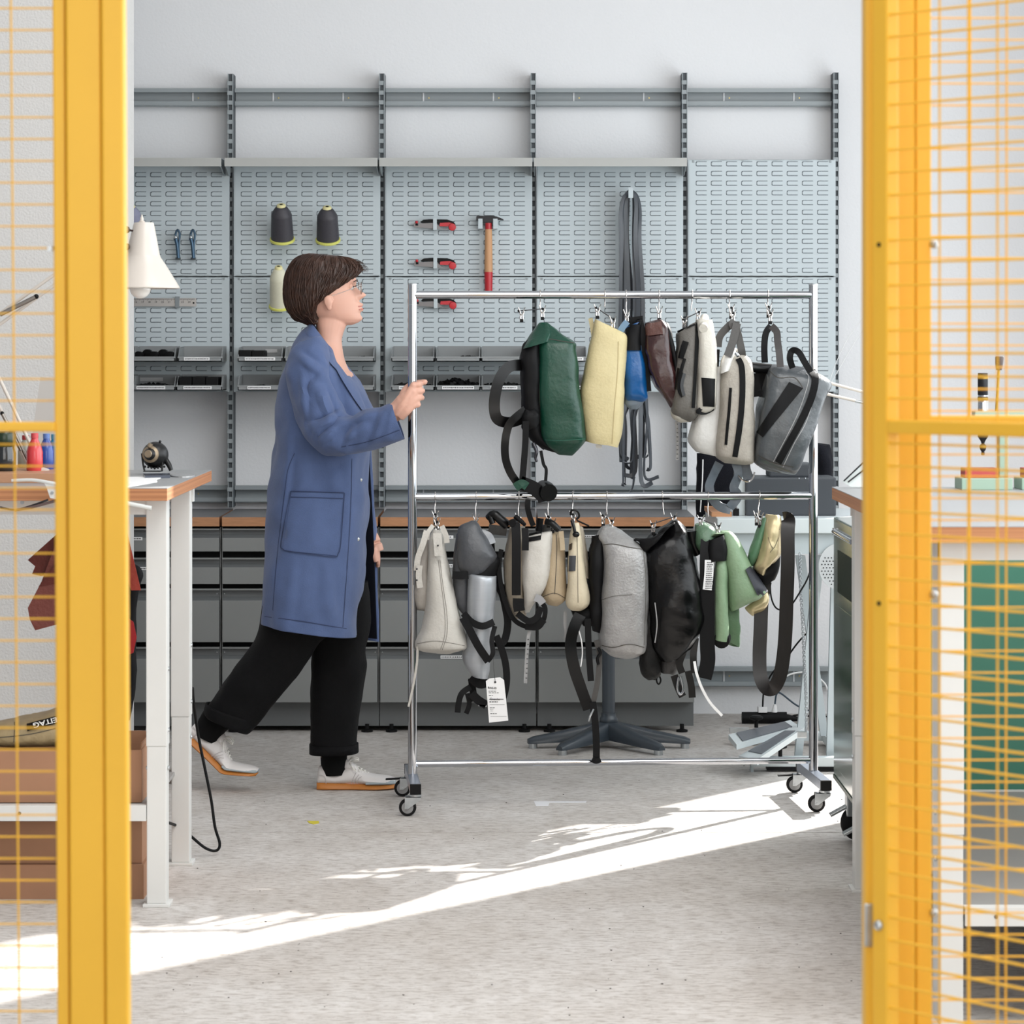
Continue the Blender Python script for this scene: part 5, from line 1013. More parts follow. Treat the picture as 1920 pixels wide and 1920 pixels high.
patch(ctr, [(546, 923), (644, 925), (632, 1042), (530, 1032)], 9.7, 12, 12, .0015, .0035).build('pocket', coatm, pe, True)
for pts in ([(552, 850), (540, 880), (534, 920), (524, 1000), (516, 1080), (510, 1165)], [(496, 1156), (560, 1164), (620, 1174), (670, 1182)], [(660, 860), (658, 950), (652, 1050), (643, 1176)]): band(ctr, [(a, b, 1.1) for a, b in pts], 9.7, .0032, .001, k=6, nu=1).build('seam', stitch, pe)
band(str_, [(741, 752+8, 1.1), (748, 785, 1.1), (752, 820, 1.1)], 9.6, .0005, .0008, nu=1).build('seam', stitch, pe) if False else None
band(str_, [(640, 838, 1.1), (690, 828, 1.1), (750, 806, 1.1)], 9.6, .003, .001, nu=1).build('seam', stitch, pe)
for a, b in ((676, 900), (671, 1011)):
    p = on(ctr, a, b, 9.7, .003); MB().lathe([(.0065, 0), (.006, .002), (.003, .003)], p, (0, -1, 0), 14).build('snap_button', steel, pe, True)
# trousers
MB().loft(rings([(500, 1080, 640, 1090, .26, 9.82), (492, 1150, 636, 1165, .25, 9.82), (480, 1198, 600, 1205, .22, 9.82), (447, 1244, 570, 1250, .21, 9.83), (416, 1287, 538, 1290, .20, 9.835), (394, 1318, 509, 1326, .185, 9.84), (386, 1334, 474, 1368, .18, 9.84)], 9.8, 2.4, 36, 6)).build('trouser_leg', trous, pe, True, wr=.006, wsc=9)
MB().loft(rings([(388, 1318, 482, 1350, .19, 9.84), (384, 1332, 474, 1366, .192, 9.84), (388, 1340, 466, 1373, .186, 9.84)], 9.8, 2.4, 36, 3), cap=False).build('turn_up', trous, pe, True, solid=.006, wr=.002)
MB().loft(rings([(560, 1090, 690, 1090, .24, 9.93), (575, 1170, 694, 1170, .22, 9.93), (586, 1220, 684, 1218, .20, 9.93), (585, 1252, 688, 1250, .20, 9.925), (583, 1300, 679, 1300, .19, 9.92), (582, 1350, 673, 1350, .18, 9.915), (583, 1404, 669, 1403, .175, 9.91)], 9.9, 2.5, 36, 6)).build('trouser_leg', trous, pe, True, wr=.005, wsc=9)
MB().loft(rings([(582, 1395, 670, 1394, .182, 9.91), (582, 1412, 670, 1410, .184, 9.91)], 9.9, 2.5, 36, 3), cap=False).build('turn_up', trous, pe, True, solid=.006, wr=.002)
MB().tube([px(412, 1340, 9.84), px(396, 1362, 9.84), px(384, 1384, 9.84)], [.054, .046, .042], 18, k=3).build('sock', sockm, pe, True); MB().tube([px(626, 1395, 9.91), px(626, 1425, 9.91), px(627, 1452, 9.91)], [.046, .042, .042], 18, k=3).build('sock', sockm, pe, True)
# shoes
gum = mat('gum_sole', (184, 116, 48), .5); wleat = mat('white_shoe_leather', (214, 210, 208), .45); sued = mat('grey_suede', (158, 168, 172), .8); lace = mat('white_lace', (226, 224, 218), .8)
def shoe(M, nm, bend=0.0):
    L_ = .262
    def st(tab, zb=None, ex=0.0, k=4, name='', m=None, n=2.6, off=0):
        rr = []
        for u, z0, z1, hw in cat(tab, k):
            x = u*L_; b = max(0, (u-.68))*bend; ring = []
            for j in range(28):
                a = 2*PI*j/28; c, s_ = math.cos(a), math.sin(a); e = 2/n
                yy = hw*(abs(c)**e)*(1 if c > 0 else -1); zz = (z0+z1)/2+(z1-z0)/2*(abs(s_)**e)*(1 if s_ > 0 else -1)
                if s_ > 0: yy *= 1-.38*(max(0, zz-z0)/max(.02, z1-z0))**2
                ring.append(M @ Vector((x, yy, zz+b*.12)))
            rr.append(ring)
        return MB().loft(rr).build(name, m, nm, True)
    st([(0, .0, .024, .026), (.05, 0, .026, .034), (.2, 0, .025, .037), (.45, 0, .022, .037), (.72, 0, .020, .049), (.88, .002, .020, .045), (.97, .003, .020, .035), (1.015, .005, .018, .018)], name='sole', m=gum, n=5)
    up = st([(.01, .018, .060, .022), (.04, .018, .078, .029), (.12, .018, .074, .033), (.22, .018, .062, .034), (.33, .018, .072, .035), (.42, .018, .078, .036), (.52, .018, .068, .038), (.64, .016, .055, .043), (.78, .016, .048, .046), (.9, .016, .044, .041), (.985, .016, .037, .026)], name='shoe_upper', m=wleat)
    st([(.62, .016, .030, .0445), (.74, .015, .040, .0485), (.88, .015, .040, .045), (.97, .015, .036, .032), (1.0, .016, .030, .016)], name='toe_guard', m=sued, n=3)
    st([(.33, .06, .098, .018), (.38, .062, .100, .024), (.44, .06, .090, .024), (.52, .055, .074, .020)], name='tongue', m=wleat)
    lc = MB()
    for q in range(7):
        u = .43+q*.042; z = .084-q*.0062; wv = .019-.001*q
        lc.tube([M @ Vector((u*L_-.004, -wv-.006, z-.012)), M @ Vector((u*L_, -wv*.4, z)), M @ Vector((u*L_+.005, wv*.4, z)), M @ Vector((u*L_+.007, wv+.006, z-.012))], .0024, 6, k=3)
        lc.tube([M @ Vector((u*L_+.006, -wv-.006, z-.012)), M @ Vector((u*L_+.002, -wv*.4, z+.001)), M @ Vector((u*L_-.003, wv*.4, z+.001)), M @ Vector((u*L_-.005, wv+.006, z-.012))], .0022, 6, k=3)
    for sg in (-1, 1):
        lc.tube([M @ Vector((.40*L_, sg*.006, .090)), M @ Vector((.45*L_, -.010+sg*.014, .105)), M @ Vector((.53*L_, -.012+sg*.02, .098)), M @ Vector((.42*L_, -.006, .090))], .0022, 6, k=4)
    lc.tube([M @ Vector((.41*L_, -.01, .090)), M @ Vector((.44*L_, -.034, .080)), M @ Vector((.50*L_, -.040, .062))], .0020, 6, k=4)
    stuff(lc.build('laces', lace, nm, True))
    for u in (.50, .535, .57): MB().tube([M @ Vector((u*L_, -.0378, .060-.2*(u-.5))), M @ Vector((u*L_-.010, -.0405, .040)), M @ Vector((u*L_-.016, -.0395, .022))], .0009, 5, k=3).build('side_stripe', mat('shoe_seam', (178, 172, 172), .7), up)
    MB().tube([M @ Vector((.02*L_, -.029, .050)), M @ Vector((.10*L_, -.0345, .046)), M @ Vector((.12*L_, -.035, .022))], .0009, 5, k=4).build('heel_seam', mat('shoe_seam', (178, 172, 172), .7), up)
p0 = px(594, 1480, 9.905); shoe(Matrix.Translation((p0.x, 9.905, .0)) @ Matrix.Rotation(math.radians(2), 4, 'Z'), pe)
tt = px(451, 1481, 9.84); Mt = Matrix.Translation((tt.x, 9.84, .006)) @ Matrix.Rotation(math.radians(43), 4, 'Y') @ Matrix.Translation((-.262, 0, 0)); shoe(Mt, pe, 1.6)
# ------------------------------------------------------------------ high work tables (left and right)
tw = mat('table_white', (214, 214, 211), .5, var=.02, scale=6)
plyL = mat('ply_layers', (196, 138, 94), .5, var=.28, scale=3, stretch=(.2, .2, 120), rgb2=(150, 96, 62))
def table(label, x0, x1, y0, y1, zt, legs, beam=(.225, .266), th=.033, apx=None):
    t = thing('work_table', label, 'table', ((x0+x1)/2, (y0+y1)/2, 0))
    MB().box((x0, y0, zt-th), (x1, y1, zt-.002), .0008).build('tabletop', plyL, t); MB().box((x0, y0, zt-.002), (x1, y1, zt)).build('surface', mat('table_lino', (150, 151, 152), .38, var=.04, scale=6), t)
    for (a, b, c, d) in legs:
        l = MB().box((a, c, .42), (b, d, zt-th), .003).build('leg', tw, t)
        MB().box((a+.0015, c+.0015, .008), (b-.0015, d-.0015, .42), .003).build('telescopic_foot', tw, l); MB().box((a-.008, c-.01, 0), (b+.008, d+.01, .008), .002).build('foot_plate', tw, l)
        for zz in (.36, .46, .62): MB().lathe([(.006, 0), (.005, .004)], (b, (c+d)/2, zz), (1, 0, 0), 10).build('bolt', steel, l)
        for zz in (.36, .46): MB().lathe([(.006, 0), (.005, .004)], (a, (c+d)/2, zz), (-1, 0, 0), 10).build('bolt', steel, l)
    lx = min(q[0] for q in legs); rx = max(q[1] for q in legs); ly = min(q[2] for q in legs); ry = max(q[3] for q in legs)
    for yy in (ly+.004, ry-.034): MB().box((lx, yy, zt-th-.043), (rx, yy+.03, zt-th)).build('apron', tw, t)
    for yy in (ly-.002, ry-.03):
        b_ = MB().box((lx+.054, yy, beam[0]), (rx-.054, yy+.032, beam[1]), .001).build('shelf_beam', tw, t)
        xx = lx+.12 if x0 > 0 else rx-.27
        for q in range(6):
            MB().lathe([(.0045, 0), (.0045, .001)], (xx+(q*.115 if x0 > 0 else -q*.115), yy, (beam[0]+beam[1])/2), (0, -1, 0), 10).build('bolt_hole', mat('hole_grey', (90, 90, 90), .6), b_)
    MB().box((lx+.05, ly+.03, beam[1]-.012), (rx-.05, ry-.03, beam[1]-.002)).build('lower_shelf', mat('shelf_grey', (150, 148, 146), .5), t)
    return t
ZL = 1.103
table('high white-legged ply work table at the left, cut by the yellow post', -3.0, -.888, 7.69, 8.83, ZL, [(-.958, -.904, 7.82, 7.886), (-.965, -.911, 8.446, 8.51), (-2.9, -2.846, 7.82, 7.886), (-2.9, -2.846, 8.446, 8.51)])
ZT = 1.085
table('high white-legged ply work table at the right, behind the mesh door', .872, 2.02, 6.35, 8.14, ZT, [(.917, .969, 6.40, 6.52), (.921, .975, 8.03, 8.10), (1.92, 1.975, 6.40, 6.47), (1.92, 1.975, 8.03, 8.10)])
# desk lamp on the left table
lw = mat('lamp_enamel', (206, 198, 189), .35, coat=.15); D = 8.2
t = thing('desk_lamp', 'white spring-arm desk lamp clamped to the left work table, bulb showing', 'lamp', px(72, 899, D))
pr = [(418, 17.5), (420, 18.5), (450, 25), (478, 31), (483, 33), (500, 45), (520, 58), (538, 69.5), (541, 70.5)]; sc = D/F; c0 = px(266, 541, D)
prof = [(r*sc, (541-y)*sc) for y, r in pr[::-1]]; inner = [(max(.001, r*sc-.002), (541-y)*sc-.002) for y, r in pr]
sh = MB(); n = 48
sh.lathe(prof+[(.012, (541-417)*sc)], c0, (0.03, 0, 1), n); 
shade = MB(); vs = prof; 
ring = lambda r, h: [c0+Vector((.03*h+r*math.cos(2*PI*j/n), r*math.sin(2*PI*j/n), h)) for j in range(n)]
shade.loft([ring(r, h) for r, h in prof]+[ring(.002, prof[-1][1]+.001)], cap=False); sh.bm.free(); so_ = shade.build('shade', lw, t, True, solid=.002)
MB().lathe([(.008, 0), (.0085, .006), (.005, .008), (.0045, .016), (.0025, .018), (.002, .024)], px(266, 419, D), (0, 0, 1), 18).build('finial', lw, so_, True)
MB().sphere(px(263, 541, D), 20*sc, 24, (1, 1, .95)).build('bulb', mat('bulb_glass', (245, 242, 236), .08, coat=.5), so_, True)
for a, b in ((240, 431), (240, 463)): MB().lathe([(.006, 0), (.010, .004), (.010, .012), (.006, .016)], px(a, b, D-.03), (-.6, -1, 0), 14).build('knob', mat('knob_brown', (60, 44, 40), .4), so_, True)
MB().tube([px(226, 430, D), px(240, 431, D-.01), px(256, 434, D-.02)], .003, 8).build('pivot', mat('knob_brown', (60, 44, 40), .4), t)
el = (-60, 640)
for dy in (-9, 11): MB().box((0, 0, 0), (0.001, .001, .001)).bm.free() if False else MB().tube([px(el[0], el[1]+dy, D), px(232, 430+dy*1.0, D)], .0048, 8).build('upper_arm', lw, t)
for q in (0, 1): MB().tube([px(el[0]+4+q*12, el[1]+10+q*4, D+.01), px(62+q*4, 894-2, D+.01)] if q == 0 else [px(el[0]+24, el[1]-4, D-.01), px(82, 886, D-.01)], .0048, 8).build('lower_arm', lw, t)
MB().tube([px(0, 590, D-.02), px(66, 557, D-.02)], .0062, 10).build('spring', mat('spring_steel', (150, 144, 138), .35, .9), t, True); MB().sphere(px(68, 556, D-.02), .007, 10).build('spring_end', rubber, t, True)
MB().tube([px(66, 557, D-.02), px(140, 510, D-.01)], .0008, 5).build('spring_wire', steel, t)
for q in ((4, 775, 40, 845), (22, 800, 52, 862)): MB().tube([px(q[0], q[1], D-.02), px(q[2], q[3], D-.02)], .005, 10).build('spring', mat('spring_steel', (150, 144, 138), .35, .9), t, True); MB().sphere(px(q[0], q[1], D-.02), .006, 8).build('spring_end', rubber, t, True)
MB().box(px(52, 899, D-.02), px(84, 884, D+.02), .003).build('clamp', lw, t); MB().lathe([(.012, 0), (.012, .02)], px(68, 874, D-.02), (0, -1, 0), 16).build('pivot_disc', lw, t, True)
MB().box(px(66, 893, D-.06), px(92, 876, D-.03), .004, Matrix.Rotation(.3, 3, 'Y')).build('clamp_wing', lw, t)
# board with bottles
t = thing('wooden_board', 'plain wooden board lying on the left work table under the bottles', 'board', (-1.5, 8.2, ZL)); MB().box((-2.4, 7.97, ZL), (-1.19, 8.55, ZL+.026), .002).build('board', mat('board_wood', (184, 138, 106), .5, var=.1, scale=5, stretch=(1, 8, 8)), t)
def bottle(xc, ytop, D, cap, bodyc, label, r=.022, fill=None):
    b = px(xc, 886, D); b.z = ZL+.026; h = Z(ytop, D)-b.z
    t = thing('bottle', label, 'bottle', b, 'plastic bottles on the board')
    MB().lathe([(r*.95, 0), (r, .003), (r, h*.5), (r*.8, h*.66), (r*.42, h*.84), (r*.40, h*.88)], b, (0, 0, 1), 24).build('body', bodyc, t, True)
    MB().lathe([(r*.46, h*.86), (r*.46, h*.99), (r*.40, h)], b, (0, 0, 1), 20).build('cap', cap, t, True)
rd = mat('bottle_red', (206, 62, 66), .25, coat=.3); bl2 = mat('bottle_blue', (32, 70, 150), .25, coat=.3); tl = mat('bottle_teal', (30, 120, 160), .25, coat=.3)
bottle(65, 812, 8.15, mat('cap_red', (200, 76, 80), .4), rd, 'red plastic bottle at the left of the row on the board', .0225); bottle(87, 813, 8.24, mat('cap_blue', (90, 120, 180), .4), bl2, 'dark blue plastic bottle beside the red one', .021)
bottle(102, 814, 8.3, mat('cap_teal', (70, 140, 170), .4), tl, 'teal plastic bottle beside the dark blue one', .02); bottle(48, 816, 8.36, mat('cap_darkred', (150, 40, 44), .4), mat('bottle_grey', (150, 150, 140), .3), 'greyish bottle with a dark red cap behind the lamp arms', .022)
t = thing('glass_jar', 'dark green glass jar at the far left on the board', 'jar', px(8, 886, 8.12)); b = px(8, 886, 8.12); b.z = ZL+.026
MB().lathe([(.03, 0), (.032, .004), (.032, .05), (.028, .062), (.028, .066)], b, (0, 0, 1), 24).build('jar_body', mat('dark_jar', (20, 24, 26), .08, coat=.6), t, True); MB().lathe([(.028, .066), (.031, .075), (.032, .10), (.028, .108)], b, (0, 0, 1), 24).build('green_content', mat('dark_green_jar', (24, 44, 24), .25), t, True)
# leaning offcut
t = tag(MB().prism([(76, 706), (103, 711), (112, 745), (92, 886.5), (50, 886.5)], 8.52, 8.523).build('card_offcut', mat('grey_card', (196, 194, 190), .8)), 'pale grey card offcut standing behind the bottles', 'card')
t.location = (0, 0, 0)
# lever tool on the front edge
D = 7.66; t = thing('lever_tool', 'white lever clamp tool fixed over the front edge of the left table', 'tool', px(95, 940, D))
wtool = mat('tool_white', (214, 216, 214), .3, .2)
MB().tube([px(22, 901, D), px(60, 900, D-.005), px(92, 905, D-.01), px(130, 913, D-.01), px(200, 935, D-.01), px(284, 953, D-.01)], [.004, .006], 10, k=4).build('lever', wtool, t, True)
MB().prism([(82, 903), (100, 905), (106, 915), (106, 936), (94, 934), (88, 916)], D-.012, D+.0).build('bracket', wtool, t); MB().lathe([(.004, 0), (.004, .004)], px(98, 924, D-.012), (0, -1, 0), 10).build('screw', steel, t)
MB().tube([px(0, 951, D+.02), px(28, 956, D+.02), px(60, 948, D+.01), px(90, 937, D)], .0028, 8, k=3).build('rod', mat('dark_metal', (70, 70, 74), .25, .8), t, True); MB().tube([px(28, 957, D+.01), px(60, 951, D), px(108, 938, D)], .0035, 8, k=3).build('rod', mat('rod_brown', (92, 74, 72), .4), t, True)
MB().lathe([(.005, 0), (.005, .006)], px(42, 942, D+.1), (0, -1, 0), 10).build('nut', steel, t); 
# black ball-headed punch tool
D = 8.5; t = thing('punch_tool', 'black round-bodied hand press standing near the corner of the left table', 'tool', (X(292, D), D, ZL))
gm = mat('gunmetal', (20, 20, 21), .38, .3)
MB().sphere(px(291, 853, D), 25*D/F, 28).build('body', gm, t, True); MB().lathe([(.024, 0), (.024, .006), (.018, .010), (.012, .018), (.010, .026)], px(283, 852, D-.034), (-.25, -1, .1), 24).build('nozzle_ring', mat('tan_ring', (150, 134, 112), .4, .4), t, True)
MB().lathe([(.017, .004), (.017, .012), (.010, .020)], px(283, 852, D-.036), (-.25, -1, .1), 20).build('nozzle', gm, t, True); MB().tube([px(280, 838, D-.04), px(283, 832, D-.04)], .007, 10).build('stud', mat('tan_ring', (150, 134, 112), .4, .4), t, True)
for xx in (268, 304): MB().tube([px(xx-2 if xx < 280 else xx+2, 850, D-.02), px(xx, 868, D-.02), px(xx+3 if xx < 280 else xx, 883, D-.02)], .0028, 8, k=3).build('stand_leg', gm, t, True)
MB().box(px(268, 885, D-.03), px(306, 882, D+.03), .001).build('stand_base', gm, t); MB().tube([px(310, 862, D), px(317, 872, D-.01), px(321, 882, D-.01)], [.009, .006], 10).build('handle', gm, t, True)
for k in range(7): MB().sphere(px(272+k*6, 878-abs(k-3), D-.02), .0035, 8).build('fin', gm, t)
for a, b in ((300, 828), (311, 843), (313, 857)): MB().sphere(px(a, b, D), .004, 8).build('stud', gm, t)
def flat(nm, label, cat_, pts, m, z=ZL, th=.003):
    v = []
    for x, y in pts: s_ = (y-650)/(H-z-th); v.append(Vector(((x-960)/s_, F/s_, z)))
    n = len(v); o = MB().add(v+[p+Vector((0, 0, th)) for p in v], [list(range(n))[::-1], [n+i for i in range(n)]]+[[i, (i+1) % n, n+(i+1) % n, n+i] for i in range(n)]).build(nm, m); return tag(o, label, cat_)
flat('phone', 'flat dark phone lying beside the black hand press', 'phone', [(268, 888), (318, 887), (319, 891), (272, 892)], mat('phone_dark', (60, 66, 80), .2), th=.008)
flat('paper_sheet', 'white paper sheets with cut strips on the left table corner', 'paper', [(236, 894), (308, 893), (290, 900), (240, 905)], paper, th=.002)
flat('tape_roll', 'thin oval plastic disc near the table corner', 'disc', [(318+24+23*math.cos(a), 890+3.2*math.sin(a)) for a in [2*PI*q/20 for q in range(20)]], mat('disc_grey', (176, 176, 176), .2), th=.004)
flat('paper_strip', 'narrow white strip with a small clasp on the table front', 'strip', [(236, 906), (293, 899), (295, 902), (238, 912)], paper, th=.003)
# hanging leathers behind the left table
rl = leather('rust_leather', (120, 52, 42), .5, .15, 20); D = 8.87
t = thing('leather_piece', 'rust red leather piece hanging behind the left table in folds', 'leather', px(90, 1180, D))
def sheet(t, nm, poly, d, m, th=.004):
    o = MB().prism(poly, d, d+th).build(nm, m, t); return o
sheet(t, 'fold', [(125, 985), (52, 1050), (66, 1062), (60, 1076), (76, 1080), (130, 1075)], D, rl); sheet(t, 'fold', [(120, 1000), (108, 1010), (78, 1090), (52, 1140), (56, 1162), (66, 1182), (110, 1170), (160, 1150), (150, 1010)], D-.015, leather('rust_leather_b', (150, 84, 74), .5, .15, 20)); sheet(t, 'fold', [(118, 1040), (72, 1100), (130, 1090)], D-.025, rl)
MB().tube([px(120, 990, D), px(120, 900, D-.02)], .003, 6).build('cord', webb, t)
t = thing('leather_piece', 'bright rust leather strip hanging right beside the yellow post', 'leather', px(252, 1108, D)); sheet(t, 'fold', [(228, 960), (240, 1005), (264, 1107), (246, 1107), (226, 1050)], D, leather('bright_rust', (176, 66, 50), .5)); sheet(t, 'fold', [(226, 1150), (250, 1166), (256, 1195), (250, 1224), (240, 1228), (226, 1180)], D+.01, mat('deep_red', (170, 30, 36), .4)); MB().tube([px(230, 962, D), px(230, 906, D-.02)], .003, 6).build('cord', webb, t)
t = thing('black_apron', 'black hanging cloth seen in the gap right of the yellow post', 'cloth', px(246, 1370, D+.05)); MB().loft(rings([(222, 1040, 262, 1064, .02), (222, 1075, 268, 1080, .03), (222, 1095, 258, 1110, .03), (222, 1200, 255, 1200, .03), (222, 1290, 254, 1290, .03), (222, 1350, 243, 1350, .02)], D+.06, 3)).build('cloth', webb, t, True, wr=.004)
# boxes and bag under the left table
kr = mat('cardboard', (164, 122, 94), .85, var=.06, scale=10); kr2 = mat('cardboard_inside', (120, 88, 68), .9)
def carton(label, x0, x1, y0, y1, z0, z1, open_=False, tape=True):
    t = thing('cardboard_box', label, 'box', ((x0+x1)/2, (y0+y1)/2, z0), 'cardboard boxes under the left table')
    m = MB(); th = .004
    m.box((x0, y0, z0), (x1, y0+th, z1)); m.box((x0, y1-th, z0), (x1, y1, z1)); m.box((x0, y0+th, z0), (x0+th, y1-th, z1)); m.box((x1-th, y0+th, z0), (x1, y1-th, z1)); m.box((x0+th, y0+th, z0), (x1-th, y1-th, z0+th)); m.build('carton', kr, t)
    if not open_: MB().box((x0, y0, z1), (x1, (y0+y1)/2-.001, z1+.003)).build('flap', kr, t); MB().box((x0, (y0+y1)/2+.001, z1), (x1, y1, z1+.003)).build('flap', kr, t)
    else: MB().box((x1-.006, y0+.01, z1-.02), (x1-.003, y1-.01, z1+.02), 0, Matrix.Rotation(.25, 3, 'Y')).build('flap', kr, t)
    if tape: MB().box((x1-.001, (y0+y1)/2-.025, z1-.05), (x1+.0008, (y0+y1)/2+.025, z1)).build('tape', mat('brown_tape', (176, 138, 108), .2), t)
carton('open cardboard box on the shelf beside the front table leg', -1.42, -.976, 7.87, 8.27, .266, .404, True); carton('closed cardboard box further left on the shelf under the bag', -1.9, -1.425, 7.9, 8.3, .266, .40)
carton('cardboard box topmost on the floor below the shelf', -1.72, -.985, 7.95, 8.4, .092, .20); carton('cardboard box lowest on the floor below the shelf', -1.75, -.978, 7.93, 8.42, 0, .088)
D = 7.98; bg_ = leather('khaki_tarp', (160, 142, 106), .55, .12, 14)
t, o, tr = (lambda L: (L[0], L[1], L[2]))(bag('khaki tarp bag lying on the cartons under the left table', [(-60, 1372, -58, 1392, .12), (-30, 1362, -28, 1394, .20), (20, 1350, 22, 1395, .23), (70, 1340, 72, 1395, .24), (110, 1328, 112, 1394, .24), (150, 1320, 150, 1392, .23), (190, 1330, 190, 1390, .18), (215, 1345, 215, 1386, .08)], D+.03, bg_, n=3, wr=.005)); t['group'] = 'bag under the table'; del t['group']
seam(t, tr, [(27, 1352), (27, 1370), (26, 1392)], D, dk, 1.4); seam(t, tr, [(-20, 1384), (20, 1381), (60, 1376), (104, 1366)], D, dk, 1.4)
pp = patch(tr, [(50, 1357), (130, 1336), (132, 1350), (51, 1371)], D, 10, 4, .002, .004).build('name_patch', mat('patch_black', (16, 16, 16), .6), t, True)
pc = on(tr, 56, 1363.5, D, .0085); text('lettering', 'FREITAG', .0185, px(124, 1340, pc.y-.003), mat('lettering_white', (225, 225, 222), .7), t, rot=(PI/2, math.radians(180-14.5), 0), bold=.0003, sx=1.3)
# power cable hanging off the left table
t = tag(MB().tube([px(361, 1290, 8.52), px(364, 1325, 8.56), px(372, 1380, 8.6), px(384, 1440, 8.6), px(396, 1500, 8.6), (px(403, 1550, 8.6)), px(412, 1582, 8.6), px(405, 1595, 8.6), px(385, 1590, 8.59), px(358, 1568, 8.57), px(335, 1550, 8.5), px(300, 1538, 8.2), px(262, 1530, 7.98)], .0042, 10, k=6).build('power_cable', rubber, None, True), 'black power cable looping from the left table to the floor', 'cable')
# floor litter
def litter(nm, label, cat_, pts, m, th=.0015, z=0): flat(nm, label, cat_, pts, m, z, th)
litter('yellow_scrap', 'tiny yellow scrap with a black corner on the floor', 'scrap', [(576, 1539), (598, 1539), (598, 1543), (588, 1545), (580, 1543)], mat('scrap_yellow', (205, 190, 60), .6)); litter('tape_strip', 'pale tape strip stuck to the floor below the rack', 'tape', [(1001, 1502), (1100, 1502), (1098, 1505), (1030, 1505), (1028, 1511), (1005, 1511)], mat('tape_pale', (226, 226, 228), .5), .0008)
g_ = MB()
for _ in range(110):
    x, y = R.uniform(280, 1600), R.uniform(1345, 1910); s_ = (y-650)/H; r = R.uniform(.0008, .0024); g_.sphere(((x-960)/s_, F/s_, r*.4), r, 5, (R.uniform(.7, 1.5), 1, .5))
tag(stuff(g_.build('floor_crumbs', mat('crumb', (70, 62, 58), .9))), 'tiny dark crumbs scattered over the concrete floor', 'crumbs')
# ------------------------------------------------------------------ pedestal behind the rack
D = 10.95; pm = mat('pedestal_blue_grey', (54, 62, 70), .38, coat=.2)
t = thing('swivel_stool', 'dark blue-grey swivel stool on a star base, half hidden by the bags', 'stool', (X(1141, D), D, 0)); c = Vector((X(1141, D), D, 0))
MB().tube([c+Vector((0, 0, .09)), c+Vector((0, 0, .56))], .0235, 24).build('column', pm, t, True); MB().lathe([(.028, 0), (.033, .006), (.033, .02), (.027, .028), (.027, .04)], c+Vector((0, 0, .085)), (0, 0, 1), 28).build('collar', pm, t, True)
MB().lathe([(.06, 0), (.10, .01), (.12, .03), (.12, .05), (.10, .06)], c+Vector((0, .03, .56)), (0, 0, 1), 28).build('seat', rubber, t, True)
for k in range(5):
    a = math.radians([188, 232, 308, 352, 90][k]); d = Vector((math.cos(a), math.sin(a), 0)); n_ = Vector((-d.y, d.x, 0)); L_ = .30; rr = []
    for u, w, zb, zt in ((.0, .026, .03, .095), (.15, .027, .028, .09), (.6, .024, .022, .06), (.93, .020, .018, .042), (1.0, .014, .018, .034)):
        p = c+d*L_*u; rr.append([p+n_*w+Vector((0, 0, zb)), p+n_*w+Vector((0, 0, zt-.008)), p+n_*(w-.007)+Vector((0, 0, zt)), p-n_*(w-.007)+Vector((0, 0, zt)), p-n_*w+Vector((0, 0, zt-.008)), p-n_*w+Vector((0, 0, zb))])
    lg = MB().loft(rr).build('base_arm', pm, t, True); p = c+d*(L_-.02); MB().lathe([(.016, 0), (.016, .018)], p, (0, 0, 1), 14).build('glide', steel, lg)

# ------------------------------------------------------------------ sewing machine table
D = 10.3; sm_ = mat('machine_white', (206, 214, 216), .4); zt = Z(972, D)
t = thing('sewing_table', 'white industrial sewing table with treadles, behind the right end of the rack', 'table', (X(1460, D), 10.6, 0))
MB().box((X(1345, D), D, Z(1000, D)), (X(1640, D), 10.95, zt), .004).build('table_top', sm_, t); MB().box((X(1350, D), D+.03, Z(1040, D)), (X(1640, D), D+.05, Z(1000, D))).build('front_panel', mat('machine_grey', (186, 196, 200), .45), t)
MB().box((X(1338, D), D+.1, zt), (X(1376, D), D+.5, zt+.016)).build('wooden_insert', wood, t)
fb = MB(); 
for yy in (D+.0, 11.02-.05): fb.box((X(1408, D), yy, .018), (X(1640, D), yy+.05, .05), .004)
fb.box((X(1580, D), D+.05, .018), (X(1590, D)+.03, 10.97, .05)); fb.build('foot_frame', sm_, t); MB().box((X(1408, D), D+.002, 0), (X(1413, D), D+.05, .018)).build('glide', mat('machine_grey', (186, 196, 200), .45), t); MB().box((X(1438, D), D+.002, .006), (X(1600, D), D+.05, .018)).build('rubber_strip', rubber, t)
for (a, b, c_, d_) in ((1496, 1422, 1536, 1042), (1556, 1422, 1568, 1042), (1545, 1380, 1500, 1042)): MB().prism([(a-6, b), (a+8, b), (c_+10, d_), (c_-8, d_)], D+.1+(.3 if a == 1545 else 0), D+.13+(.3 if a == 1545 else 0)).build('leg', mat('machine_grey', (186, 196, 200), .45), t)
g1 = MB(); cx, cy = 1575, 1062
g1.add([px(cx, cy, D+.02)]+[px(cx+40*math.cos(a), cy+44*math.sin(a), D+.02) for a in [2*PI*q/40 for q in range(40)]], [[0, 1+i, 1+(i+1) % 40] for i in range(40)]); gd = g1.build('belt_guard', mat('guard_grey', (196, 200, 202), .4), t, solid=.004)
h_ = MB()
for i in range(9):
    for j in range(9):
        a, b = 1541+i*6+(3 if j % 2 else 0), 1046+j*6.2
        if (a-cx)**2/38**2+(b-cy)**2/42**2 < .85: h_.lathe([(.0024, 0), (.0024, .001)], px(a, b, D+.0175), (0, -1, 0), 8)
stuff(h_.build('holes', mat('hole_dark', (40, 42, 46), .8), gd))
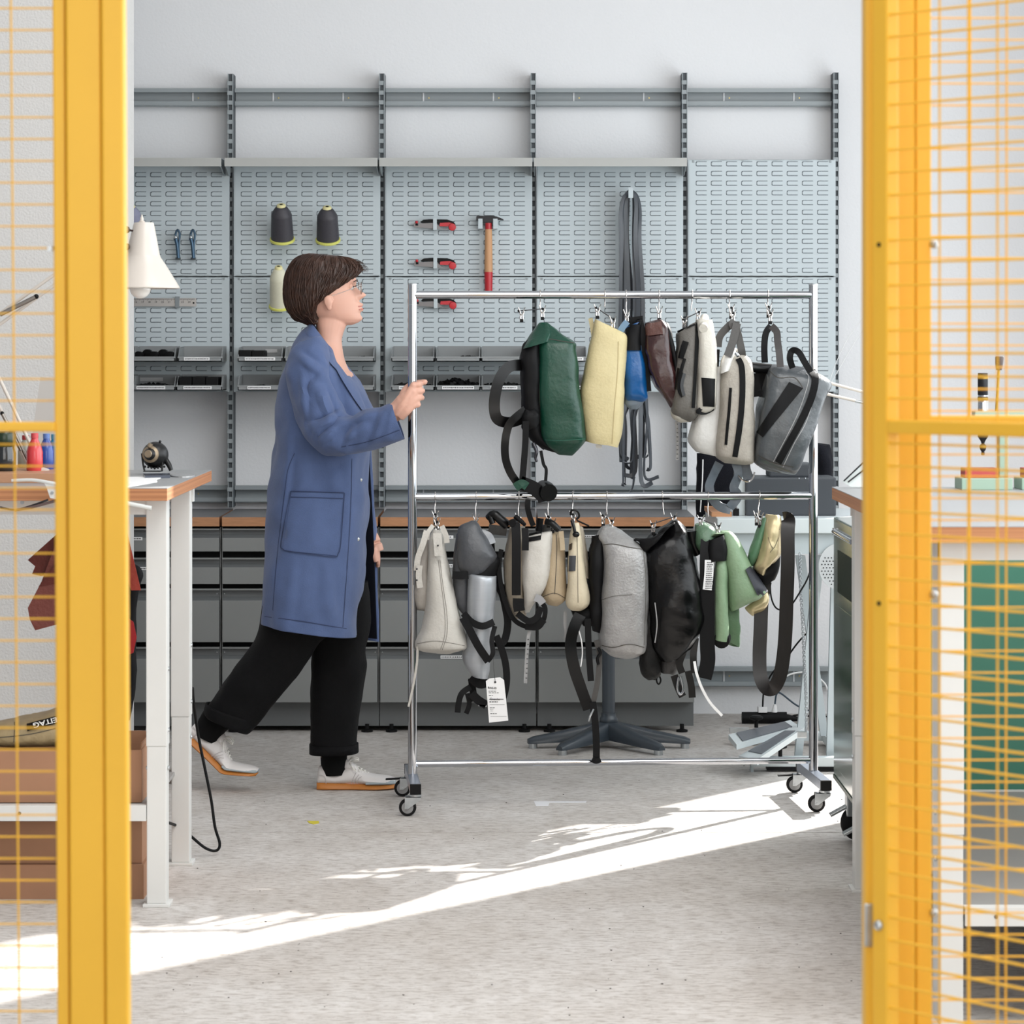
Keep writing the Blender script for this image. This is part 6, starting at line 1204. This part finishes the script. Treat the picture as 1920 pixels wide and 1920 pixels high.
pg_ = mat('pedal_grey', (104, 108, 114), .5)
def pedal(q, inset, th, d0, d1):
    def P3(p): x, y, d = p; return px(x, y, d)
    v = [P3(p) for p in q]; n = 4; m = MB(); m.add(v+[p-Vector((0, 0, th)) for p in v], [[0, 1, 2, 3], [7, 6, 5, 4]]+[[i, (i+1) % 4, 4+(i+1) % 4, 4+i] for i in range(4)]); o = m.build('treadle', sm_, t)
    c_ = sum(v, Vector())/4; w = [c_+(p-c_)*inset+Vector((0, 0, .001)) for p in v]; MB().add(w+[p+Vector((0, 0, .003)) for p in w], [[3, 2, 1, 0], [4, 5, 6, 7]]+[[i, 4+i, 4+(i+1) % 4, (i+1) % 4] for i in range(4)]).build('rubber_mat', pg_, o)
pedal([(1366, 1377, 10.35), (1482, 1350, 10.55), (1500, 1362, 10.45), (1381, 1396, 10.2)], .78, .018, 0, 0); pedal([(1385, 1417, 10.22), (1480, 1364, 10.42), (1508, 1364, 10.3), (1420, 1424, 10.1)], .72, .02, 0, 0)
for a, b in ((1418, 1345), (1463, 1399)):
    MB().lathe([(.007, -.03), (.007, -.006), (.012, -.004), (.023, .0), (.024, .006), (.016, .012)], px(a, b+3, 10.25 if b > 1390 else 10.4), (0, 0, 1), 22).build('knob', rubber, t, True)
MB().box(px(1368, 1374, 10.6), px(1404, 1364, 10.62)).build('bracket', steel, t)
ch = MB(); cp = cat([(1500, 1040), (1501, 1100), (1505, 1170), (1508, 1240), (1511, 1300), (1512, 1372)], 8)
for i, (a, b) in enumerate(cp[:-1]):
    for q in (0, .5):
        a_, b_ = a+(cp[i+1][0]-a)*q, b+(cp[i+1][1]-b)*q; w = 2.6 if (i*2+int(q*2)) % 2 == 0 else .8
        ch.tube([px(a_+w*math.cos(t_), b_+4.6*math.sin(t_), 10.28+(.004*math.cos(t_) if w < 1 else 0)) for t_ in [2*PI*z_/8 for z_ in range(8)]], .0012, 4, closed=True)
stuff(ch.build('chain', steel, t)); MB().box(px(1494, 1384, 10.27), px(1512, 1370, 10.29), .003).build('chain_hook', steel, t)
# machine head and cloths on the sewing table
D = 10.55; z0 = zt; mg = mat('machine_dark', (56, 60, 66), .45)
t = thing('sewing_machine', 'dark grey industrial sewing machine head on the white sewing table', 'machine', (X(1470, D), D, z0))
MB().box((X(1394, D), D-.1, z0), (X(1562, D), D+.12, Z(893, D)), .006).build('body', mg, t); MB().box((X(1440, D), D-.06, Z(893, D)), (X(1520, D), D+.1, Z(868, D)), .006).build('upper_arm', mg, t)
MB().box((X(1378, D), D-.08, z0), (X(1394, D), D+.06, Z(880, D)), .004).build('column', sm_, t)
for a, b in ((1385, 962), (1385, 974)): MB().lathe([(.004, 0), (.004, .003)], px(a, b, D-.08), (0, -1, 0), 8).build('screw', steel, t)
for a in (1498, 1510): MB().sphere(px(a, 897, D-.1), .003, 8).build('screw', steel, t)
MB().box((X(1372, D), D-.1, Z(965, D)), (X(1382, D), D-.06, Z(951, D)), .002).build('knob', rubber, t)
t = thing('black_jacket', 'black knitted jacket hung behind the right rack post', 'jacket', px(1548, 955, 10.9)); MB().loft(rings([(1520, 832, 1555, 834, .10), (1526, 850, 1557, 850, .14), (1528, 872, 1560, 868, .16), (1530, 900, 1558, 905, .15), (1530, 935, 1559, 950, .14), (1534, 958, 1560, 972, .12)], 10.9, 2.6)).build('cloth', mat('navy_knit', (16, 17, 24), .9, bump=.5, bscale=300), t, True, wr=.006)
t = thing('black_cloth', 'black cloth bundle under the pale grey bag straps', 'cloth', px(1330, 968, 11.0)); MB().loft(rings([(1307, 850, 1345, 850, .08), (1306, 900, 1386, 860, .12), (1306, 940, 1392, 930, .12), (1306, 968, 1392, 968, .12)], 11.0, 3)).build('cloth', mat('navy_knit', (16, 17, 24), .9), t, True, wr=.005)
MB().tube([px(1318, 862, 10.95), px(1317, 900, 10.9), px(1313, 960, 10.9)], .0022, 6, k=3).build('cord', paper, t)
# power strip and cables
D = 11.62; t = thing('power_strip', 'black power strip with two plugs on the floor by the treadles', 'power strip', px(1432, 1356, D))
zc = Z(1344.5, D); MB().tube([(X(1391, D), D, .024), (X(1475, D), D, .024)], .0225, 20).build('housing', rubber, t, True); MB().tube([(X(1475, D), D, .022), (X(1486, D), D, .020), (X(1500, D), D, .018)], [.016, .008], 12).build('cable_gland', rubber, t, True)
MB().box((X(1421, D), D-.02, .045), (X(1438, D), D+.02, .066), .003).build('plug', paper, t); MB().tube([(X(1452, D), D, .045), (X(1453, D), D, .075)], [.012, .006], 12).build('plug', paper, t, True)
for nm, pts, m in (('dark', [(1430, 1326, D), (1431, 1305, D), (1434, 1290, D), (1448, 1262, D-.02), (1470, 1240, D-.1), (1496, 1205, D-.2), (1520, 1180, D-.3)], rubber), ('blue grey', [(1453, 1320, D), (1456, 1302, D), (1464, 1300, D), (1490, 1320, D), (1510, 1330, D), (1540, 1338, D)], mat('cable_teal', (50, 70, 84), .5)), ('pale', [(1470, 1270, 11.5), (1490, 1262, 11.5), (1520, 1262, 11.5), (1545, 1280, 11.5), (1552, 1296, 11.5)], paper), ('lower dark', [(1475, 1346, D), (1500, 1340, D), (1530, 1345, D), (1560, 1342, D)], rubber)):
    tag(MB().tube([px(*p) for p in pts], .0034, 8, k=6).build('cable', m, None, True), nm+' cable running from the power strip area behind the rack post', 'cable', 'cables by the sewing table')
tag(MB().tube([px(1444, 1080, 10.2), px(1446, 1120, 10.2), px(1458, 1142, 10.2), px(1480, 1138, 10.2), px(1500, 1110, 10.2), px(1516, 1080, 10.2), px(1524, 1044, 10.25)], .0028, 8, k=5).build('cable', rubber, None, True), 'black cable loop hanging under the sewing table beside the belt', 'cable', 'cables by the sewing table')
# ------------------------------------------------------------------ green trolley
GX0, GX1, GY0, GY1, GZ0, GZ1 = .966, 1.86, 8.38, 8.97, .185, .955
gr_ = mat('green_enamel', (44, 84, 58), .12, coat=.6); gf = mat('green_front', (80, 146, 124), .4)
t = thing('green_trolley', 'glossy green tool trolley on castors between the right table and the wall', 'trolley', ((GX0+GX1)/2, (GY0+GY1)/2, 0))
m = MB(); m.box((GX0, GY0+.02, GZ0), (GX1, GY1, GZ1-.0), .004); m.build('cabinet', gr_, t); MB().box((GX0+.004, GY0, GZ0+.03), (GX1-.004, GY0+.02, GZ1-.02), .002).build('door', gf, t)
MB().box((GX0-.0015, GY0+.03, .74), (GX0+.002, GY1-.12, .865), .001).build('hand_recess', mat('recess_dark', (16, 26, 18), .5), t); MB().tube([(GX0-.004, GY0+.06, .915), (GX0-.004, GY1-.06, .915)], .009, 14).build('push_handle', chrome, t, True)
for yy in (GY0+.05, GY1-.05): MB().box((GX0-.008, yy-.008, .905), (GX0, yy+.008, .925)).build('handle_mount', chrome, t)
MB().box((GX0-.002, GY0+.0, GZ0-.012), (GX1, GY1, GZ0)).build('base_rail', mat('green_dark', (30, 52, 32), .35), t); MB().box((GX0-.001, GY0+.06, GZ0+.03), (GX0+.001, GY1-.06, .70), .001).build('side_panel', gr_, t)
for xx in (GX0+.05, GX1-.08):
    for yy in (GY0+.14, GY1-.1):
        f_ = MB().box((xx-.025, yy-.028, .075), (xx+.045, yy+.028, GZ0-.012), .004).build('castor_fork', steel, t); MB().lathe([(.02, -.02), (.046, -.018), (.052, -.010), (.053, 0), (.052, .010), (.046, .018), (.02, .02)], (xx+.012, yy, .0535), (0, 1, 0), 30).build('wheel', rubber, t, True)
        MB().box((xx-.075, yy-.02, .085), (xx-.02, yy+.02, .093), .002, Matrix.Rotation(-.5, 3, 'Y')).build('brake_lever', steel, f_)
t = thing('black_slab', 'low black case on the floor under the right table', 'case', (1.5, 8.25, 0)); MB().box((1.22, 8.18, 0), (1.95, 8.34, .132), .006).build('case', mat('slab_black', (20, 20, 22), .5), t); MB().lathe([(.02, 0), (.02, .004), (.012, .006)], (1.375, 8.18, .10), (0, -1, 0), 16).build('steel_disc', steel, t)  # low dark block with a steel disc, below the green front
# ------------------------------------------------------------------ rivet presses on the right table
pgm = mat('press_green', (150, 174, 156), .4); bm_ = mat('press_black', (28, 28, 32), .35, .4); brass = mat('press_brass', (150, 122, 60), .35, .7)
def press(dx, label, knob=True):
    D = 8.02; s_ = F/D; t = thing('rivet_press', label, 'press', (X(1843+dx, D), D, ZT), 'rivet presses')
    q = lambda x, y, d=D: px(x+dx, y+2, d)
    MB().box(Vector((X(1797+dx, D), D-.06, ZT)), Vector((X(1892+dx, D), D+.07, Z(895, D))), .003).build('base', pgm, t); MB().box(Vector((X(1805+dx, D), D-.04, Z(895, D))), Vector((X(1868+dx, D), D+.04, Z(877, D))), .002).build('red_block', mat('block_red', (178, 66, 66), .5), t)
    MB().box(Vector((X(1874+dx, D), D+.0, Z(895, D))), Vector((X(1891+dx, D), D+.05, Z(786, D))), .004).build('column', pgm, t); MB().box(q(1828, 786, D-.02), q(1920, 768, D+.04), .003).build('arm', pgm, t)
    MB().lathe([(.0133, 0), (.0133, .055), (.011, .058), (.0135, .062), (.0135, .070), (.011, .073)], q(1843, 770), (0, 0, 1), 22).build('chrome_shaft', chrome, t, True); MB().lathe([(.0142, .03), (.0142, .040), (.0120, .042), (.0142, .046), (.0142, .093), (.0135, .104)], q(1843, 770), (0, 0, 1), 22).build('spring_cover', bm_, t, True)
    MB().lathe([(.0146, .088), (.0146, .094)], q(1843, 770), (0, 0, 1), 22).build('ring', brass, t, True); MB().lathe([(.0148, .034), (.0148, .038)], q(1843, 770), (0, 0, 1), 22).build('ring', brass, t, True)
    MB().lathe([(.004, -.074), (.005, -.070), (.004, -.064), (.008, -.058), (.009, -.052), (.008, -.046), (.004, -.043), (.006, -.036), (.014, -.024), (.014, 0)], q(1843, 800), (0, 0, 1), 22).build('chuck', bm_, t, True); MB().lathe([(.0093, -.054), (.0095, -.051), (.0093, -.048)], q(1843, 800), (0, 0, 1), 18).build('ring', brass, t, True)
    if knob: MB().tube([q(1868, 772), q(1873, 690)], .004, 10).build('lever', brass, t, True); MB().lathe([(.008, 0), (.011, .018), (.012, .034), (.010, .037)], q(1873, 692), (0.05, 0, 1), 20).build('lever_knob', mat('knob_dark', (70, 56, 50), .4), t, True)
press(0, 'pale green rivet press with a red block, nearer the yellow door frame'); press(112, 'pale green rivet press at the picture edge')
# desk lamp on the sewing table, mostly hidden
D = 10.2; t = thing('desk_lamp', 'white spring-arm lamp at the right, its arms passing behind the yellow frame', 'lamp', (X(1632, D), D+.2, zt))
for a, b in (((1500, 703), (1640, 741)), ((1500, 727), (1640, 760))): MB().tube([px(*a, D), px(*b, D)], .0052, 8).build('arm', lw, t)
MB().tube([px(1604, 752, D-.02), px(1640, 760, D-.02)], .006, 10).build('spring', steel, t, True); MB().tube([px(1640, 748, D), px(1632, 850, D+.1), Vector((X(1632, D+.2), D+.2, zt+.02))], .0055, 8).build('lower_arm', lw, t); MB().box(Vector((X(1620, D), D+.16, zt)), Vector((X(1640, D), D+.24, zt+.03)), .003).build('clamp', lw, t)
MB().lathe([(.065, 0), (.05, .03), (.03, .05), (.026, .09), (.018, .095)], px(1484, 740, D), (0.1, 0, 1), 30).build('shade', lw, t, True)
MB().tube([px(1553, 722, D), px(1572, 670, D), px(1600, 620, D), px(1640, 590, D), px(1640, 750, D)], .0009, 5, k=4).build('wire', mat('wire_pale', (200, 200, 200), .5), t); MB().tube([px(1556, 722, D), px(1580, 680, D), px(1604, 640, D), px(1625, 610, D)], .0009, 5, k=4).build('wire', mat('wire_pale', (200, 200, 200), .5), t)
D = 8.05; t = tag(MB().prism([(1580, 903), (1622, 862), (1640, 862), (1640, 913), (1596, 913)], D, D+.004).build('acrylic_stand', mat('acrylic', (214, 222, 220), .15, coat=.4)), 'clear-white angled acrylic stand at the corner of the right table', 'stand')
for a, b in (((1582, 902), (1622, 864)), ((1590, 904), (1626, 876))): MB().tube([px(*a, D-.004), px(*b, D-.004)], .0022, 6).build('edge_rod', mat('dark_metal', (70, 70, 74), .25, .8), t)
# ------------------------------------------------------------------ yellow wire-mesh partition and its open door
YP = 4.1; SP = F/YP
def vprism(mb, xt0, xt1, xb0, xb1, y0, y1): # vertical bar, picture x at top (y=0) and bottom (y=1920)
    zt_, zb_ = 2.12, 0.0; yt, yb = 650+(H-zt_)*SP, 650+(H-zb_)*SP; f = lambda a, b, y: a+(b-a)*y/1920
    P = [(f(xt0, xb0, yt), yt), (f(xt1, xb1, yt), yt), (f(xt1, xb1, yb), yb), (f(xt0, xb0, yb), yb)]; mb.prism(P, y0, y1); return mb
def bev(o, w=.003): q = o.modifiers.new('bev', 'BEVEL'); q.width = w; q.segments = 3; q.limit_method = 'ANGLE'; return o
def mesh_panel(t, xa, xb, vx, y0, dz=.03, r=.0013, zref=None, lean=0):
    m = MB(); z = zref
    while z > .06: z -= dz
    while z < 2.08: m.tube([(xa, y0, z), (xb, y0, z)], r, 6); z += dz
    stuff(m.build('horizontal_wires', yel, t)); m = MB()
    for v in vx: m.tube([(v-lean*(.5), y0-.004, 2.09), (v+lean*.93, y0-.004, .05)], r*1.1, 6)
    stuff(m.build('vertical_wires', yel, t))
t = thing('mesh_partition', 'yellow wire-mesh partition panel and posts on the left', 'partition', (-.6, YP, 0))
bev(vprism(MB(), 98, 121, 107, 130, YP-.008, YP+.016).build('panel_frame', yel, t)); bev(vprism(MB(), 122, 188, 131, 197.5, YP-.014, YP+.036).build('post', yel, t), .004); bev(vprism(MB(), 188.6, 231.5, 198.1, 241, YP-.018, YP+.015).build('door_jamb', yel, t), .004)
zh = H-(15-650)/SP; mesh_panel(t, X(-700, YP), X(104, YP), [X(27-68.4*k, YP) for k in range(9)], YP+.003, zref=zh, dz=.02995, lean=.012)
bev(MB().box((X(-700, YP), YP-.012, Z(809, YP)), (X(106, YP), YP+.012, Z(791, YP))).build('mid_rail', yel, t)); bev(MB().box((X(-760, YP), YP-.008, 0), (X(-700, YP), YP+.03, 2.12)).build('post', yel, t)); MB().box((X(93, YP), YP-.018, Z(472, YP)), (X(101, YP), YP-.006, Z(462, YP))).build('clip', steel, t)
t = thing('mesh_partition', 'yellow wire-mesh partition panel behind the open door on the right', 'partition', (.6, YP, 0))
bev(vprism(MB(), 1668, 1716, 1668, 1717, YP-.01, YP+.036).build('post', yel, t), .004); bev(vprism(MB(), 1716.6, 1746, 1717.6, 1748, YP-.004, YP+.02).build('panel_frame', yel, t))
mesh_panel(t, X(1744, YP), X(2500, YP), [X(1819+68.4*k, YP) for k in range(9)], YP+.006, zref=H-(33-650)/SP, dz=.03, lean=-.0015); bev(MB().box((X(1740, YP), YP-.004, Z(797, YP)), (X(2500, YP), YP+.02, Z(779, YP))).build('mid_rail', yel, t)); bev(MB().box((X(2500, YP), YP-.008, 0), (X(2560, YP), YP+.03, 2.12)).build('post', yel, t))
for yy in (458, 1115, 1712): MB().sphere(px(1751, yy, YP-.01), .006, 10).build('clip', steel, t)
# door leaf: swings towards the viewer
th_ = math.radians(48); d = Vector((math.cos(th_), -math.sin(th_), 0)); nrm = Vector((math.sin(th_), math.cos(th_), 0)); h0 = Vector((X(1660, 3.985), 3.985, 0)); Rl = Matrix.Rotation(-th_, 3, 'Z')
t = thing('mesh_door', 'open yellow wire-mesh door leaf swung towards the viewer on the right', 'door', h0)
def lbox(u0, u1, w0, w1, z0, z1, nm, m=yel, b=.003):
    c_ = h0+d*(u0+u1)/2+nrm*(w0+w1)/2+Vector((0, 0, (z0+z1)/2)); hh = Vector(((u1-u0)/2, (w1-w0)/2, (z1-z0)/2)); o = MB().box(c_-hh, c_+hh, b, Rl).build(nm, m, t); return o
lbox(-.012, .013, -.0125, .0125, .08, 2.08, 'hinge_stile'); lbox(.965, .99, -.0125, .0125, .08, 2.08, 'lock_stile'); zr_ = Z(801, 3.95); lbox(.013, .965, -.0125, .0125, zr_-.009, zr_+.009, 'mid_rail'); lbox(.013, .965, -.0125, .0125, .08, .105, 'bottom_rail'); lbox(.013, .965, -.0125, .0125, 2.055, 2.08, 'top_rail')
m = MB(); z = H-(26-650)/1413.0
while z > .12: z -= .03
z += .03
while z < 2.05: m.tube([h0+d*.008+nrm*-.006+Vector((0, 0, z)), h0+d*.97+nrm*-.006+Vector((0, 0, z))], .0019, 6); z += .03
stuff(m.build('horizontal_wires', yel, t)); m = MB()
for k in range(19): m.tube([h0+d*(.095+.048*k)+nrm*-.002+Vector((0, 0, .09)), h0+d*(.095+.048*k)+nrm*-.002+Vector((0, 0, 2.07))], .0015, 6)
stuff(m.build('vertical_wires', yel, t))
# steel keep, bolt and holes on the hinge side post
D = 4.02; t2 = thing('door_post', 'yellow door post with a steel strike plate, right side of the opening', 'post', (X(1640, D), D, 0))
zz = lambda y: Z(y, D)
bev(MB().box((X(1622, D), D+.002, 0), (X(1640, D), D+.042, 2.12)).build('post', yel, t2), .004); bev(MB().box((X(1640.5, D), D+.006, 0), (X(1667, D), D+.04, 2.12)).build('jamb', yel, t2), .004)
MB().box((X(1621, D), D-.003, zz(1775)), (X(1638, D), D+.004, zz(1694)), .002).build('strike_plate', steel, t2)
for yy in (1708, 1762): MB().lathe([(.003, 0), (.003, .001)], (X(1628, D), D-.003, zz(yy)), (0, -1, 0), 10).build('screw', steel, t2)
hd = bpy.data.objects['mesh_door']; f0 = h0-nrm*.0127
MB().sphere(f0+Vector((0, 0, Z(1734, 3.98))), .0075, 16).build('bolt_head', steel, hd, True)
for b in (459, 1131): MB().lathe([(.0032, 0), (.0032, .001)], f0+Vector((0, 0, Z(b, 3.98))), -nrm, 12).build('drilled_hole', mat('hole_dark2', (30, 22, 8), .8), hd)
